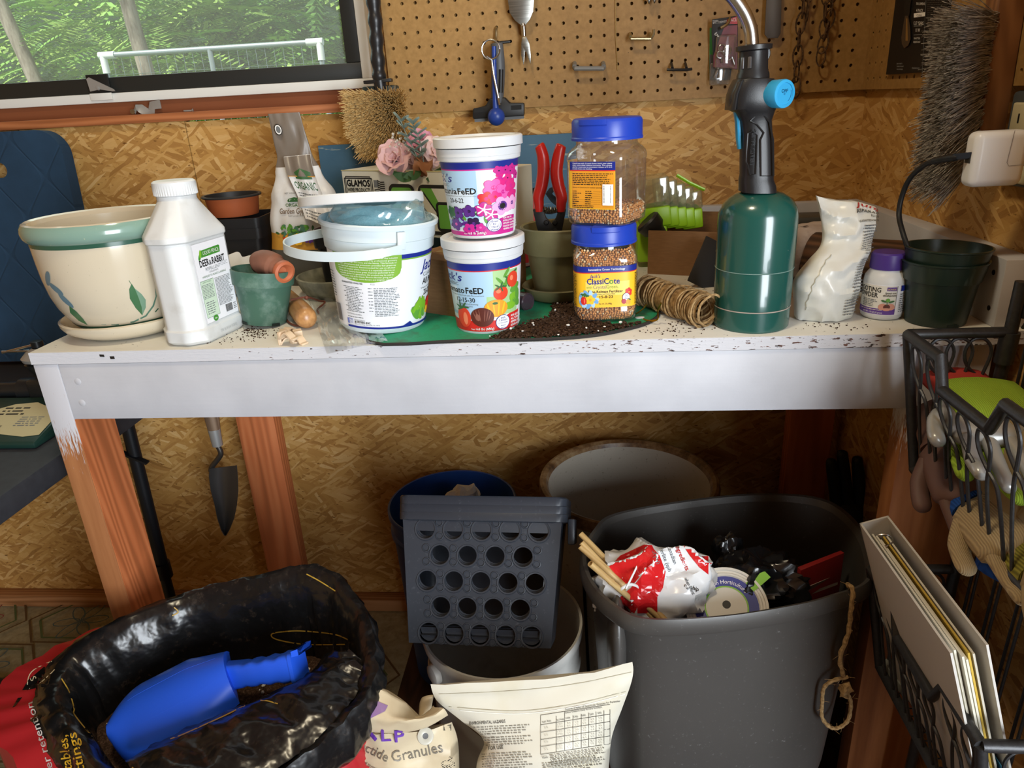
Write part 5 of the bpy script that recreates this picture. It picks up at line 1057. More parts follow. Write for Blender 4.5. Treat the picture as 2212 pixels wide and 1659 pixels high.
# birch logs
def birch():
    s = NT('birch_bark', .8, .2); p = s.mp(s.co, sc=(60, 60, 12)); n = s.noi(p, 1.4, 4, .6); big = s.noi(s.co, 12., 4)
    b = s.mix(s.rng(big, .42, .62), lin('#b9aaa0'), lin('#7d5c4a')); s.col(s.mix(s.rng(n, .62, .68), b, lin('#33251d'))); s.bump(s.mth('ADD', big, n), .5, .003); return s.m
BIR = birch(); EG = stain('log_end', 'z', ('#6b4a30', '#8a6a48', '#a58560'))
a, b = V((.245, .265, B+.0465)), V((.425, .335, B+.0465)); T = thing('birch_log', 'pale peeling birch log lying behind the gas cylinder and seed bag', 'log', a); T.matrix_world = along(a, b)
g = rough(lathe([(0, 0), (.040, 0), (.043, .004)]+[(.0445-.001*(i % 2), .004+.182*i/16) for i in range(17)]+[(.041, .192), (0, .192)], 40), .004, 18, 2.); mesh('trunk', [(g, BIR)], T, 60)
a, b = V((.385, .29, B+.041)), V((.497, .175, B+.041)); T = thing('dark_log', 'short brown-barked log behind the rooting powder bottle', 'log', a); T.matrix_world = along(a, b)
DB = stain('brown_bark', 'z', ('#2c1f17', '#4c3526', '#6b4a33'), False); mesh('trunk', [(rough(lathe([(0, 0), (.037, 0), (.04, .006), (.0385, .08), (.04, .148), (.034, .154), (0, .154)], 36), .006, 24, 7.), DB)], T, 60)

# ---- torch on its green gas cylinder
def tankm():
    s = NT('green_enamel', .22, .5); n = s.noi(s.co, 90., 4, .7); s.col(s.mix(s.rng(n, .73, .75), lin('#1c4f48'), lin('#9a9186'))); s.b.inputs['Coat Weight'].default_value = .4; return s.m
c, r = stand(1538, 1698, 722); TP = V((c.x, c.y, B))
T = thing('gas_cylinder', 'dark green gas cylinder with a hand torch screwed on top', 'gas cylinder', TP)
mesh('tank', [(lathe([(0, .006), (.044, .006), (.047, .001), (.0495, 0), (.0508, .002), (.0508, .0275), (.0498, .0285), (.0508, .0300), (.0508, .0795), (.0503, .0805), (.0510, .0815), (.0510, .140), (.0505, .150), (.0485, .158), (.0445, .165), (.038, .1715), (.030, .1765), (.020, .1795), (.012, .180), (.012, .186), (0, .186)], 80), tankm())], T, 28)
mesh('base_seam', [(lathe([(.0509, .0278), (.0514, .0286), (.0509, .0294)], 80), mat('scuffed_seam', '#a79c92', .5))], T); mesh('mid_seam', [(lathe([(.0507, .0800), (.0514, .0805), (.0507, .0811)], 80), mat('seam_light', '#7f9c97', .3))], T)
TB_ = NT('torch_black', .38, .45); TB_.col('#1d1d1f'); TB_.bump(TB_.noi(TB_.co, 900., 1), .12, .0005); TB_ = TB_.m; CY = mat('torch_blue', '#35a3d8', .35)
S0 = V((TP.x, TP.y, 0))
def q3(x, y): v = Ay(x, y, TP.y); return v-TP
def tring(yl, xl, yr, xr_, dd, n=28, sq=3.2):
    A, Bp = q3(xl, yl), q3(xr_, yr); c_ = (A+Bp)/2; w_ = (Bp-A)/2
    return [c_+w_*(math.copysign(abs(cos(t))**(2/sq), cos(t)))+V((0, dd*math.copysign(abs(sin(t))**(2/sq), sin(t)), 0)) for t in [2*pi*k/n for k in range(n)]]
T2 = thing('hand_torch', 'black hand torch with a blue knob and curved steel tube', 'torch', TP)
hr = [tring(413, 1598, 413, 1674, .026), tring(400, 1598, 400, 1673, .0255), tring(388, 1598, 386, 1668, .024), tring(378, 1600, 376, 1668, .023), tring(330, 1600, 330, 1667, .0225), tring(290, 1600, 288, 1665, .0225), tring(262, 1596, 258, 1664, .023), tring(243, 1586, 240, 1670, .026), tring(236, 1572, 232, 1673, .029), tring(215, 1570, 212, 1676, .030), tring(190, 1577, 185, 1674, .030), tring(172, 1586, 170, 1668, .027), tring(169, 1598, 169, 1655, .022)]
mesh('handle', [(nrm(loft(hr)), TB_)], T2, 35)
def front(x, y, d=.0): v = q3(x, y); return V((v.x, -.0235-d, v.z))
for ol in (((1612, 260), (1632, 240), (1652, 262), (1660, 300), (1661, 376), (1634, 376), (1633, 300), (1640, 285), (1626, 268)),): mesh('grip_panel', [(tube([front(*p) for p in ol], .0012, 6, True), TB_)], T2)
mesh('side_panel', [(tube([front(*p) for p in ((1607, 286), (1616, 282), (1626, 290), (1623, 372), (1611, 374), (1606, 352), (1602, 345))], .001, 6, True), TB_)], T2)
L = Lab(); L.txt('BERNZOMATIC', 0, 0, .0052, mat('embossed_black', '#3a3a3d', .35), 'L', .042, .02, 0, pi/2); e0 = front(1619, 352, .0012); L.build('embossing', T2, lambda u, v, o: e0+V((u, -o, v)))
nk = [(0, -.002), (.021, -.002), (.021, .006), (.019, .010), (.0175, .012), (.0175, .026), (.022, .028), (.022, .033), (.018, .034), (0, .034)]
n0 = q3(1626, 172); n1 = q3(1628, 118)
mesh('collar', [(xf(lathe([(0, -.004), (.020, -.004), (.0195, .006), (.0175, .010), (.0170, .032), (.0215, .0335), (.0215, .0385), (.018, .0395), (0, .0395)], 36), along(n0, n0+(n1-n0))), TB_)], T2, 28)
for k in range(5):
    aa = -pi/2+(k-2)*.55; mesh('vent', [(xf(bb(-.0022, .0022, -.001, .001, .013, .026, .0005), along(n0, n1) @ Matrix.Rotation(aa+pi/2, 4, 'Z') @ Matrix.Translation((0, -.0172, 0))), mat('vent_metal', '#77777a', .35, .8))], T2)
st = spl([q3(x, y) for x, y in ((1625, 125), (1624, 95), (1621, 65), (1612, 38), (1597, 12), (1578, -12), (1555, -30))], 8)
mesh('flame_tube', [(tube(st, .0084, 20), STEEL)], T2)
lk = q3(1642, 117); mesh('swivel_lug', [(mv(rot(lathe([(0, -.006), (.0105, -.006), (.0115, -.004), (.0115, .004), (.0105, .006), (0, .006)], 28), 'X', pi/2), *lk), TB_), (mv(rot(lathe([(0, .0068), (.0022, .0066), (.003, .006)], 12), 'X', pi/2), *lk), STEEL)], T2)
k0, k1 = q3(1655, 203)+V((0, -.016, 0)), q3(1676, 203)+V((.002, -.040, 0))
g = lathe([(0, 0), (.0155, 0), (.0158, .003), (.0165, .0235), (.0158, .0255), (.0125, .0260), (.0122, .0248), (0, .0248)], 72); g = ([V((v.x*(1-.02*(i % 2)), v.y*(1-.02*(i % 2)), v.z)) if .004 < v.z < .022 else v for i, v in enumerate(g[0])], g[1])
M = along(k0, k1); mesh('knob', [(xf(g, M), CY)], T2, 28); L = Lab(); L.txt('OFF', 0, .0015, .0042, mat('knob_emboss', '#1f6f9c', .5), 'C', None, .02); L.ring(0, 0, .0007, .0012, MC['knob_emboss'], 10); L.line([(.0105*cos(t), .0105*sin(t)) for t in [-.9+.1*i for i in range(14)]], .0006, MC['knob_emboss'])
up = (M.to_3x3().inverted() @ V((0, 0, 1))); ra_ = math.atan2(up.y, up.x)-pi/2
L.build('knob_mark', T2, lambda u, v, o: M @ V((u*cos(ra_)-v*sin(ra_), u*sin(ra_)+v*cos(ra_), .0249+o)))
mesh('trigger', [(nrm(loft([tring(238, 1584, 238, 1600, .008, 16), tring(262, 1588, 262, 1602, .008, 16), tring(300, 1590, 300, 1602, .007, 16), tring(322, 1593, 320, 1602, .006, 16)])), CY)], T2, 40)
mesh('hood', [(nrm(loft([tring(238, 1571, 236, 1583, .027, 20), tring(205, 1575, 203, 1588, .028, 20), tring(178, 1586, 172, 1600, .026, 20)])), TB_)], T2, 40)

# ---- seed-fertiliser bag slumped against the bottle
PB = bagm('pouch_white', '#dfe0da', '#c6c8b2', .3); c0 = Az(1785, 690); c0 = V((.352, .105, B+.001))
T = thing('asparagus_pouch', 'crumpled white plastic pouch of asparagus food leaning on the rooting powder', 'pouch', c0)
def q4(x, y, d): v = Ay(x, y, c0.y+d)-c0; return v
rowsP = [((1716, 700), (1762, 694), (1812, 692), (1838, 684), -.02), ((1714, 655), (1765, 650), (1822, 650), (1852, 640), -.026), ((1714, 605), (1765, 600), (1830, 598), (1862, 590), -.030), ((1742, 566), (1780, 556), (1840, 552), (1878, 545), -.022), ((1772, 530), (1800, 524), (1850, 520), (1886, 512), -.012), ((1775, 490), (1805, 480), (1852, 470), (1893, 470), -.004), ((1768, 450), (1800, 440), (1850, 440), (1893, 452), .004), ((1762, 422), (1796, 432), (1845, 434), (1890, 446), .008)]
def sheet(side):
    pts = []
    for j, row in enumerate(rowsP):
        c_ = spl([(q[0], q[1], 0) for q in row[:4]], 9); r_ = []
        for i, p in enumerate(c_):
            t = i/(len(c_)-1); th = (.030, .034, .030, .022, .016, .011, .006, .003)[j]*sin(pi*t)**.6
            w_ = q4(p.x, p.y, row[4]+side*th+.0)
            r_.append(w_)
        pts.append(r_)
    out = []
    n_ = len(pts[0]); cols = [spl([r_[i] for r_ in pts], 6) for i in range(n_)]
    for j in range(len(cols[0])):
        out.append([cols[i][j] for i in range(n_)])
    return out
A_ = sheet(-1); Bk = sheet(1)
def wr(p, s): k = abs(noise.noise(V((p.x*30+p.z*18, p.z*26-p.x*9, s)))); return p+V((0, -.007*(1-k*3 if k < .33 else 0)*1-.003*noise.noise(p*70), 0))
rg = []
for a_, b_ in zip(A_, Bk):
    n_ = len(a_); rg.append([wr(p, 1.) if 0 < i < n_-1 else p for i, p in enumerate(a_)]+[p for p in reversed(b_[1:-1])])
zmin = min(p.z for r_ in rg for p in r_); rg = [[V((p.x, p.y, max(p.z, 0))) for p in r_] for r_ in rg]
mesh('pouch', [(nrm(loft(rg)), PB)], T, 45)
def pfn(u, v, o):   # u 0..1 across, v 0..1 up
    j = min(max(v*(len(A_)-1), 0), len(A_)-1.001); i = min(max(u*(len(A_[0])-1), 0), len(A_[0])-1.001); j0, i0 = int(j), int(i); fj, fi = j-j0, i-i0
    g = lambda jj, ii: wr(A_[jj][ii], 1.)
    p = (g(j0, i0)*(1-fi)+g(j0, i0+1)*fi)*(1-fj)+(g(j0+1, i0)*(1-fi)+g(j0+1, i0+1)*fi)*fj; p.z = max(p.z, 0); return p+V((.0004, -.0018-o*2, 0))
L = Lab(); JR = mat('jung_red', '#a8322c', .5); L.txt('Jung', .64, .835, .095, JR, 'L', .38, .01, .15); L.txt('ASPARAGUS', .62, .765, .036, INK, 'L', .46, .03); L.txt('FOOD', .86, .725, .026, INK, 'L', .14); L.txt('GUARANTEED ANALYSIS', .66, .690, .016, INK, 'L', .34, .03)
L.fine(.76, .48, 1., .68, .020, GREY, 5); L.txt('- Works to Boost', .83, .46, .015, INK, 'L', .17, .02); L.txt('- Water Soluble', .83, .435, .015, INK, 'L', .17, .02); L.fine(.80, .10, .99, .41, .018, GREY, 6); L.fine(.70, .05, .97, .16, .018, GREY, 9)
L.build('print', T, pfn)
mesh('seam', [(tube([wr(A_[int(4+j)][int(5+j*.45)], 1.)+V((0, -.0015, 0)) for j in range(0, 16)], .0004, 5), mat('pouch_seam', '#b4b4a6', .5))], T)

# ---- rooting powder, dark green pots
c, r = stand(1858, 1943, 694); T = thing('rooting_powder', 'small white bottle of rooting powder with a purple cap', 'bottle', V((c.x, c.y, B)))
mesh('body', [(lathe([(0, .001), (.0235, .001), (.0262, .0035), (.0270, .008), (.0275, .052), (.0268, .058), (.024, .063), (.0215, .066), (.0212, .069), (0, .069)], 56), WP)], T)
g = lathe([(0, .0905), (.0195, .0905), (.0215, .0885), (.0222, .086), (.0226, .070), (.0222, .0685), (0, .0685)], 90); g = ([V((v.x*(1-.012*(i % 2)), v.y*(1-.012*(i % 2)), v.z)) if .0695 < v.z < .087 else v for i, v in enumerate(g[0])], g[1])
mesh('cap', [(g, mat('purple_cap', '#4b3488', .4))], T, 30)
a0 = face_cam(T); fr = cone_fn(.0271, .0275, .060, a0); L = Lab(); L.rect(-.06, .0085, .045, .0500, LABW, 40); LC = mat('label_cream', '#dcd9cf', .45); L.rect(-.04, .0095, .0165, .0490, LC, 22); L.frame(-.04, .0095, .0165, .0490, .0005, INK)
PV = mat('label_purple', '#5d3a90', .45); L.rect(-.04, .0095, .0165, .0175, PV, 22); L.txt('ROOTING', -.0035, .0400, .0068, INK, 'R', .0345, .02); L.txt('POWDER', -.0065, .0325, .0068, INK, 'R', .0315, .02); L.rect(.0035, .0425, .0155, .0475, PV, 6); L.txt('BONIDE', .0095, .0437, .0022, mat('label_gold', '#c9b36a', .5), 'C', .0095, .03)
L.txt('Speeds root', .0085, .0382, .0027, INK, 'C', .0135, .02, .15); L.txt('development', .0075, .0350, .0027, INK, 'C', .0160, .02, .15); L.fine(-.028, .019, -.0065, .031, .0022, GREY, 3); L.txt('NET WT. 1.25 OZ (35 grams)', -.012, .0110, .0022, WINK, 'C', .026); L.fine(-.03, .0135, .002, .0172, .0019, CREAMI, 4)
SK = mat('print_skin', '#c98f7d', .5); L.ell(.0005, .0205, .0052, .0045, SK, 14, .5); L.ell(.0105, .0205, .0052, .0045, SK, 14, -.5); L.ell(.0055, .0205, .0042, .0035, BRN, 14); L.ell(.0055, .0170, .005, .0020, SK, 12)
L.line([(.0055, .023), (.0058, .0285)], .0006, DGRN); L.ell(.0062, .0298, .0024, .0026, GRN, 12); L.ell(.0015, .0285, .0036, .0014, DGRN, 10, -.35); L.ell(.0105, .0278, .0038, .0014, DGRN, 10, .3); L.rect(.021, .042, .035, .0495, NAVY, 4); L.fine(.021, .012, .036, .040, .003, GREY, 7)
L.build('label', T, fr, sm=1)
DGP = NT('dark_green_plastic', .32, .5); DGP.col(DGP.mix(DGP.rng(DGP.noi(DGP.mp(DGP.co, sc=(60, 60, 6)), 2., 4), .62, .75, 0, .3), lin('#1a2b23'), lin('#5f6f66'))); DGP = DGP.m
c, r = stand(1974, 2088, 706)
for k in range(2):
    T = thing('nursery_pot', ('lower of two nested dark green nursery pots beside the backsplash', 'upper of two nested dark green nursery pots beside the backsplash')[k], 'pot', V((c.x-.011, c.y-.004, B+.0165*k)), eul=(0, rad(1.5*k), .4*k), group='nested dark green pots')
    mesh('body', [(lathe([(0, .003), (.033, .003), (.0345, 0), (.0370, .001), (.0440, .058), (.0468, .0590), (.0505, .0815), (.0518, .0825), (.0520, .0845), (.0495, .0845), (.0468, .066), (.0425, .058), (.035, .006), (0, .0055)], 64), DGP)], T, 28)
    if not k: mesh('drain_notch', [(mv(bb(-.007, .007, -.0012, .001, .0003, .0045), .006, -.0366, 0), MC['notch_dark'])], T, 0)
# smoked vial, olive pot's clear bag behind
a, b = Az(1080, 640, .014), Az(1152, 655, .014); T = thing('smoked_vial', 'smoked plastic vial lying between the tomato tub and olive saucer', 'vial', a); T.matrix_world = along(a, b)
SMK = mat('smoked_plastic', '#3d3239', .15, 0, .5, .5); mesh('tube', [(lathe([(0, 0), (.011, 0), (.0125, .002), (.0125, .058), (.0115, .06)], 32), SMK)], T); mesh('cap', [(lathe([(.0125, .046), (.0142, .047), (.0142, .062), (.0125, .064), (.011, .0615), (0, .0615)], 32), SMK)], T)
# ================= things hanging on the walls
from mathutils.bvhtree import BVHTree
def wx(y): return .5505+.0472*(.598-y)          # face of the skewed right wall
def Aw(px, py, d=0.):                            # pixel onto the right wall, d off the wall
    x = .57
    for _ in range(8): p = Ax(px, py, x-d); x = wx(p.y)
    return p
def peg(T, p, name='hook', m=None, r=.0026, out=.03, drop=.02):
    mesh(name, [(tube(spl([(p.x, .010, p.z), (p.x, -.004, p.z), (p.x, -out*.5, p.z-.002), (p.x, -out, p.z-drop*.3), (p.x, -out-.002, p.z+drop*.4)], 5), r, 8), m or STEEL)], T)
def Yp(px, py, d=0.): return Ay(px, py, YB-d)
# long-handled bristle brush
a = Yp(812, 190, .055); T = thing('scrub_brush', 'tan bristle brush hanging head down from its ribbed black handle', 'brush', a)
BH = mat('black_handle', '#1d1d1f', .35); P = lambda x, y, d=.0: Yp(x, y, .055+d)-a
hp = spl([P(x, y) for x, y in ((800, -60), (806, 0), (811, 50), (814, 100), (818, 150), (820, 178))], 6)
mesh('handle', [(tube(hp, [.0125+.0016*sin(i*1.25) for i in range(len(hp))], 18), BH)], T)
mesh('collar', [(mv(rot(bb(-.031, .022, -.010, .010, -.003, .003, .001), 'Y', rad(-2)), *P(822, 175)), BH)], T)
mesh('block', [(mv(bb(-.038, .030, .000, .028, -.10, .0, .004), *P(822, 185)), mat('brush_block', '#2b3431', .5))], T)
mesh('neck', [(tube([P(820, 174), P(824, 200)], .012, 14), BH)], T)
R = random.Random(31); bc = P(822, 262); gs = []; bm1 = NT('coir_bristle', .75, .2); bm1.col(bm1.ramp(bm1.noi(bm1.co, 180., 2), (.3, '#cfa968'), (.65, '#f0d69c'))); BRI = bm1.m
for i in range(7500):
    u, v = R.uniform(-1, 1), R.uniform(-1, 1)
    if v < -.2 and abs(u) > 1-.35*(-v-.2)/.8: continue
    b = bc+V((u*.041, .006, v*.049)); d = V((u*.020+R.gauss(0, .004), -.042+R.gauss(0, .006), v*.012-.006+R.gauss(0, .004))); e = b+d; s = d.cross(V((R.random(), R.random(), R.random()))).normalized(); s2 = d.cross(s).normalized(); w = .0010
    m_ = b+d*.6+V((0, 0, .001)); gs.append(([b+s*w, b-s*w*.5+s2*w*.8, b-s*w*.5-s2*w*.8, e+s*w*.35, e-s*w*.2+s2*w*.3, e-s*w*.2-s2*w*.3], [(0, 1, 4, 3), (1, 2, 5, 4), (2, 0, 3, 5), (3, 4, 5)]))
mesh('bristles', [(join(*gs), BRI)], T, 0, kind='stuff')
# window squeegee
a = Yp(1074, 150, .03); T = thing('squeegee', 'grey and black window squeegee hanging on the pegboard', 'squeegee', a); P = lambda x, y, d=0.: Yp(x, y, .03+d)-a
SQG, SQK = mat('squeegee_grey', '#55575a', .5), mat('squeegee_black', '#1c1d1f', .45)
hp = spl([P(*q) for q in ((1073, 92), (1074, 110), (1076, 150), (1075, 190), (1074, 222))], 5); mesh('handle', [(tube(hp, [.012+.003*sin(pi*i/len(hp)) if i else .008 for i in range(len(hp))], 16, flat=.8), SQG)], T)
mesh('handle_inset', [(tube([P(1082, 150, .010), P(1081, 200, .010)], .005, 10), SQK)], T)
ol = [P(*q) for q in ((1022, 235), (1050, 228), (1058, 212), (1092, 210), (1102, 222), (1133, 222), (1133, 250), (1022, 257))]; mesh('head', [(xf(prism([(v.x, v.z) for v in ol], -.009, .009, .003), Matrix.Rotation(pi/2, 4, 'X')), SQK)], T, 40)
ol = [P(*q) for q in ((1025, 256), (1132, 249), (1132, 256), (1026, 264))]; mesh('blade', [(xf(prism([(v.x, v.z) for v in ol], -.003, .003), Matrix.Rotation(pi/2, 4, 'X')), mat('squeegee_rubber', '#6a6c6d', .5))], T)
for x, y in ((1036, 238), (1116, 232)): mesh('slot', [(mv(bb(-.010, .010, -.0095, -.009, -.004, .004), *P(x, y)), mat('slot_dark', '#0d0d0e', .7))], T, 0)
T = thing('peg_hook', 'zinc peg hook carrying the squeegee', 'hook', Yp(1072, 60)); mesh('wire', [(tube(spl([(0, .012, .002), (0, 0, 0), (0, -.006, -.004), (-.001, -.010, -.020), (-.001, -.018, -.026)], 5), .0028, 8), BRASSY)], T)
T = thing('peg_hook', 'small black peg hook at the squeegee handle\'s right', 'hook', Yp(1101, 90)); mesh('wire', [(tube([(0, .012, 0), (0, -.004, 0), (-.020, -.006, -.001)], .0026, 8), BH)], T)
a = Yp(1070, 170, .056); T = thing('ball_tool', 'blue plastic stick with a round ball end hanging before the squeegee', 'tool', a); P = lambda x, y, d=0.: Yp(x, y, .056+d)-a
BLP = mat('tool_blue', '#24408f', .35); mesh('stick', [(tube([P(1067, 100), P(1068, 170), P(1071, 240)], [.0042, .0046, .006], 10), BLP)], T); mesh('ball', [(sph(P(1072, 252), .0165, 28, 18), BLP)], T)
a = Yp(1062, 106, .068); T = thing('wire_ring_tool', 'steel wire loop tool with a round eye hanging before the blue stick', 'tool', a); P = lambda x, y, d=0.: Yp(x, y, .068+d)-a; c = P(1060, 107)
mesh('eye', [(tube([c+V((.0165*cos(t), 0, .0165*sin(t))) for t in [2*pi*k/30 for k in range(30)]], .0016, 8, True), STEEL)], T); mesh('shank', [(tube([P(1051, 122), P(1062, 130), P(1066, 160), P(1078, 218)], .0020, 8), STEEL)], T); mesh('tip', [(tube([P(1076, 212), P(1079, 227)], .0032, 8, flat=.4), STEEL)], T)
# weeding fork with a broad blade
a = Yp(1130, 60, .02); T = thing('weeder', 'steel hand weeder with broad blade above and forked tip below', 'weeder', a); P = lambda x, y, d=0.: Yp(x, y, .02+d)-a
BRS = NT('brushed_steel', .35, .5, .9); BRS.col(BRS.ramp(BRS.noi(BRS.mp(BRS.co, sc=(1, 1, 40)), 12., 3), (.3, '#74736e'), (.7, '#a09f99'))); BRS = BRS.m
def plate(T, name, pts, th, m, dd=0., bev=.0006): ol = [P(*q) for q in pts]; return mesh(name, [(xf(prism([(v.x, v.z) for v in ol], dd, dd+th, bev), Matrix.Rotation(pi/2, 4, 'X')), m)], T, 30)
plate(T, 'blade', ((1090, -60), (1158, -60), (1154, 0), (1152, 25), (1145, 42), (1134, 56), (1127, 56), (1113, 45), (1101, 28), (1097, 0)), .0025, BRS)
mesh('neck', [(tube(spl([P(1130, 50), P(1131, 62), P(1132, 78)], 3), [.0035, .0045, .0055, .0052, .005, .0048, .0045][:7], 12), STEEL)], T)
plate(T, 'fork', ((1128, 80), (1137, 79), (1144, 95), (1147, 118), (1146, 139), (1142, 128), (1137, 112), (1134, 112), (1133, 128), (1131, 141), (1126, 120), (1126, 95)), .003, BRS)
# peg hooks
for nm, lab, m, x0, x1, y, rr, dy in (('peg_hook', 'grey plastic double peg hook right of the weeder', mat('hook_grey', '#7b7a76', .5), 1241, 1303, 138, .0044, 6), ('peg_hook', 'shiny zinc double peg hook, highest on the pegboard', BRASSY, 1361, 1404, 74, .0030, 7), ('peg_hook', 'black double peg hook left of the screw-eye pack', BH, 1450, 1480, 138, .0026, 10)):
    p0, p1 = Yp(x0, y), Yp(x1, y); T = thing(nm, lab, 'hook', p0); d = p1-p0; w = .0 if m != BH else .010
    mesh('wire', [(tube(spl([V((0, .010, .002)), V((0, -.004, 0)), V((0, -.020, -.002-dy*.0006))], 4), rr, 8), m), (tube(spl([d+V((0, .010, .002)), d+V((0, -.004, 0)), d+V((0, -.020, -.002-dy*.0006))], 4), rr, 8), m), (tube([V((-w, -.020, -.004-dy*.0006)), V((0, -.022, -.005-dy*.0006)), d+V((0, -.022, -.005-dy*.0006)), d+V((w, -.020, -.004-dy*.0006))], rr, 8), m)], T)
    if m == BRASSY: mesh('upturn', [(tube([d+V((0, -.022, -.008)), d+V((.004, -.024, -.002)), d+V((.004, -.024, .006))], rr, 8), m)], T)
a = Yp(1330, 80, .003); T = thing('hanging_wire', 'thin straw-coloured wire hanging straight down on the pegboard', 'wire', a); mesh('strand', [(tube([Yp(1329, -30, .003)-a, Yp(1330, 80, .003)-a, Yp(1334, 152, .003)-a], .0006, 5), mat('straw_wire', '#b59a62', .4, .4))], T)
a = Yp(1408, -5, .02); T = thing('pliers', 'steel plier tips showing at the photo\'s top edge', 'pliers', a)
for s in (-1, 1): mesh('jaw', [(mv(sph((0, 0, 0), .006, 12, 10, (.8, .7, 3)), s*.005, 0, .008), STEEL)], T)
# screw-eye packs
PKB = mat('pack_black', '#1b1a1c', .45); PKR = mat('pack_red', '#7a2a33', .45); BLIS = thin('blister', '#f4f4f4', .12, .06, .08)
def fr2(x, y): return Yp(x, y, .012)
a = Yp(1540, 175, .007); T = thing('fastener_pack', 'half hidden clear fastener pack hanging behind the screw-eye pack', 'package', a); P = lambda x, y, d=0.: Yp(x, y, .007+d)-a
plate(T, 'card', ((1533, 60), (1588, 60), (1577, 172), (1532, 174)), .001, mat('pack_green', '#2f7a3a', .5), -.001); plate(T, 'backing', ((1533, 118), (1585, 118), (1577, 172), (1532, 174)), .0006, mat('pack_dark_back', '#3a3a3c', .5), 0); mesh('blister', [(mv(bb(-.019, .019, -.010, -.001, -.026, .014, .004), *P(1554, 152)), BLIS)], T)
for k in range(3): mesh('fastener', [(mv(tube([(-.010+.008*k, -.006, -.010), (-.004+.006*k, -.006, .006)], .0022, 8), *P(1554, 155)), STEEL)], T)
a = Yp(1562, 90, .019); T = thing('screw_eye_pack', 'black and red carded pack of small screw eyes on the pegboard', 'package', a); P = lambda x, y, d=0.: Yp(x, y, .019+d)-a
card = ((1538, 42), (1592, 34), (1594, 60), (1593, 150), (1541, 146), (1537, 70)); plate(T, 'card', card, .001, PKB, 0)
def pxfn(y, z0=0.):
    return lambda u, v, o: Ay(u, v, y-o)-a
L = Lab(); yv = a.y-.0012
L.poly([(1571, 42), (1592, 35.5), (1593, 52), (1568, 52)], mat('pack_bright_red', '#b5262c', .45)); L.poly([(1566, 56), (1593, 54), (1592, 149), (1541, 145), (1541, 120), (1560, 70)], PKR)
def ptx(L, t, x, y, h, m, w=None, rot=0., bold=.02, al='L', sx=1.):          # pixel text: y runs down
    p, f = text2(t); k = h/.73; x0 = min(q[0] for q in p); x1 = max(q[0] for q in p); kx = w/(x1-x0) if w else k*sx; o = {'L': 0, 'C': -(x1-x0)*kx/2, 'R': -(x1-x0)*kx}[al]; P_, F_ = [], []
    for ox, oy in ((0, 0), (bold*h, 0), (0, bold*h)) if bold else ((0, 0),):
        b = len(P_)
        for u, v in p: uu, vv = (u-x0)*kx+o+ox, v*k+oy; P_.append((x+uu*cos(rot)+vv*sin(rot), y+uu*sin(rot)-vv*cos(rot)))
        F_ += [tuple(i+b for i in g) for g in f]
    L.add(P_, F_, m)
def prect(L, pts, m): L.add(list(pts), [tuple(range(len(pts)))], m)
ptx(L, 'ACE', 1579, 47, 7, WINK, 12, -.12); ptx(L, '532080H', 1540, 48, 4, WINK, 12, -.1); ptx(L, 'SMALL SCREW EYE', 1540, 52, 5, WINK, 31, -.12); ptx(L, '6', 1543, 77, 8, WINK, 8)
L.build('print', T, lambda u, v, o: Ay(u, v, yv-o)-a)
mesh('blister', [(mv(bb(-.019, .019, -.014, -.001, -.030, .028, .005), *P(1566, 111)), BLIS)], T)
for k, (x, y, ro) in enumerate(((1560, 104, .4), (1572, 108, -.6), (1556, 118, 0), (1574, 122, .9))):
    c = P(x, y, .008); mesh('screw_eye', [(tube([c+V((.006*cos(t), 0, .006*sin(t))) for t in [ro+5.2*k_/18 for k_ in range(19)]]+[c+V((.012*cos(ro-1.2), 0, -.014))], .0015, 8), STEEL)], T)
T = thing('peg_hook', 'brass peg hook holding the screw-eye pack', 'hook', Yp(1572, 42)); mesh('wire', [(tube(spl([(0, .01, 0), (0, -.02, 0), (-.006, -.030, -.010), (-.018, -.032, -.016)], 5), .0026, 8), BRASSY)], T)
# putty knife and chains
a = Yp(1668, 40, .015); T = thing('putty_knife', 'worn steel putty knife blade hanging blade down on the pegboard', 'putty knife', a); P = lambda x, y, d=0.: Yp(x, y, .015+d)-a
plate(T, 'blade', ((1656, -60), (1690, -60), (1688, 0), (1686, 72), (1680, 82), (1658, 83), (1651, 74), (1655, 0)), .0016, mat('tarnished_steel', '#5f5750', .5, .7)); plate(T, 'handle', ((1652, -140), (1694, -140), (1691, -58), (1655, -58)), .012, STAIN_Z)
RUST = NT('rusty_chain', .75, .3, .35); RUST.col(RUST.ramp(RUST.noi(RUST.co, 240., 3), (.35, '#3b2a1c'), (.65, '#6b5138'))); RUST = RUST.m
def chain(name, lab, pts, L0=.030, W0=.0085):
    a = V(Yp(*pts[0], .022)); T = thing(name, lab, 'chain', a); c_ = spl([Yp(*q, .022)-a for q in pts], 10); Ls = 0; acc = [0]
    for i in range(1, len(c_)): Ls += (c_[i]-c_[i-1]).length; acc.append(Ls)
    n = int(Ls/(L0*.80)); 
    def atl(s):
        for i in range(1, len(c_)):
            if acc[i] >= s: t = (s-acc[i-1])/max(1e-9, acc[i]-acc[i-1]); return c_[i-1].lerp(c_[i], t)
        return c_[-1]
    for k in range(n):
        p0, p1 = atl(k*Ls/n), atl((k+1)*Ls/n); M = along((p0+p1)/2, p1+(p1-p0)) @ Matrix.Rotation((0 if k % 2 else 1.25)+.15*k, 4, 'Z')
        lk = [(W0*cos(t), 0, (L0*.62)*sin(t)) for t in [2*pi*i/20 for i in range(20)]]; mesh('link', [(xf(tube(lk, .0016, 6, True), M), RUST)], T)
chain('rusty_chain', 'rusty chain hanging nearest the torch, lowest link at the board edge', [(1738, -40), (1735, 20), (1728, 60), (1725, 100), (1722, 140), (1718, 205)])
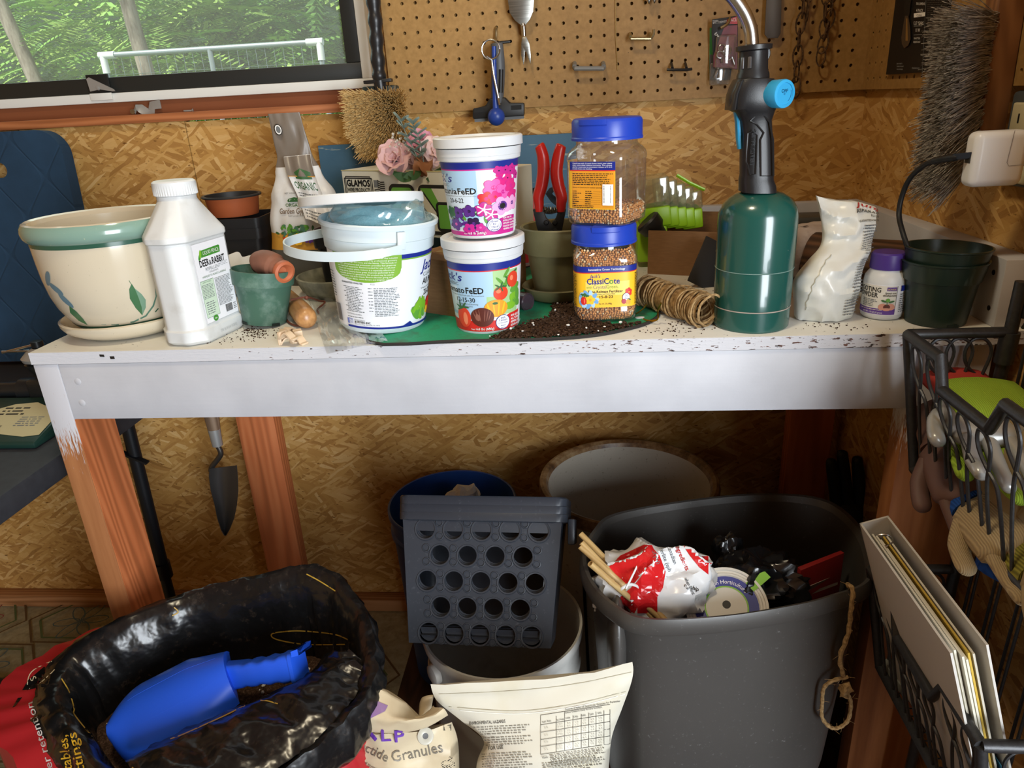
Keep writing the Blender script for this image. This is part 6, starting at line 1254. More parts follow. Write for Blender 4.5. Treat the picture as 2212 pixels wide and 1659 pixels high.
chain('rusty_chain', 'short rusty chain doubled up left of the room corner', [(1800, -30), (1796, 20), (1788, 60), (1776, 100), (1772, 135)], .026)
chain('rusty_chain', 'second strand of rusty chain falling beside the short one', [(1752, -40), (1746, 10), (1742, 45)], .028)
chain('rusty_chain', 'rusty chain strand closest to the room corner', [(1785, -30), (1782, 20), (1780, 80)], .026)

# bulb carton on the right pegboard
BCB = mat('carton_black', '#141416', .45); cp = [Aw(1953, -40, .016), Aw(2074, -40, .016), Aw(2072, 160, .016), Aw(1936, 160, .016)]
a = cp[3]; T = thing('bulb_carton', 'black light bulb carton on the right pegboard beside the bench brush', 'carton', a)
y0, y1 = Aw(1937, 160).y, Aw(2066, 60).y; z0, z1 = Aw(1937, 160).z, Aw(1955, -50).z
def wallbox(ya, yb, za, zb, d0, d1): return [V((wx(y)-d, y, z))-a for y in (ya, yb) for d in (d0, d1) for z in (za, zb)], [(0, 1, 3, 2), (4, 6, 7, 5), (0, 4, 5, 1), (2, 3, 7, 6), (0, 2, 6, 4), (1, 5, 7, 3)]
mesh('carton', [(nrm(wallbox(y1, y0, z0, z1, .001, .018)), BCB)], T, 0)
dW = .0183; L = Lab()
for t, x, y, h, w in (('70 LUMENS', 1979, 11, 6, 19), ('4 PACK', 1979, 26, 7, 15), ('13.7 YEARS', 1974, 54, 8, 21), ('11 W', 1978, 69, 8, 9), ('SHATTER', 1974, 85, 4.5, 13), ('RESISTANT', 1973, 93, 4.5, 15), ('DIM / WATT', 1937, 139, 3, 12), ('CURVED FILAMENT', 1937, 145, 3, 15), ('NON-DIMMABLE', 1937, 151, 3, 13), ('STANDARD BASE', 1970, 149, 3.5, 16)): ptx(L, t, x, y, h, WINK if h > 4 else LGREY, w)
prect(L, [(1974, 38), (1974, 29), (1999, 26), (1998, 35)], WINK); ptx(L, 'CLEAR', 1980, 36, 5, INK, 11)
for y in (57, 76): prect(L, [(1974, y), (1974, y-.8), (1992, y-1.6), (1992, y-.8)], LGREY)
prect(L, [(1991.5, 160), (2000, 0), (2000.7, 0), (1992.3, 160)], GREY)
for i in range(34):
    R = random.Random(i); x = 2003
    while x < 2062-i*.3: w = R.uniform(2, 6); prect(L, [(x, 2+i*4.4), (x, .8+i*4.4), (x+w, .5+i*4.4), (x+w, 1.7+i*4.4)], mat('fine_grey_print', '#4d4c4a', .5)); x += w+1.5
AMB = mat('bulb_amber_print', '#8a6a3a', .4); prect(L, [(1947, 80), (1951, 55), (1955, 34), (1962, 34), (1966, 60), (1967, 85), (1962, 98), (1953, 104), (1948, 95)], mat('bulb_glass_print', '#4d4033', .3)); prect(L, [(1956, 88), (1957.5, 40), (1960, 40), (1961, 88)], AMB); prect(L, [(1954, 34), (1955, 0), (1968, 0), (1964, 34)], INK)
L.build('print', T, lambda u, v, o: Aw(u, v, dW+o)-a)
# counter brush with grey bristles
b0, b1 = Aw(2132, 262, .030), Aw(2170, 20, .030); a = b0; T = thing('bench_brush', 'wooden counter brush with long grey bristles hanging on the right wall', 'brush', a)
WB = stain('brush_wood', 'z', ('#6b4426', '#7d5230', '#8c5f3a'), False)
ax = (b1-b0).normalized(); bot = b0-ax*.055; top = b1+ax*.12
mesh('back', [(bevel(xf(bb(-.017, .017, -.016, .016, 0, (top-bot).length), Matrix.Translation(-a) @ along(bot, top)), .003), WB)], T, 40)
R = random.Random(9); gs = []; BRG = NT('grey_bristle', .7, .2); BRG.col(BRG.ramp(BRG.noi(BRG.co, 120., 2), (.3, '#77706a'), (.7, '#b3aca3'))); BRG = BRG.m
n_ = 0
Lb = (b1-bot).length
for i in range(15):
    for j in range(3):
        base = bot+ax*(Lb*(i+.5)/15.2)+V((-.013, -.012+.012*j, 0))
        for k in range(80):
            f = (i+.5)/15; d = V((-.064+R.gauss(0, .004), -.020+.022*(j-1)+R.gauss(0, .008), -.018+.040*f-.02+R.gauss(0, .009))); b = base+V((0, R.gauss(0, .002), R.gauss(0, .0025))); e = b+d
            s = d.cross(V((R.random(), R.random(), R.random()))).normalized(); s2 = d.cross(s).normalized(); w = .0007
            gs.append(([b+s*w-a, b-s*w*.5+s2*w*.8-a, b-s*w*.5-s2*w*.8-a, e+s*w*.6-a, e-s*w*.3+s2*w*.5-a, e-s*w*.3-s2*w*.5-a], [(0, 1, 4, 3), (1, 2, 5, 4), (2, 0, 3, 5), (3, 4, 5)]))
mesh('bristles', [(join(*gs), BRG)], T, 0, kind='stuff')
# outlet and charger with its cord
a = Aw(2212, 290, 0); T = thing('wall_outlet', 'grey metal outlet box with an ivory receptacle on the right wall', 'outlet', a)
GB_ = mat('outlet_grey', '#5f676b', .4, .4); IV = mat('ivory_plastic', '#cfc4a0', .4)
yy = a.y; oy = lambda y, z0, z1, d0, d1, w=.03: (lambda g: g)(nrm(([V((wx(q)-d, q, z))-a for q in (y-w, y+w) for d in (d0, d1) for z in (z0, z1)], [(0, 1, 3, 2), (4, 6, 7, 5), (0, 4, 5, 1), (2, 3, 7, 6), (0, 2, 6, 4), (1, 5, 7, 3)])))
zt_, zb_ = Aw(2195, 195).z, Aw(2195, 400).z; ymid = Aw(2186, 300).y-.048
mesh('cover', [(bevel(oy(ymid, zb_, zt_, .0, .012, .046), .006), GB_)], T, 40)
zc = Aw(2200, 255).z; mesh('receptacle', [(bevel(oy(ymid+.004, zc-.018, zc+.020, .012, .018, .026), .008, 3), IV)], T, 40); zc2 = Aw(2200, 360).z; mesh('receptacle', [(bevel(oy(ymid+.004, zc2-.018, zc2+.020, .012, .018, .026), .008, 3), IV)], T, 40)
for q in (-.008, .008): mesh('slot', [(oy(ymid+.004+q, zc-.004, zc+.007, .0181, .0186, .0013), SQK)], T, 0)
c0 = Ax(2150, 342, .500); T = thing('usb_charger', 'white square charger plugged into the wall outlet', 'charger', c0, rad(2))
CW_ = mat('charger_white', '#dfe0e3', .3)
mesh('body', [(bevel(bb(-.032, .030, -.014, .014, -.032, .032), .009, 4), CW_)], T, 50)
L = Lab(); GL = mat('charger_groove', '#9a9697', .5); L.line([(.008, .032), (.006, -.004), (.009, -.008), (.030, -.007)], .0008, GL); L.build('groove', T, lambda u, v, o: (u, -.0141-o, v))
mesh('plug_neck', [(bb(.029, .044, -.010, .010, -.010, .022, .003), CW_)], T); mesh('port', [(bb(-.0323, -.031, -.006, .006, -.004, .008), mat('port_dark', '#3a3a3c', .5))], T, 0)
CB = mat('cord_black', '#17181b', .5); p = Ax(2093, 337, .468); T = thing('charging_cord', 'black charging cord curving from the charger down to the bench', 'cord', p)
pp = [(2098, 336, .470), (2062, 340, .455), (2030, 345, .448), (1998, 356, .442), (1966, 385, .437), (1948, 425, .434), (1942, 465, .432), (1951, 505, .430), (1962, 540, .435), (1966, 575, .445), (1980, 600, .462)]
c_ = spl([Ax(*q)-p for q in pp], 6); mesh('cord', [(tube(c_[14:], .0034, 10), CB)], T); mesh('strain_relief', [(tube(c_[5:15], [.0040+.0009*(i % 2) for i in range(10)], 10), CB)], T); mesh('plug', [(tube(c_[:7], .0062, 4, flat=.55), mat('plug_slate', '#2c323b', .4))], T)
T = thing('corner_string', 'thin dark string strung from the bulb carton to the brush', 'string', Aw(2080, 10, .02)); mesh('strand', [(tube([V((0, 0, 0)), Aw(2140, 38, .02)-T.location], .0006, 4), RUST)], T)

# kneeling pad on the left table and the table itself
def padm():
    s = NT('blue_foam', .85, .2); n = s.noi(s.co, 9., 5, .6); s.col(s.mix(n, lin('#1d2d3d'), lin('#2d4a66')))
    x = s.n('ShaderNodeSeparateXYZ', Vector=s.co).outputs
    q = s.mth('ADD', s.mth('SINE', s.mth('MULTIPLY', x[0], 52.)), s.mth('COSINE', s.mth('MULTIPLY', x[2], 40.))); ln = s.rng(s.mth('ABSOLUTE', q), 0., .16, 0., 1.)
    s.bump(ln, .5, .003); return s.m
PADM = padm(); ZT = -.195
a = Ay(60, 740, .535); T = thing('kneeling_pad', 'dark blue foam kneeling pad standing against the wall at the far left', 'pad', (-1.245, .515, B-.186), eul=(rad(-4), 0, 0))
ol = [(x+.03, y+.242) for x, y in rr2(.34, .485, .05, 7)]; g = prism(ol, -.016, .016, .006, 3); M = Matrix.Rotation(pi/2, 4, 'X')
hs = [(x+.005, y+.410) for x, y in rr2(.13, .030, .0149, 7)]
def holed(o_, h_, z0, z1):
    n = len(o_); A = [[V((p[0], p[1], z)) for p in P_] for P_, z in ((o_, z0), (o_, z1), (h_, z1), (h_, z0))]; return nrm(loft(A+[A[0]], (False, False)))
mesh('foam', [(xf(holed(ol, hs, -.015, .015), M), PADM)], T, 40)
TBK = NT('table_top_black', .6, .3); TBK.col(TBK.mix(TBK.noi(TBK.co, 70., 3), lin('#26272b'), lin('#34363b'))); TBK = TBK.m; TFR = mat('table_metal', '#1a1b1e', .4, .4)
T = thing('folding_table', 'black folding table standing left of the potting bench', 'table', (-1.2, .1, 0))
mesh('top', [(bb(-.55, .350, -.50, .47, B+ZT-.042, B+ZT, .006), TBK)], T)
mesh('leg', [(tube([(.355-.03, .17, B+ZT-.045), (.352-.035, .17, .33)], .0125, 12), TFR), (tube([(.352-.035, .17, .34), (.352-.036, .17, .025)], .0105, 12), TFR)], T); mesh('leg', [(tube([(-.30, .17, B+ZT-.045), (-.30, .17, .02)], .0125, 12), TFR)], T); mesh('leg_collar', [(tube([(.317, .17, .325), (.317, .17, .36)], .0165, 14), TFR)], T)
mesh('foot_bar', [(tube(spl([(-.3, .17, .02), (-.1, .17, .018), (.25, .17, .018), (.316, .17, .03)], 6), .013, 12), TFR)], T)
mesh('brace', [(xf(bb(-.006, .006, -.002, .002, 0, .17), along((.20, .16, B+ZT-.05), (.335, .16, B-.31))), TFR)], T)
# sprinkler on the table
a = V((-.955, .150, B+ZT+.001)); T = thing('sled_sprinkler', 'dark green sprinkler sled with a torn cream sticker on the black table', 'sprinkler', a)
GS = mat('sprinkler_green', '#16302a', .4); SB = mat('sprinkler_black', '#15181a', .35)
mesh('sled', [(bevel(([V(p) for p in ((-.14, -.075, 0), (.050, -.075, 0), (.050, .06, 0), (-.14, .06, 0), (-.14, -.075, .012), (.050, -.075, .012), (.045, .06, .040), (-.14, .06, .040))], [(0, 1, 2, 3), (4, 7, 6, 5), (0, 4, 5, 1), (1, 5, 6, 2), (2, 6, 7, 3), (3, 7, 4, 0)]), .004), GS)], T)
L = Lab(); STK = mat('sticker_cream', '#b9b08a', .6); L.poly([(-.10, -.05), (-.085, .02), (-.06, .035), (-.02, .04), (.0, .03), (.03, .034), (.042, .01), (.046, -.055), (.02, -.06), (-.03, -.052), (-.07, -.058)], STK); L.fine(-.07, .0, -.02, .03, .009, INK, 3); L.bars(-.085, -.045, -.04, -.028, INK, 4); L.fine(-.02, -.03, .03, .0, .006, GREY, 5)
L.build('sticker', T, lambda u, v, o: (u, v, .0281+.207*v+o))
mesh('pedestal', [(mv(bevel(bb(-.028, .028, -.025, .025, 0, .050), .006), -.025, .085, .020), SB)], T); mesh('hose_inlet', [(xf(lathe([(0, 0), (.020, 0), (.022, .01), (.022, .03), (.016, .034), (.016, .09), (0, .09)], 24), along((-.05, .085, .045), (-.15, .085, .042))), SB)], T)
mesh('head', [(mv(lathe([(0, 0), (.016, 0), (.020, .02), (.028, .032), (.029, .038), (.012, .046), (.008, .066), (.010, .068), (.010, .078), (0, .080)], 28), .0 -.025, .085, .06), SB)], T); mesh('dome', [(mv(lathe([(.014, .042), (.030, .044), (.032, .050), (.022, .060), (.010, .066)], 28), -.025, .085, .06), METAL)], T)
for k, z in enumerate((.120, .132)): mesh('arm', [(tube([(-.028, .085, z), (-.085, .07, z+.004-.014*k)], .0022, 8), STEEL)], T)
# ================= things under and before the bench
def bvh(*obs):
    vs, fs = [], []
    for o in obs:
        b = len(vs); M = (o.parent.matrix_basis if o.parent else Matrix()) @ o.matrix_basis; vs += [M @ v.co for v in o.data.vertices]; fs += [tuple(i+b for i in p.vertices) for p in o.data.polygons]
    return BVHTree.FromPolygons(vs, fs)
def decal(T, name, L, tree, lift=.0009):          # printing laid on a crumpled surface
    inv = T.matrix_basis.inverted(); gs = []; st = .00003
    for i, (p, f, m) in enumerate(L.L):
        hs = []
        for u, v in p:
            h = tree.ray_cast(CAM, ray(u, v).normalized()); hs.append(inv @ (h[0]-ray(u, v).normalized()*(lift+st*i)) if h[0] is not None else None)
        ff = [q for q in f if all(hs[k] is not None for k in q) and max((hs[a_]-hs[b_]).length for a_ in q for b_ in q) < .05]
        gs.append((([h if h is not None else V((0, 0, 0)) for h in hs], ff), m))
    gs2 = []
    for (vs, fs), m in gs:
        us = sorted({k for q in fs for k in q}); ix = {k: n for n, k in enumerate(us)}
        if us: gs2.append((([vs[k] for k in us], [tuple(ix[k] for k in q) for q in fs]), m))
    return mesh(name, gs2, T, 0) if gs2 else None
def pgrid(L, pts, m, n=14):                       # pixel quad cut into a grid
    A, B_, C_, D = [V((q[0], q[1], 0)) for q in pts]; g = grid(lambda u, v: (A*(1-u)+B_*u)*(1-v)+(D*(1-u)+C_*u)*v, n, n); L.add([(p.x, p.y) for p in g[0]], g[1], m)
def ppoly(L, pts, m, ds=8.):
    bm = bmesh.new(); bm.faces.new([bm.verts.new((q[0], q[1], 0)) for q in pts]); bmesh.ops.triangulate(bm, faces=bm.faces[:])
    for ax_ in (0, 1):
        x0, x1 = min(q[ax_] for q in pts), max(q[ax_] for q in pts); n = int((x1-x0)/ds)
        for k in range(1, n+1):
            co = [0, 0, 0]; no = [0, 0, 0]; co[ax_] = x0+(x1-x0)*k/(n+1); no[ax_] = 1; bmesh.ops.bisect_plane(bm, geom=bm.verts[:]+bm.edges[:]+bm.faces[:], plane_co=co, plane_no=no)
    bm.verts.index_update(); L.add([(v.co.x, v.co.y) for v in bm.verts], [tuple(v.index for v in f.verts) for f in bm.faces], m); bm.free()
def pline(L, pts, w, m):
    c_ = spl([(x, y, 0) for x, y in pts], 8); L.line([(p.x, p.y) for p in c_], w, m)
def pfine(L, x0, y0, x1, y1, lh, m, seed, rot=0., ragged=.2):
    R = random.Random(seed); P_, F_ = [], []; y = 0; ca, sa = cos(rot), sin(rot)
    while y < y1-y0:
        x = 0; xe = (x1-x0)*(1-R.random()*ragged)
        while x < xe:
            w = lh*R.uniform(.4, 1.8); b = len(P_); P_ += [(x0+u*ca-v*sa, y0+u*sa+v*ca) for u, v in ((x, y), (min(x+w, xe), y), (min(x+w, xe), y+lh*.42), (x, y+lh*.42))]; F_.append((b, b+1, b+2, b+3)); x += w+lh*.45
        y += lh
    L.add(P_, F_, m)
def lathe_thing(name, label, cat, c, parts, **k):
    T = thing(name, label, cat, c, **k)
    for nm, prof, m in parts: mesh(nm, [(lathe(prof, 80), m)], T, 30)
    return T
# ---- big soil bag
SBK = NT('black_film', .24, .5); SBK.col(SBK.mix(SBK.rng(SBK.noi(SBK.co, 60., 5, .7), .56, .78, 0, .6), lin('#131314'), lin('#4b3f36'))); SBK.bump(SBK.noi(SBK.co, 22., 3, .4), .6, .012); SBK = SBK.m
SRD = mat('bag_red', '#a8252a', .3)
cr = [(150, 1425, -.45), (250, 1348, -.42), (420, 1284, -.41), (590, 1240, -.39), (690, 1230, -.385), (770, 1300, -.40), (806, 1420, -.41), (785, 1510, -.43), (690, 1600, -.45), (560, 1700, -.46), (400, 1790, -.46), (260, 1730, -.46), (165, 1590, -.455), (118, 1500, -.455)]
cw = [Az(*q) for q in cr]; cen = sum(cw, V((0, 0, 0)))/len(cw); crest = spl(cw, 10, True); n = len(crest)
T = thing('soil_bag', 'big open bag of potting soil, its black lining rolled over the rim', 'bag', (cen.x, cen.y, 0)); SBT = T
def ringk(kxy, dz, zabs=None, amp=.012, sc=9., off=0., out=0., outr=None):
    o = []
    for i, p in enumerate(crest):
        d = p-cen; d.z = 0; dn = d.normalized(); lf_, rt_ = max(0, -dn.x)**1.5, max(0, dn.x+.15)**1.2; k = kxy+out*.34*lf_-(out if outr is None else outr)*.17*rt_; q = V((cen.x+d.x*k, cen.y+d.y*k, (p.z+dz*(1-.7*lf_*(out > 0))) if zabs is None else zabs))
        nz = noise.noise(V((cos(2*pi*i/n)*sc*.55, sin(2*pi*i/n)*sc*.55, off)))+.9*(.35-abs(noise.noise(V((cos(2*pi*i/n)*sc*1.3, sin(2*pi*i/n)*sc*1.3, off*.6))))); q += V((d.x, d.y, 0)).normalized()*nz*amp+V((0, 0, amp*.6*noise.noise(V((cos(2*pi*i/n)*sc, sin(2*pi*i/n)*sc, off+4))))) if amp else V((0, 0, 0))
        o.append(q-V((cen.x, cen.y, 0)))
    return o
fr = lambda u: .0
rs = [ringk(.93, 0, .004, 0, out=.7), ringk(1.02, 0, .03, .004, out=.8), ringk(1.07, 0, .18, .012, 7, 1, 1.), ringk(1.08, 0, .30, .014, 8, 2, 1.), ringk(1.10, -.12, None, .012, 9, 2.6, .9, .8), ringk(1.07, -.09, None, .012, 9, 3, .30, .8)]
r2 = [ringk(1.07, -.09, None, .012, 9, 3, .30, .8), ringk(1.085, -.07, None, .012, 10, 3.4, .12, .55), ringk(1.09, -.05, None, .010, 11, 3.8, .05, .3), ringk(1.07, -.018, None, .010, 12, 4.2, .08), ringk(1.02, .004, None, .006, 12, 4.6), ringk(.965, .002, None, .007, 12, 5), ringk(.90, -.022, None, .010, 11, 5.4), ringk(.86, -.06, None, .013, 9, 5.8), ringk(.83, -.10, None, .014, 8, 6.2), ringk(.80, 0, B-.575, .010, 7, 6.6)]
ob1 = mesh('sack', [(loft(rs, (True, False)), SRD)], T, 60); ob2 = mesh('lining', [(loft(r2, (False, False)), SBK)], T, 60)
def soiltop(u, v): a = 2*pi*u; i = int(u*n) % n; d = crest[i]-cen; return (d.x*.84*v, d.y*.84*v, B-.525+.02*noise.noise(V((d.x*v*14, d.y*v*14, 0)))-.02*v)
mesh('soil', [(grid(soiltop, n, 16), SOIL)], T, 60)
R = random.Random(17); pts = []
for k in range(160):
    i = R.randrange(n); v = R.random()**.5*.95; d = crest[i]-cen; p = V(soiltop(i/n, v)); pts.append(p+V((0, 0, .001)))
mesh('perlite', [(crumbs(pts, .0012, .0034, R), PERL)], T, 0, kind='stuff')
fo = spl([Az(*q) for q in ((800, 1440, -.43), (780, 1490, -.440), (720, 1565, -.446), (620, 1650, -.455), (480, 1730, -.46), (330, 1770, -.46))], 6); fi = spl([Az(*q) for q in ((690, 1440, -.475), (655, 1475, -.475), (580, 1508, -.478), (480, 1545, -.480), (375, 1592, -.485), (270, 1650, -.49))], 6); c3 = V((cen.x, cen.y, 0))
def fold(u, v):
    i = u*(len(fo)-1); k = min(int(i), len(fo)-2); f = i-k; a_ = fo[k].lerp(fo[k+1], f); b_ = fi[k].lerp(fi[k+1], f); return a_.lerp(b_, v)-c3+V((0, 0, .030*sin(pi*v)**.8+.012*(.3-abs(noise.noise(V((u*7, v*3, 2)))))+.004*noise.noise(V((u*25, v*8, 1)))))
ob3 = mesh('lining_fold', [(solid(grid(fold, 60, 18), .0012), SBK)], T, 60)
tr = bvh(ob1, ob2, ob3); L = Lab(); YS = mat('yellow_print_line', '#a8852f', .5)
for pl_ in (((133, 1466), (150, 1495), (160, 1530), (162, 1545), (200, 1590), (250, 1632), (300, 1668)), ((752, 1382), (720, 1370), (650, 1363), (600, 1366), (586, 1372), (600, 1382), (660, 1392), (745, 1392)), ((600, 1520), (555, 1514), (480, 1548), (400, 1584), (368, 1596)), ((662, 1240), (690, 1255), (725, 1277)), ((372, 1330), (385, 1322), (376, 1312))): pline(L, pl_, 2.6, YS)
for k in range(14): pass
decal(T, 'print_lines', L, tr)
L = Lab(); YT, WT2 = mat('bag_yellow_text', '#d3a62c', .45), mat('bag_white_text', '#cfcac8', .45)
ppoly(L, [(20, 1540), (60, 1470), (95, 1440), (112, 1450), (104, 1480), (62, 1490)], SBK); pline(L, ((58, 1490), (62, 1462), (76, 1445), (112, 1428)), 2, CREAMI); pline(L, ((58, 1490), (80, 1480), (102, 1462), (118, 1446)), 2, CREAMI); ptx(L, 'S', 64, 1466, 14, CREAMI, None, 1.0)
ptx(L, 'water retention', 128, 1702, 17, WT2, 195, -1.87, .02); ptx(L, 'vegetables,', 164, 1716, 22, YT, 130, -1.72, .02); ptx(L, 'cuttings', 192, 1700, 22, YT, 122, -1.8, .02)
decal(T, 'print', L, tr)
# ---- blue feed scoop
SCP = mat('scoop_blue', '#2459dc', .35); A0, A1 = Az(505, 1462, -.470), Az(262, 1580, -.505); d = (A1-A0); Ls = d.length
T = thing('feed_scoop', 'bright blue plastic scoop resting upside down in the soil bag', 'scoop', A0); Mx = along(A0, A1); upv = (Mx.to_3x3().inverted() @ (CU*.75-CW*.65)); phi = math.atan2(upv.y, upv.x)
def scoop(u, v):                    # u across, v along
    w = .060*(.70+.36*min(1, v*3)-.06*v)*(1 if v < .72 else math.sqrt(max(.02, 1-((v-.72)/.29)**2))); a = phi-1.25+2.5*u; hgt = .052*(1-.25*v); x, y = w*sin(2.5*(u-.5))/.95, hgt*cos(2.5*(u-.5))-.018
    q = V((x, y, Ls*v*1.06)); c_, s_ = cos(phi-pi/2), sin(phi-pi/2); return (Mx.to_3x3() @ V((q.x*c_-q.y*s_, q.x*s_+q.y*c_, q.z)))
eb = [V(scoop(k/30, 0)) for k in range(31)]; mesh('blade', [(solid(grid(scoop, 30, 40), .0022), SCP), (solid((eb, [tuple(range(31))]), .002), SCP)], T, 45)
h0, h1 = Az(482, 1462, -.468)-A0, Az(640, 1437, -.435)-A0
def sqr(p, w, h): 
    dd = (h1-h0).normalized(); s = dd.cross(CU).normalized(); u_ = s.cross(dd); return [p+s*x+u_*y for x, y in rr2(w, h, .006, 3)]
mesh('handle', [(nrm(loft([sqr(h0.lerp(h1, t), .030+.004*t, .040-.006*sin(pi*t)+(.003*sin(t*30) if t > .3 else 0)) for t in [k/16 for k in range(17)]])), SCP)], T, 40)
dd = (h1-h0).normalized(); mesh('end_cap', [(nrm(loft([sqr(h1, .038, .044), sqr(h1+dd*.006, .038, .044)])), SCP)], T, 40); mesh('end_lip', [(nrm(loft([sqr(h1+dd*.004+CU*.022, .040, .004), sqr(h1+dd*.014+CU*.023, .036, .003)])), SCP)], T, 40)
for u in (.30, .62): mesh('rib', [(tube([V(scoop(u, v))+V((0, 0, .001)) for v in [k/12*.9 for k in range(1, 12)]], .0016, 6), SCP)], T)

# ---- trowel hanging under the bench
ty = .455; a = Ay(460, 897, ty); T = thing('hand_trowel', 'steel garden trowel with a wooden handle hanging under the bench', 'trowel', a); P = lambda x, y, d=0.: Ay(x, y, ty-d)-a
mesh('handle', [(tube([P(448, 850), P(455, 890), P(462, 925), P(464, 936)], [.0125, .0165, .0135, .012], 16), stain('grey_handle', 'z', ('#5e4a3b', '#7a6450', '#8d7661'), False))], T); mesh('ferrule', [(tube([P(462, 926), P(470, 962)], [.0135, .0115], 16), METAL)], T)
mesh('neck', [(tube(spl([P(470, 962), P(477, 978), P(472, 990), P(458, 1008), P(456, 1018)], 5), [.006]*21, 10), mat('trowel_neck', '#55524f', .4, .8))], T)
def trow(u, v):
    xl = (452, 452, 457, 464, 472, 482)[0]; rows = ((452, 1012, 512, 1005), (451, 1030, 514, 1030), (455, 1060, 515, 1060), (463, 1090, 512, 1090), (469, 1120, 506, 1120), (477, 1145, 496, 1145), (484, 1157, 489, 1157)); t = v*6; k = min(int(t), 5); f = t-k; r = [rows[k][i]*(1-f)+rows[k+1][i]*f for i in range(4)]
    return P(r[0]+(r[2]-r[0])*u, r[1]+(r[3]-r[1])*u, .012-.018*math.sin(pi*u)+.0)
mesh('blade', [(solid(grid(trow, 16, 30), .0014), mat('trowel_steel', '#6f6d6c', .42, .85))], T, 50)

# ---- blue pail with crumpled paper
PB2 = NT('blue_pail', .4, .45); PB2.col(PB2.mix(PB2.noi(PB2.co, 20., 4), lin('#1a3a7c'), lin('#234c99'))); PB2 = PB2.m
c = V((-.280, .405, 0)); hh = B-.492
lathe_thing('blue_pail', 'round blue plastic pail behind the perforated baskets', 'pail', c, [('body', [(0, .003), (.112, .003), (.114, 0), (.117, .002), (.132, hh-.06), (.137, hh-.058), (.137, hh-.05), (.133, hh-.045), (.134, hh-.012), (.139, hh-.010), (.139, hh-.002), (.137, hh), (.134, hh-.001), (.130, hh-.05), (.112, .006), (0, .006)], PB2)])
p = Ay(1003, 1072, .40); g = sph((0, 0, 0), .038, 18, 12); g = ([v*(1+.45*noise.noise(v*45)) for v in g[0]], g[1]); o = mesh('crumpled_paper', [(g, mat('paper_white', '#cfd2d8', .7))], None, 0); o.location = V((p.x, p.y, p.z-.012)); tag(o, 'crumpled white paper poking out of the blue pail', 'paper')
# ---- stoneware crock
CRK = NT('salt_glaze', .45, .45); CRK.col(CRK.mix(CRK.rng(CRK.noi(CRK.co, 90., 5, .7), .6, .72, 0, .7), CRK.mix(CRK.noi(CRK.co, 7., 3), lin('#b3aa9b'), lin('#c4bcae')), lin('#6a5238'))); CRK.bump(CRK.noi(CRK.co, 120., 2), .2, .001); CRK = CRK.m
CRR = NT('brown_rim_glaze', .35, .45); CRR.col(CRR.ramp(CRR.noi(CRR.co, 25., 5, .7), (.35, '#4a3322'), (.5, '#7d5c3c'), (.7, '#a98d68'))); CRR = CRR.m
c = V((.092, .352, 0)); hh = B-.408
T = lathe_thing('stoneware_crock', 'big beige stoneware crock with a brown rim behind the trash bin', 'crock', c, [('body', [(0, .002), (.160, .002), (.166, .010), (.168, .1), (.168, hh-.05), (.1665, hh-.03), (.172, hh-.028)], CRK), ('rim', [(.172, hh-.028), (.178, hh-.024), (.179, hh-.010), (.1765, hh-.001), (.171, hh), (.164, hh-.004), (.160, hh-.012)], CRR), ('inside', [(.160, hh-.012), (.156, hh-.05), (.155, .05), (.14, .02), (0, .018)], CRK)])

# ---- white bucket
WBK = NT('cloudy_white_pail', .42, .4); WBK.col(WBK.mix(WBK.rng(WBK.noi(WBK.co, 12., 5, .65), .5, .78, 0, .6), lin('#c9c7c2'), lin('#97938c'))); WBK = WBK.m
c = V((-.146, .098, 0)); hh = B-.552; WBC = c
T = lathe_thing('white_pail', 'round cloudy white pail carrying the perforated baskets', 'pail', c, [('body', [(0, .003), (.120, .003), (.122, 0), (.126, .003), (.1345, hh-.085), (.139, hh-.083), (.139, hh-.078), (.1355, hh-.075), (.1375, hh-.03), (.142, hh-.02), (.1445, hh-.006), (.1425, hh), (.138, hh-.001), (.135, hh-.02), (.133, hh-.08), (.118, .006), (0, .006)], WBK)])
p = Az(938, 1440, -.575); pd = (V((p.x, p.y, 0))-c); an = math.atan2(pd.y, pd.x)
mesh('ear', [(xf(lathe([(0, .012), (.012, .012), (.0165, .010), (.018, .006), (.018, 0), (0, 0)], 28), Matrix.Translation((.138*cos(an), .138*sin(an), hh-.038)) @ Matrix.Rotation(an, 4, 'Z') @ Matrix.Rotation(pi/2, 4, 'Y')), WBK)], T)
mesh('bail', [(tube(spl([(.146*cos(an+t), .146*sin(an+t), hh-.038-.13*sin(t/1.57*pi/2)) for t in [k*.26 for k in range(7)]], 4), .002, 8), mat('rust_wire', '#7d6a58', .5, .7))], T)

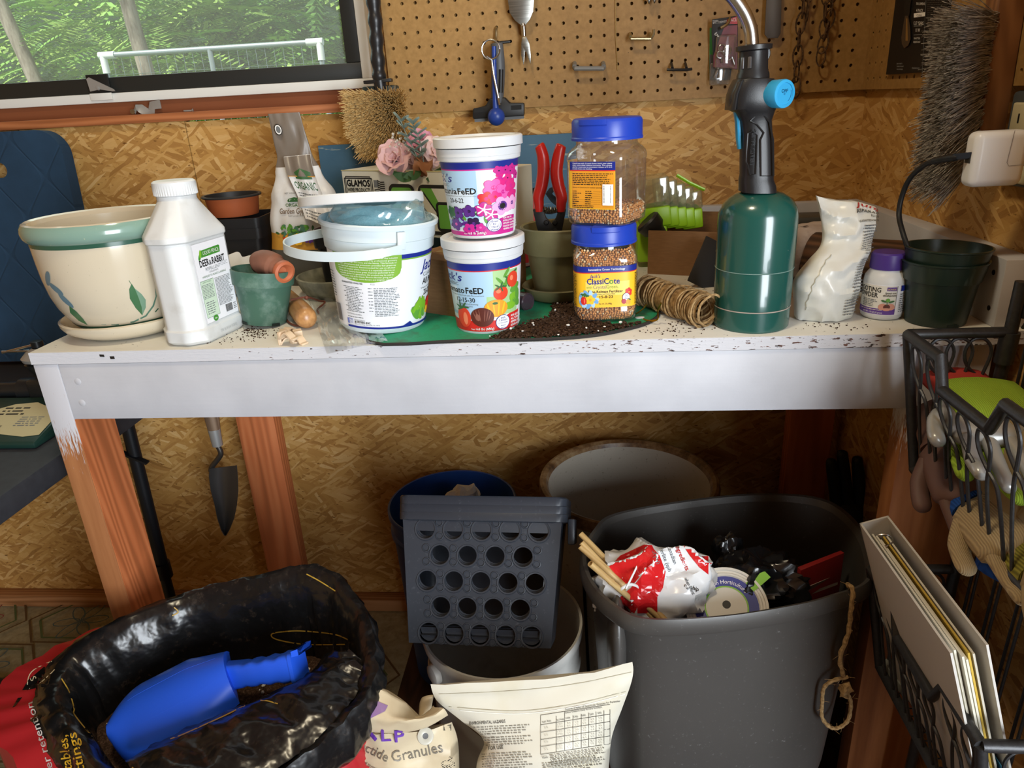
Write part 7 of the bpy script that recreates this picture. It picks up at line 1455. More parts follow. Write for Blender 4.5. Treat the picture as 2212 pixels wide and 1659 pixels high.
# ---- perforated charcoal baskets, three nested
PBM = NT('charcoal_plastic', .38, .45); PBM.col(PBM.mix(PBM.rng(PBM.noi(PBM.co, 160., 4, .7), .6, .78, 0, .4), lin('#30343c'), lin('#6b6f76'))); PBM = PBM.m
y0 = -.030; TILT = rad(33); q = [Ay(x, y, y0) for x, y in ((882, 1392), (1190, 1397), (872, 1135), (1216, 1135))]
bc = (q[0]+q[1])/2; Hb = .197; wb_ = (q[1]-q[0]).length; wt_ = .262; ry = math.atan2((q[1]-q[0]).z, (q[1]-q[0]).x)
def basket(name, label, off, first):
    T = thing(name, label, 'basket', bc+V((0, off*sin(TILT), off*cos(TILT))), 0, 'nested perforated baskets', (-TILT, -ry*.6, rad(-2)))
    ish = 0 if first else off*.8/Hb
    def S(u, v, d=0.): w = wb_+(wt_-wb_)*v; return V(((u-.5)*w, -.012*v+d+off*.32, v*Hb))
    big = {(i, j) for j in range(5) for i in range(5-(j % 2))}
    holes = []
    for j in range(5):
        for i in range(5 if j % 2 == 0 else 4): holes.append(((.145+.18*i+(0 if j % 2 == 0 else .09)), .085+.207*j-ish, .0162, True))
    for j in range(5):
        for i in range(5): 
            u = .145+.18*i+.09; v = .085+.207*j
            for dv in (-.055, .055):
                uu = .235+.18*i if j % 2 == 0 else .145+.18*i
                if uu < .93 and 0.02 < v+dv < .985: holes.append((uu, v+dv, .0066, False))
    # front wall: triangulated sheet with real holes
    bm = bmesh.new(); es = []
    def loop(pts, dd): 
        vv = [bm.verts.new(S(p_[0], p_[1], dd)) for p_ in pts]; return vv
    rims = []
    for dd in (0., .003):
        O_ = loop([(0, 0), (1, 0), (1, 1), (0, 1)], dd); e = [bm.edges.new((O_[k], O_[(k+1) % 4])) for k in range(4)]; rl = []
        for (u, v, r, bg_) in holes:
            if not bg_: continue
            w = wb_+(wt_-wb_)*v; H_ = loop([(u+r*cos(t)/w, v+r*sin(t)/Hb) for t in [2*pi*k/18 for k in range(18)]], dd); e += [bm.edges.new((H_[k], H_[(k+1) % 18])) for k in range(18)]; rl.append(H_)
        bmesh.ops.triangle_fill(bm, edges=e, use_beauty=True); rims.append(rl)
    for A, C in zip(*rims):
        for k in range(18): bm.faces.new((A[k], A[(k+1) % 18], C[(k+1) % 18], C[k]))
    bm.normal_update(); bm.verts.index_update(); gw = ([v.co.copy() for v in bm.verts], [tuple(v.index for v in f.verts) for f in bm.faces]); bm.free()
    dp0, dp1 = .125, .16
    def rim3(v, k=1.): w = (wb_+(wt_-wb_)*v); return [V((x, y+(dp0+(dp1-dp0)*v)/2-.012*v, v*Hb)) for x, y in rr2(w*k, (dp0+(dp1-dp0)*v)*k, .018, 5)]
    outer = [rim3(v) for v in (0, .25, .5, .75, 1)]
    g = loft(outer, (True, False)); 
    keep = [f for f in g[1] if not (len(f) == 4 and all(abs(g[0][i].y+.012*g[0][i].z/Hb) < .0005 for i in f))]
    mesh('wall', [((g[0], keep), PBM)], T, 40)
    mesh('front_panel', [(gw, PBM)], T, 30)
    for (u, v, r, bg_) in holes:
        w = wb_+(wt_-wb_)*v; p_ = S(u, v); M = Matrix.Translation(p_) @ Matrix.Rotation(pi/2, 4, 'X')
        if bg_ and first: mesh('hole_collar', [(xf(lathe([(r-.0008, -.003), (r-.0008, .0016), (r+.0016, .0018), (r+.0026, .0)], 22), M), PBM)], T, 40)
        elif first: mesh('boss', [(xf(lathe([(0, -.0008), (r-.0028, -.0006), (r-.0012, .0016), (r, .0014), (r+.0006, 0)], 16), M), PBM)], T, 40)
    rw = [rim3(1, k) for k in (1.0, 1.055)]
    def up(r_, dz): return [p_+V((0, 0, dz)) for p_ in r_]
    mesh('rim', [(nrm(loft([up(rim3(1, 1.), -.004), up(rim3(1, 1.06), -.002), up(rim3(1, 1.065), .010), up(rim3(1, 1.05), .0125), up(rim3(1, .99), .0125), up(rim3(1, .985), -.02)], (False, False))), PBM)], T, 35)
    if first: mesh('handle_grip', [(bevel(bb(wt_*.53, wt_*.53+.012, .02, .12, Hb-.038, Hb+.004), .003), PBM)], T, 40)
    return T
basket('perforated_basket', 'outermost charcoal basket, its round-holed front facing out on the white pail', 0, True)
basket('perforated_basket', 'middle rim of three nested charcoal baskets on the white pail', .0125, False); basket('perforated_basket', 'innermost charcoal basket with the topmost rim on the white pail', .025, False)

# ---- black wastebasket with rubbish
BIN = NT('black_bin_plastic', .36, .5); BIN.col(BIN.mix(BIN.rng(BIN.noi(BIN.co, 170., 5, .75), .62, .75, 0, .5), BIN.mix(BIN.noi(BIN.co, 5., 3), lin('#3c3a38'), lin('#4a4744')), lin('#9b9a98'))); BIN = BIN.m
zr = -.35
rp = [(1395, 1335), (1560, 1330), (1720, 1305), (1800, 1284), (1872, 1255), (1880, 1200), (1850, 1130), (1775, 1078), (1640, 1067), (1480, 1082), (1330, 1110), (1285, 1145), (1262, 1195), (1275, 1250), (1320, 1300)]
rz = [-.352, -.352, -.351, -.350, -.350, -.350, -.350, -.348, -.346, -.348, -.35, -.352, -.356, -.356, -.354]
rw = [Az(x, y, z) for (x, y), z in zip(rp, rz)]; bcn = sum(rw, V((0, 0, 0)))/len(rw); rim = spl(rw, 6, True); rim = [rim[0].lerp(rim[1], 0)]+rim[1:]
T = BT = thing('trash_bin', 'tall black plastic trash bin full of garden rubbish', 'trash bin', (bcn.x, bcn.y, 0))
def brg(k, z=None, dz=0.): return [V(((p.x-bcn.x)*k, (p.y-bcn.y)*k, (p.z+dz) if z is None else z)) for p in rim]
def wallk(t): return .74+.26*t
zs_ = [.002, .15, .3, .45, .53]; hb = B-.37
rings = [brg(.70, .001), brg(.73, .004)]+[brg(.73+.235*z/hb, z) for z in (.12, .26, .40)]+[brg(.965, None, -.030), brg(.975, None, -.018)]
BINB = BIN
mesh('body', [(loft(rings, (True, False)), BIN)], T, 50)
mesh('rim', [(loft([brg(.975, None, -.018), brg(1.025, None, -.026), brg(1.035, None, -.022), brg(1.032, None, -.008), brg(1.012, None, .0), brg(.985, None, -.001), brg(.968, None, -.012)], (False, False)), BIN)], T, 50)
mesh('lining_wall', [(loft([brg(.968, None, -.012), brg(.95, None, -.06), brg(.86, .2), brg(.72, .01)], (False, True)), BIN)], T, 50)
hp_ = Az(1330, 1345, -.40)
mesh('side_grip', [(xf(sph((0, 0, 0), .05, 24, 16, (.3, .8, 1.5)), Matrix.Translation((rim[80].x-bcn.x+.030, rim[80].y-bcn.y-.02, B-.435))), BIN)], T)
# rubbish
def crump(name, label, cat, px, py, z, r, sc, m, seed, fr=26., amp=.5, rz=0., n=40):
    c_ = Az(px, py, z); T_ = thing(name, label, cat, c_, rz); g = sph((0, 0, 0), 1., n, n*2//3)
    def f(v):
        w = v*1.5; k = 1-amp*abs(noise.noise(w*.9+V((seed, 0, 0))))*1.3-amp*.28*abs(noise.noise(w*2.2+V((0, seed, 0)))); return V((v.x*sc[0], v.y*sc[1], v.z*sc[2]))*(r*k)
    o_ = mesh('wrap', [(([f(v) for v in g[0]], g[1]), m)], T_, 28); return T_, o_
PWH = mat('glossy_white_film', '#d5d6d8', .22, 0, .5, .2); FRED = mat('glossy_red_film', '#c21f22', .2, 0, .5, .3)
Tp, op = crump('mix_bag', 'crumpled white and red growing-mix bag stuffed in the bin\'s left', 'bag', 1412, 1270, -.392, .100, (1.05, .62, .85), PWH, 3.2, amp=.42, n=64)
tr = bvh(op); L = Lab()
ppoly(L, [(1300, 1240), (1340, 1200), (1405, 1170), (1412, 1185), (1395, 1230), (1370, 1260), (1340, 1275)], FRED); ppoly(L, [(1400, 1172), (1425, 1200), (1438, 1235), (1432, 1270), (1420, 1290), (1420, 1325), (1350, 1325), (1340, 1290), (1372, 1262), (1395, 1232)], FRED); ppoly(L, [(1472, 1172), (1532, 1180), (1545, 1215), (1535, 1245), (1510, 1225), (1490, 1200)], FRED)
for i, (t, x, y, r_) in enumerate((('Canadian', 1440, 1178, 1.2), ('Perlite (sph', 1424, 1184, 1.2), ('of pH)', 1408, 1190, 1.2))): ptx(L, t, x, y, 9, GREY, None, r_, .01)
ptx(L, 'Ingredients', 1458, 1180, 10, FRED, 58, 1.15, .03); ptx(L, 'ng ship', 1478, 1268, 9, INK, 32, .3); ptx(L, 'when it first', 1478, 1250, 8, GREY, 40, 1.1)
decal(Tp, 'print', L, tr)
crump('film_wad', 'small white plastic wad between the red bag and the round lid', 'wad', 1508, 1258, -.375, .032, (1, .8, 1.1), mat('dull_white_film', '#b9b6b2', .4), 8.1, amp=.5)
BF = mat('black_shiny_film', '#131315', .22, 0, .5, .2)
crump('film_wad', 'big crumpled black plastic sheet in the bin\'s middle', 'wad', 1640, 1262, -.400, .078, (1.05, .8, .75), BF, 5.5, amp=.55, n=56)
crump('film_wad', 'black plastic roll standing up behind the red and white bag', 'wad', 1572, 1208, -.385, .042, (.75, .7, 1.2), BF, 2.7, amp=.4)
T = thing('torn_carton', 'red torn carton in the dark right end of the bin', 'carton', Az(1765, 1262, -.42), .5); mesh('panel', [(rough(bb(-.045, .045, -.004, .004, -.06, .045, .001), .004, 30), mat('carton_dark_red', '#8d1f1f', .5))], T); mesh('tear', [(rough(bb(-.04, .04, -.0055, -.004, -.012, .008), .004, 60), mat('torn_card', '#8d7d74', .8))], T, 0)
# round tub lid
LDN = mat('lid_ivory', '#cfcbc2', .4); a = Az(1576, 1334, -.395)+V((0, .022, 0)); nn_ = (CAM-a).normalized(); nn_ = (nn_+V((0, .1, .25))).normalized()
T = thing('tub_lid', 'round ivory tub lid with a navy printed disc in the bin', 'lid', a); M = nn_.to_track_quat('Z', 'Y').to_matrix().to_4x4()
mesh('disc', [(xf(lathe([(0, 0), (.046, 0), (.047, .0015), (.050, .0015), (.051, 0), (.054, 0), (.055, .002), (.0585, .002), (.059, -.001), (.059, -.010), (.057, -.010), (.056, -.002), (0, -.002)], 64), M), LDN)], T, 25)
upv = (M.to_3x3().inverted() @ CU); ph = math.atan2(upv.y, upv.x); L = Lab(); L.ell(0, 0, .0455, .0455, NAVY, 48); L.ell(0, 0, .0290, .0290, LDN, 40); L.ring(0, 0, .0290, .0312, LIME, 48)
def arct(L, t, r, a0_, a1_, h, m):
    p, f = text2(t); x0, x1 = min(q[0] for q in p), max(q[0] for q in p); k = h/.73; P_ = []
    for u, v in p: s = (u-x0)/(x1-x0); aa = a0_+(a1_-a0_)*s; rr = r+v*k; P_.append((rr*cos(aa), rr*sin(aa)))
    L.add(P_, f, m)
arct(L, 'Hands on Horticulture', .0345, ph+1.15, ph-.85, .0062, WINK); L.ell(.004*cos(ph), .004*sin(ph), .006, .006, INK, 14)
L.build('print', T, lambda u, v, o: M @ V((u, v, o)))
mesh('green_tape', [(xf(lathe([(.0595, -.0095), (.0595, 0)], 20, ph-1.2, ph-.35), M), LIME), (xf(bb(.045, .078, -.008, .008, .0012, .0018), M @ Matrix.Rotation(ph-.8, 4, 'Z')), LIME)], T)
# bamboo canes
BAM = NT('bamboo', .45, .4); BAM.col(BAM.ramp(BAM.noi(BAM.mp(BAM.co, sc=(30, 30, 4)), 3., 4), (.3, '#9c7a48'), (.7, '#cdb07a'))); BAM = BAM.m
for k, (x0, y0, x1, y1) in enumerate(((1254, 1153, 1420, 1322), (1253, 1180, 1412, 1323), (1256, 1172, 1395, 1318), (1275, 1217, 1385, 1314))):
    a, b = Az(x0, y0, -.315+.004*k), Az(x1, y1, -.395); b = a+(b-a)*1.12; T = thing('bamboo_cane', ('topmost of four tied bamboo canes in the bin', 'lower-left cane end of the upper pair in the bin', 'cane squeezed inside the tied bamboo bundle', 'bottom cane of the tied bundle, its end lowest on the bin\'s side')[k], 'cane', a, 0, 'bamboo canes in the bin'); Lc = (b-a).length
    T.matrix_basis = along(a, b); mesh('stem', [(lathe([(.0022, .003), (.0030, 0), (.0046, 0), (.0047, .002), (.0045, Lc*.35-.004), (.0053, Lc*.35), (.0046, Lc*.35+.004), (.0043, Lc), (0, Lc)], 14), BAM)], T); mesh('hollow_end', [(lathe([(0, .003), (.003, .003)], 10), mat('cane_hollow', '#6b5130', .9))], T, 0)
TIE = thin('clear_tie', '#f0f0f0', .1, .5, .3); p = Az(1358, 1272, -.362); T = thing('tie_wrap', 'white plastic tie around the bamboo canes', 'tie', p)
mesh('band', [(tube(spl([Az(x, y, z)-p for x, y, z in ((1335, 1278, -.36), (1345, 1270, -.350), (1362, 1262, -.348), (1380, 1270, -.358), (1365, 1285, -.37))], 6), .0022, 8, flat=.5), mat('tie_white', '#cfcfcf', .4))], T); mesh('tail', [(tube(spl([Az(x, y, z)-p for x, y, z in ((1352, 1272, -.350), (1362, 1252, -.342), (1385, 1205, -.325), (1396, 1182, -.318))], 5), .0016, 6, flat=.5), mat('tie_white', '#cfcfcf', .4))], T)
# twine loop hanging over the rim
P3 = [(1830, 1262, .0), (1842, 1275, .0), (1838, 1320, .0), (1832, 1370, 0), (1815, 1420, 0), (1822, 1460, 0)]
yT = Az(1835, 1275, -.352).y-.012; a = Ay(1835, 1262, yT); T = thing('twine_loop', 'frayed jute twine loop hanging over the bin rim', 'twine', a)
c1 = spl([Ay(x, y, yT+(.014 if i == 0 else -.002))-a for i, (x, y, _) in enumerate(P3)], 6); lp = spl([Ay(x, y, yT-.002)-a for x, y in ((1832, 1462), (1800, 1470), (1780, 1486), (1776, 1520), (1776, 1550), (1792, 1570), (1812, 1572), (1832, 1555), (1838, 1520), (1832, 1500), (1826, 1480))], 6)
mesh('strand', [(tube([p+V((.0006*sin(i*1.9), .0006*cos(i*1.9), 0)) for i, p in enumerate(c1)], [.0028+.0005*(i % 3) for i in range(len(c1))], 7), TW)], T); mesh('loop', [(tube(lp, [.0024+.0004*(i % 3) for i in range(len(lp))], 7), TW)], T)
kn = Ay(1826, 1490, yT-.004)-a; mesh('knot', [(rough(sph(kn, .010, 14, 10, (.8, .7, 1.3)), .006, 160), TW)], T)
R = random.Random(6); hairs = []
for k in range(70): q = R.choice(c1+lp+[kn]*8); e = q+V((R.gauss(0, .006), R.gauss(0, .004), R.gauss(0, .006))); hairs.append(tube([q, e], .00025, 3))
mesh('frayed_fibres', [(join(*hairs), TW)], T, 0, kind='stuff')

# ---- two insecticide bags in front
def sheetbag(T, org, rows, m, name='pouch', cols=11, sub=5, crease=1., seed=1., zf=None):
    F_, K_ = [], []
    for row, dy, th in rows:
        c_ = spl([(q[0], q[1], 0) for q in row], max(2, cols//(len(row)-1)+1)); f_, k_ = [], []
        for i, p in enumerate(c_):
            t = i/(len(c_)-1); b = th*max(0, sin(pi*t))**.55; f_.append(Ay(p.x, p.y, org.y+dy-b)-org); k_.append(Ay(p.x, p.y, org.y+dy+b)-org)
        F_.append(f_); K_.append(k_)
    def res_(G): cs = [spl([r_[i] for r_ in G], sub) for i in range(len(G[0]))]; return [[c_[j] for c_ in cs] for j in range(len(cs[0]))]
    F_, K_ = res_(F_), res_(K_); rg = []
    for a_, b_ in zip(F_, K_):
        n_ = len(a_); w_ = lambda p, s: p+V((0, -.004*crease*(1-3*abs(noise.noise(V((p.x*24+p.z*12, p.z*20-p.x*8, s)))))-.003*crease*noise.noise(V((p.x*70, p.z*40, s))), 0))
        rg.append([w_(p, seed) if 0 < i < n_-1 else p for i, p in enumerate(a_)]+[p for p in reversed(b_[1:-1])])
    zmin = -org.z+.002; rg = [[V((p.x, p.y, max(p.z, zmin))) for p in r_] for r_ in rg]
    return mesh(name, [(nrm(loft(rg)), m)], T, 50)
IVB = NT('ivory_pouch', .3, .5); IVB.col(IVB.mix(IVB.rng(IVB.noi(IVB.co, 11., 4), .52, .8, 0, .6), lin('#d6d1c1'), lin('#c2b27e'))); IVB = IVB.m
org = V((-.02, -.175, B-.55)); T = thing('granule_pouch', 'upright ivory pouch with a printed rate table before the white pail', 'pouch', org)
o = sheetbag(T, org, [(((1040, 1900), (1130, 1905), (1230, 1900), (1300, 1895)), 0, .05), (((1022, 1760), (1120, 1765), (1230, 1760), (1308, 1755)), 0, .05), (((1030, 1650), (1120, 1655), (1230, 1650), (1316, 1645)), 0, .045), (((1045, 1600), (1130, 1605), (1230, 1600), (1322, 1590)), 0, .035), (((1000, 1560), (1120, 1570), (1240, 1555), (1342, 1535)), 0, .022), (((950, 1520), (1110, 1530), (1250, 1510), (1362, 1480)), 0, .012), (((936, 1500), (1100, 1497), (1250, 1478), (1368, 1450)), 0, .004), (((930, 1478), (1100, 1470), (1250, 1456), (1366, 1430)), 0, .0015)], IVB, seed=2., crease=.7)
tr = bvh(o); L = Lab(); PI_ = mat('pouch_ink', '#4c4a45', .5); PG = mat('pouch_grey_ink', '#8d897d', .5)
ptx(L, 'ENVIRONMENTAL HAZARDS', 1014, 1566, 7, PI_, 78, -.06, .02); pfine(L, 1014, 1571, 1150, 1590, 5.2, PG, 3, -.05); pfine(L, 1030, 1594, 1152, 1612, 5.2, PG, 4, -.05); pfine(L, 1040, 1628, 1150, 1690, 5.4, PG, 5, -.05); ptx(L, 'FOR USE', 1055, 1620, 8, PI_, 32, -.07, .03)
tl = lambda x, y: (x, y-.155*(x-1168)*(1 if 1 else 0))
for yy in (1545, 1566, 1582, 1598, 1613, 1630): pline(L, (tl(1168, yy), tl(1250, yy), tl(1318, yy)), .9, PI_)
for xx, ya in ((1168, 1545), (1202, 1552), (1220, 1545), (1238, 1556), (1256, 1556), (1272, 1556), (1288, 1556), (1305, 1556), (1318, 1556)): pline(L, (tl(xx, ya), tl(xx, 1590), tl(xx, 1630)), .8, PI_)
ptx(L, 'Pounds of Bifen LP Insecticide Granules for Perimeter', *tl(1222, 1543), 4.2, PI_, 120, -.155, .01); ptx(L, 'Linear Distance (feet) Around Structure', *tl(1222, 1550), 4.2, PI_, 80, -.155, .01); ptx(L, 'Appl. Rate', *tl(1171, 1562), 3.6, PI_, 20, -.15, .01); ptx(L, 'Band Width', *tl(1203, 1563), 3.6, PI_, 16, -.15, .01)
for i in range(5): ptx(L, str(100+50*i), *tl(1223+17*i, 1562), 3.6, PI_, 9, -.15, .01)
R = random.Random(2)
for j, yy in enumerate((1575, 1591, 1606, 1622)):
    ptx(L, '%.1f' % (2+.5*j), *tl(1176, yy), 3.4, PG, 8, -.15, 0); ptx(L, '5 feet', *tl(1204, yy-3), 3., PG, 12, -.15, 0); ptx(L, '10 feet', *tl(1204, yy+3), 3., PG, 13, -.15, 0)
    for i in range(5): ptx(L, '%.1f' % R.uniform(1, 9), *tl(1226+17*i, yy-2), 3., PG, 7, -.15, 0); ptx(L, '%.1f' % R.uniform(1, 9), *tl(1226+17*i, yy+4), 3., PG, 7, -.15, 0)
ptx(L, 'Note:', *tl(1172, 1640), 5, PI_, 13, -.15, .02); pfine(L, 1188, 1632, 1312, 1660, 5., PG, 8, -.15); pfine(L, 1172, 1650, 1300, 1690, 5.2, PG, 9, -.13); pfine(L, 1238, 1452, 1262, 1458, 3., PG, 10, -.1)
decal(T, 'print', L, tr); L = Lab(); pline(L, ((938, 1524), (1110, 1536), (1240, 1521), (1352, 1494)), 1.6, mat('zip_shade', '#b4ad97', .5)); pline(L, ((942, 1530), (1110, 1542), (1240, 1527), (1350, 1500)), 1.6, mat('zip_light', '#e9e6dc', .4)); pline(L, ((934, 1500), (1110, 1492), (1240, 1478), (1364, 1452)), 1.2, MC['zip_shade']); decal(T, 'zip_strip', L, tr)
CRB = NT('cream_sack', .42, .4); CRB.col(CRB.mix(CRB.rng(CRB.noi(CRB.co, 18., 4), .5, .75, 0, .5), lin('#cfbfa0'), lin('#a98f6c'))); CRB = CRB.m
org = V((-.225, -.165, B-.56)); T = thing('insecticide_sack', 'cream insecticide granule sack with a folded-over top between soil bag and pouch', 'bag', org)
o = sheetbag(T, org, [(((750, 1930), (830, 1935), (920, 1935), (990, 1925)), 0, .055), (((738, 1780), (820, 1790), (910, 1790), (992, 1780)), 0, .055), (((740, 1650), (810, 1665), (905, 1665), (992, 1650)), 0, .050), (((746, 1605), (810, 1620), (900, 1615), (988, 1595)), 0, .042), (((762, 1567), (815, 1580), (890, 1578), (976, 1560)), 0, .030)], CRB, seed=6., crease=1.6)
f = sheetbag(T, org+V((0, 0, 0)), [(((760, 1562), (810, 1582), (880, 1578), (940, 1560), (968, 1545)), -.034, .006), (((778, 1540), (820, 1556), (880, 1556), (930, 1545), (958, 1530)), -.040, .012), (((794, 1512), (826, 1524), (868, 1540), (905, 1548), (940, 1528)), -.030, .010), (((806, 1478), (840, 1492), (878, 1518), (908, 1548), (936, 1524)), -.014, .004)], CRB, 'folded_top', seed=4., crease=1.)
g_ = sheetbag(T, org, [(((904, 1550), (915, 1548), (930, 1540)), -.006, .004), (((906, 1520), (920, 1515), (936, 1508)), .002, .006), (((912, 1506), (924, 1502), (938, 1502)), .006, .003)], CRB, 'folded_end', cols=8, crease=.8)
tr = bvh(o, f); L = Lab(); VT = mat('violet_print', '#6b3fa8', .45)
ppoly(L, [(778, 1548), (800, 1508), (838, 1524), (832, 1536), (800, 1552)], mat('violet_panel', '#8a6a94', .5)); ppoly(L, [(776, 1550), (792, 1538), (806, 1540), (800, 1550)], VT)
ptx(L, 'L', 824, 1602, 26, VT, 20, -.05, .06); ptx(L, 'P', 853, 1604, 26, VT, 20, -.05, .06); ppoly(L, [(788, 1577), (800, 1577), (815, 1596), (810, 1602)], VT); ptx(L, 'Insectide', 748, 1604, 22, mat('sack_grey_print', '#7a7264', .5), 96, .46, .02); ptx(L, 'Granules', 848, 1647, 25, MC['sack_grey_print'], 112, -.2, .02)
ptx(L, 'for sale for and storage by', 740, 1626, 8, MC['sack_grey_print'], 100, .5, .01); ptx(L, 'for control of insects in and', 742, 1642, 8, MC['sack_grey_print'], 100, .5, .01)
pfine(L, 950, 1650, 980, 1690, 4, PI_, 3, -.6); L.bars(958, 1560, 975, 1578, PI_, 3, False)
decal(T, 'print', L, tr); p = Ay(919, 1590, org.y-.055)-org; h = tr.ray_cast(CAM, ray(919, 1590).normalized())
if h[0] is not None: p = h[0]-org
mesh('grommet', [(xf(lathe([(.004, .0012), (.0075, .0022), (.011, .0014), (.0115, 0)], 24), Matrix.Translation(p) @ (CAM-(p+org)).to_track_quat('Z', 'Y').to_matrix().to_4x4()), mat('grommet', '#c9c4b4', .3))], T); mesh('grommet_hole', [(xf(lathe([(0, .0008), (.004, .0012)], 16), Matrix.Translation(p) @ (CAM-(p+org)).to_track_quat('Z', 'Y').to_matrix().to_4x4()), mat('grommet_hole', '#6a6a6a', .6))], T, 0)

# ---- black gloves stuck upright in the dark corner
GLV = mat('black_rubber', '#0f0f10', .5); a = Ay(1840, 1100, .40); T = thing('rubber_glove', 'black rubber glove with fingers up in the dark right corner', 'glove', a)
P = lambda x, y, d=0.: Ay(x, y, .40-d)-a
mesh('palm', [(subd(loft([[P(1800, 1200), P(1890, 1200), P(1890, 1200, .03), P(1800, 1200, .03)], [P(1795, 1130), P(1895, 1130), P(1895, 1130, .04), P(1795, 1130, .04)], [P(1798, 1075), P(1892, 1085), P(1892, 1085, .03), P(1798, 1075, .03)]]), 2), GLV)], T)
for x0, x1, yt in ((1808, 1796, 990), (1832, 1820, 972), (1858, 1852, 985), (1882, 1882, 1035)): mesh('finger', [(tube(spl([P(x0, 1100, .015), P((x0+x1)/2, 1040, .018), P(x1, yt+14, .016), P(x1, yt, .014)], 4), [.0125, .0125, .0123, .012, .0118, .0115, .0115, .011, .0105, .010, .009, .0075, .003], 12), GLV)], T)
T = thing('bent_wire', 'bent wire stick leaning between the white pail and crock', 'stick', V((.012, .155, 0))); mesh('rod', [(tube([(0, 0, .002), (-.012, .03, .40)], .003, 8), TFR)], T)

# ================= wire rack on the right with gloves and binder
RK = NT('rack_grey', .42, .5, .55); RK.col(RK.mix(RK.noi(RK.co, 200., 3), lin('#2c2c2d'), lin('#454547'))); RK.bump(RK.noi(RK.co, 700., 1), .2, .0006); RK = RK.m
T = RT = thing('wire_rack', 'tall grey wrought wire rack with two scrolled baskets against the right wall', 'rack', (.46, -.23, 0))
Y0, Y1 = -.042, -.342; xb = .524; o_ = V((.46, -.23, 0)); rp = lambda x, y, z: V((x, y, B+z))-o_
for y in (Y0, Y1): mesh('post', [(tube([rp(xb+.002, y, .075), rp(xb, y, -.04), rp(xb-.006, y, -.38), rp(xb-.012, y, -.918)], .0078, 12), RK)], T); mesh('post_sleeve', [(tube([rp(xb+.001, y, .012), rp(xb, y, -.028)], .0108, 14), RK)], T)
mesh('hanger_tab', [(bb(*[c for p in ((xb+.006-o_.x, xb+.022-o_.x), (Y0-.008-o_.y, Y0+.002-o_.y), (B+.030, B+.070)) for c in p], .003), RK)], T)
def loopwire(base, top, side, lean=0.):   # upright wire that ends in a curl under the rail; side = unit vector along the panel
    b, t = base, top; h = t-b; s = side
    return spl([b, b+h*.35, b+h*.60+s*.003, b+h*.76+s*.010, b+h*.90+s*.014, b+h*.985+s*.006, b+h*.985-s*.006, b+h*.90-s*.012, b+h*.80-s*.008, b+h*.71+s*.006, b+h*.66+s*.018, b+h*.58+s*.024, b+h*.35+s*.0265, b+s*.027], 4)
def wbasket(zt, zb, xt, xbm, nm):
    dipA, dipB, dz = -.141, -.249, -.033
    rail = [rp(xt, Y0, zt), rp(xt, dipA+.012, zt), rp(xt, dipA-.004, zt+dz), rp(xt, dipB+.004, zt+dz), rp(xt, dipB-.012, zt), rp(xt, Y1, zt)]
    b = mesh(nm, [(tube(rail, .0068, 10), RK), (tube([rp(xt, Y0, zt), rp(xb, Y0, zt-.0)], .0068, 10), RK), (tube([rp(xt, Y1, zt), rp(xb, Y1, zt)], .0068, 10), RK), (tube([rp(xt, Y0, zt), rp(xbm, Y0, zb)], .0062, 10), RK), (tube([rp(xt, Y1, zt), rp(xbm, Y1, zb)], .0062, 10), RK),
        (tube([rp(xbm, Y0, zb), rp(xbm, Y1, zb)], .0068, 10), RK), (tube([rp(xbm, Y0, zb), rp(xb-.004, Y0, zb)], .0055, 10), RK), (tube([rp(xbm, Y1, zb), rp(xb-.004, Y1, zb)], .0055, 10), RK), (tube([rp(xb-.004, Y0, zb), rp(xb-.004, Y1, zb)], .0055, 10), RK)], T)
    n_ = 7
    for k in range(n_):
        y = Y0-.024-(Y0-Y1-.05)*k/(n_-1); zz = zt+(dz if dipB < y-.01 < dipA or dipB < y < dipA else 0)-.007
        mesh('wire', [(tube(loopwire(rp(xbm, y, zb), rp(xt, y, zz), V((0, -1, 0))), .0021, 7), RK)], b)
    for y in (Y0, Y1):
        for k in range(3):
            x = xbm+.012+(xb-xbm-.04)*k/2; mesh('wire', [(tube(loopwire(rp(x, y, zb), rp(x-.006, y, zt-.006), V((1, 0, 0))*1.2), .0021, 7), RK)], b)
    g = [tube([rp(xbm, Y0-(Y0-Y1)*k/22, zb+.002), rp(xb-.004, Y0-(Y0-Y1)*k/22, zb+.002)], .0011, 5) for k in range(1, 22)]+[tube([rp(xbm+(xb-xbm)*k/6, Y0, zb+.004), rp(xbm+(xb-xbm)*k/6, Y1, zb+.004)], .0011, 5) for k in range(1, 6)]
    mesh('floor_grid', [(join(*g), RK)], b)
wbasket(.012, -.176, .405, .440, 'upper_basket'); wbasket(-.336, -.512, .405, .440, 'lower_basket')
for k in range(12):
    y = Y0-.022-(Y0-Y1-.03)*(k//2)/5.5-.011*(k % 2); mesh('back_wire', [(tube([rp(xb+.010, y, .16 if k < 2 else .010), rp(xb+.006, y-.002, -.20), rp(xb, y-.004, -.55)], .0021, 7), RK)], T)
mesh('arch_wire', [(tube(spl([rp(xb+.008, Y0-.01, .02), rp(xb+.012, Y0-.05, .09), rp(xb+.014, Y0-.12, .13)], 6), .0022, 7), RK)], T)

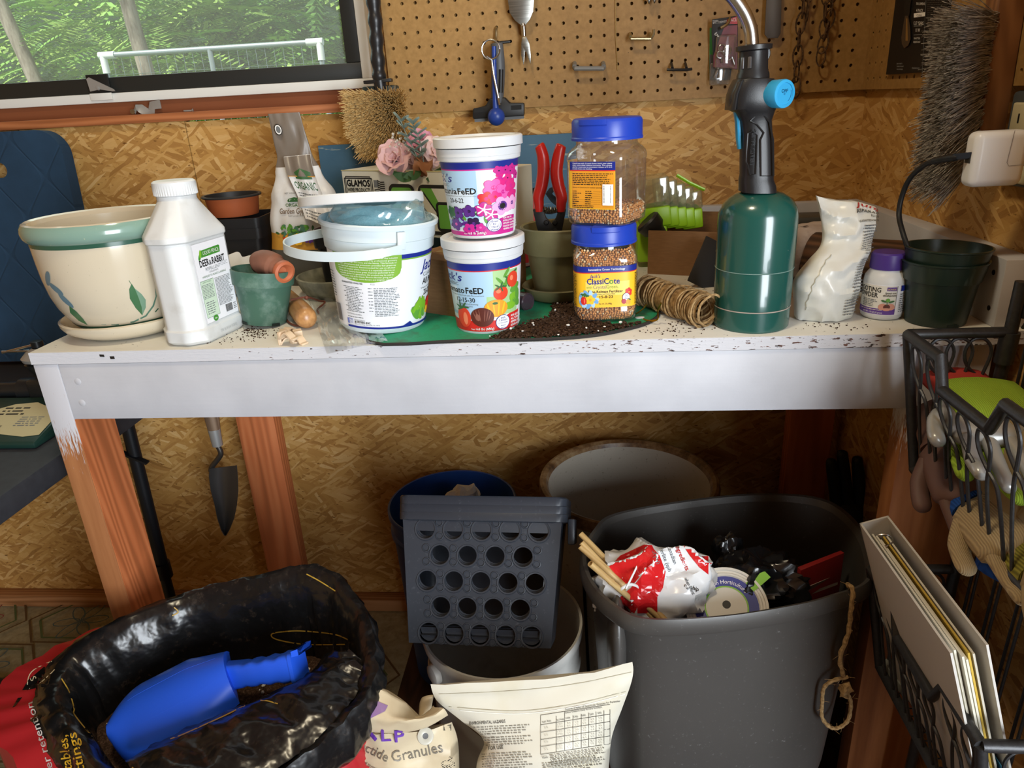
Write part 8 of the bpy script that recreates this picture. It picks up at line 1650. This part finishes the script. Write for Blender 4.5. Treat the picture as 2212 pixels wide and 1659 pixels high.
def glove(name, label, c, M, m, mc=None, mp=None, spread=1., ln=1., cuff=True):
    T_ = thing(name, label, 'glove', c); M = M.to_4x4()
    def tp(path, r, fl=.75): return xf(tube(spl(path, 4), r if isinstance(r, list) else [r]*(4*(len(path)-1)+1), 12, flat=fl), M)
    palm = xf(subd(loft([[V((x*w, y*h_, z)) for x, y in ((-1, -1), (0, -1.2), (1, -1), (1.1, 0), (1, 1), (0, 1.2), (-1, 1), (-1.1, 0))] for z, w, h_ in ((0, .036, .013), (.03, .040, .015), (.065, .042, .015), (.095, .040, .012))]), 1), M)
    mesh('palm', [(palm, mp or m)], T_, 60)
    for i, (x, l) in enumerate(((-.030, .062), (-.010, .075), (.011, .070), (.031, .055))):
        l *= ln; b_ = V((x, 0, .085)); e = V((x*(1+.25*spread), -.010-.006*i % .012, .085+l)); md = (b_+e)/2+V((0, .004*(i-1.5), 0)); mesh('finger', [(tp([b_, md, e*.85+b_*.15, e], [.0105]*5+[.0100]*4+[.0095, .0085, .007, .0025]), mp or m)], T_)
    mesh('thumb', [(tp([V((-.034, 0, .025)), V((-.052, -.004, .050)), V((-.058, -.008, .075)), V((-.058, -.010, .086))], [.0125]*5+[.0115]*4+[.011, .0095, .007, .0025]), mp or m)], T_)
    if cuff: mesh('cuff', [(xf(loft([[V((x*w, y*h_, z)) for x, y in [(cos(t), sin(t)) for t in [2*pi*k/20 for k in range(20)]]] for z, w, h_ in ((.004, .038, .014), (-.02, .036, .013), (-.045, .040, .016), (-.055, .041, .017))], (True, True)), M), mc or m)], T_)
    return T_
def knit(n, c, c2):
    s = NT(n, .85, .2); w = s.n('ShaderNodeTexWave', Vector=s.co, Scale=150., Distortion=1.).outputs['Fac']; s.col(s.mix(w, lin(c), lin(c2))); s.bump(w, .5, .001); return s.m
LK, TK, BKN, YK = knit('lime_knit', '#97b53a', '#7f9c2c'), knit('tan_knit', '#8d7b5f', '#a5926f'), knit('blue_knit', '#1d4a94', '#163a78'), knit('olive_knit', '#8a8438', '#5f5b26')
SIL = mat('silver_coating', '#a9aaa8', .3, .35); REDC = mat('red_cuff', '#a5322b', .7); BRG_ = mat('brown_glove', '#5a4038', .6); TAN = NT('tan_suede', .85, .2); TAN.col(TAN.mix(TAN.noi(TAN.co, 60., 4), lin('#7d6c50'), lin('#a08c68'))); TAN = TAN.m
def orient(z, up): z = V(z).normalized(); x = V(up).cross(z).normalized(); y = z.cross(x); return Matrix(((x.x, y.x, z.x), (x.y, y.y, z.y), (x.z, y.z, z.z)))
G = glove('work_glove', 'lime knit work glove with silver palm and red cuff, topmost in the upper basket', V((.470, -.085, B-.060)), orient((-.10, -.95, -.12), (0, -.1, 1)), LK, REDC, SIL, .8); G['label'] = 'lime work glove with a silver palm and red cuff in the upper basket'
o = mesh('knit_back', [(xf(subd(loft([[V((x*w, y*h_, z)) for x, y in ((-1, -1), (0, -1.2), (1, -1), (1.1, 0), (1, 1), (0, 1.2), (-1, 1), (-1.1, 0))] for z, w, h_ in ((-.03, .040, .014), (.0, .043, .017), (.04, .046, .018), (.075, .045, .014))]), 1), orient((-.10, -.95, -.12), (0, -.1, 1)).to_4x4() @ Matrix.Translation((.012, .006, 0))), LK)], G)
glove('work_glove', 'second lime knit glove lying toward the wall in the upper basket', V((.488, -.10, B-.085)), orient((-.05, -.98, -.02), (-.3, 0, 1)), LK, REDC, LK, .3)
glove('leather_glove', 'dark brown leather glove with pale stitched trim in the upper basket', V((.462, -.075, B-.115)), orient((-.05, -.85, -.35), (-.6, 0, 1)), BRG_, BRG_, BRG_, .3)
glove('suede_glove', 'tan suede glove standing on the upper basket\'s wire floor', V((.470, -.20, B-.165)), orient((.05, .25, .9), (-1, 0, 0)), TAN, BKN, TAN, .2, .6)
glove('suede_glove', 'tan suede glove with blue cuff lying along the upper basket\'s front', V((.462, -.165, B-.150)), orient((-.02, -.98, -.05), (-.6, 0, 1)), TAN, BKN, TK, .4)
glove('suede_glove', 'tan glove with striped yellow cuff, nearest in the upper basket', V((.468, -.28, B-.152)), orient((.05, -.95, .15), (-.7, 0, 1)), TK, YK, TAN, .4)
L = Lab(); Tl = thing('glove_label', 'dark brown stitched leather label lying among the gloves', 'label', V((.452, -.125, B-.120)), eul=(0, 0, 0)); Ml = orient((-.75, -.2, .6), (0, -.9, -.4)).to_4x4()
mesh('patch', [(xf(bb(-.032, .032, -.011, .011, -.001, .001), Ml), mat('patch_brown', '#6a4a44', .6))], Tl, 0); L.txt('Comfort', 0, -.003, .009, WINK, 'C', .04, .02); upl = Ml.to_3x3().inverted() @ CU; rl = math.atan2(upl.y, upl.x)-pi/2
L.build('lettering', Tl, lambda u, v, o: Ml @ V((u*cos(rl)-v*sin(rl), u*sin(rl)+v*cos(rl), .0012+o)))
# binder in the lower basket
BW_ = mat('binder_white', '#c3bfb8', .45); a = V((.462, -.235, B-.515))
T = thing('ring_binder', 'white ring binder stuffed with papers standing in the lower basket', 'binder', V((.470, -.078, B-.502)), eul=(0, rad(-18), rad(1)))
wB, hB = -.240, .285
mesh('cover', [(bb(-.0185, -.016, wB, .0, 0, hB), BW_), (bb(-.0185, .0185, -.003, .0, 0, hB), BW_)], T, 0); mesh('cover', [(xf(bb(-.0012, .0012, wB, 0, 0, hB), Matrix.Translation((.0172, 0, 0)) @ Matrix.Rotation(rad(0), 4, 'Z')), BW_)], T, 0)
R = random.Random(12); PPW, PPY = mat('binder_paper', '#cfc9b8', .7), mat('binder_yellow', '#b99a3a', .6)
for k in range(6): t = -.014+.0042*k; mesh('paper_stack', [(bb(t, t+.0022, wB+.008+R.random()*.01, -.012, .006, hB-.010-R.random()*.018), PPY if k == 4 else PPW)], T, 0)
mesh('divider_tab', [(bb(.0105, .0113, wB-.006, wB+.04, .02, .06), mat('tab_orange', '#d1682f', .5)), (bb(.0125, .0133, wB-.006, wB+.04, .06, .10), mat('tab_blue', '#3f8fc4', .5)), (bb(.0142, .015, wB-.006, wB+.04, .0, .03), mat('tab_lime', '#a9c73a', .5))], T, 0)
mesh('ring', [(mv(rot(tube([(.0125*cos(t), .0125*sin(t), 0) for t in [2*pi*k/24 for k in range(24)]], .0014, 7, True), 'X', 0), 0, -.018, hB-.022), STEEL)], T)
T = thing('seed_packet', 'small pale card lying on the lower basket\'s floor', 'packet', V((.455, -.07, B-.512)), rad(8)); mesh('card', [(bb(-.010, .012, -.03, .03, 0, .014, .001), mat('packet_grey', '#77766f', .6))], T, 0)
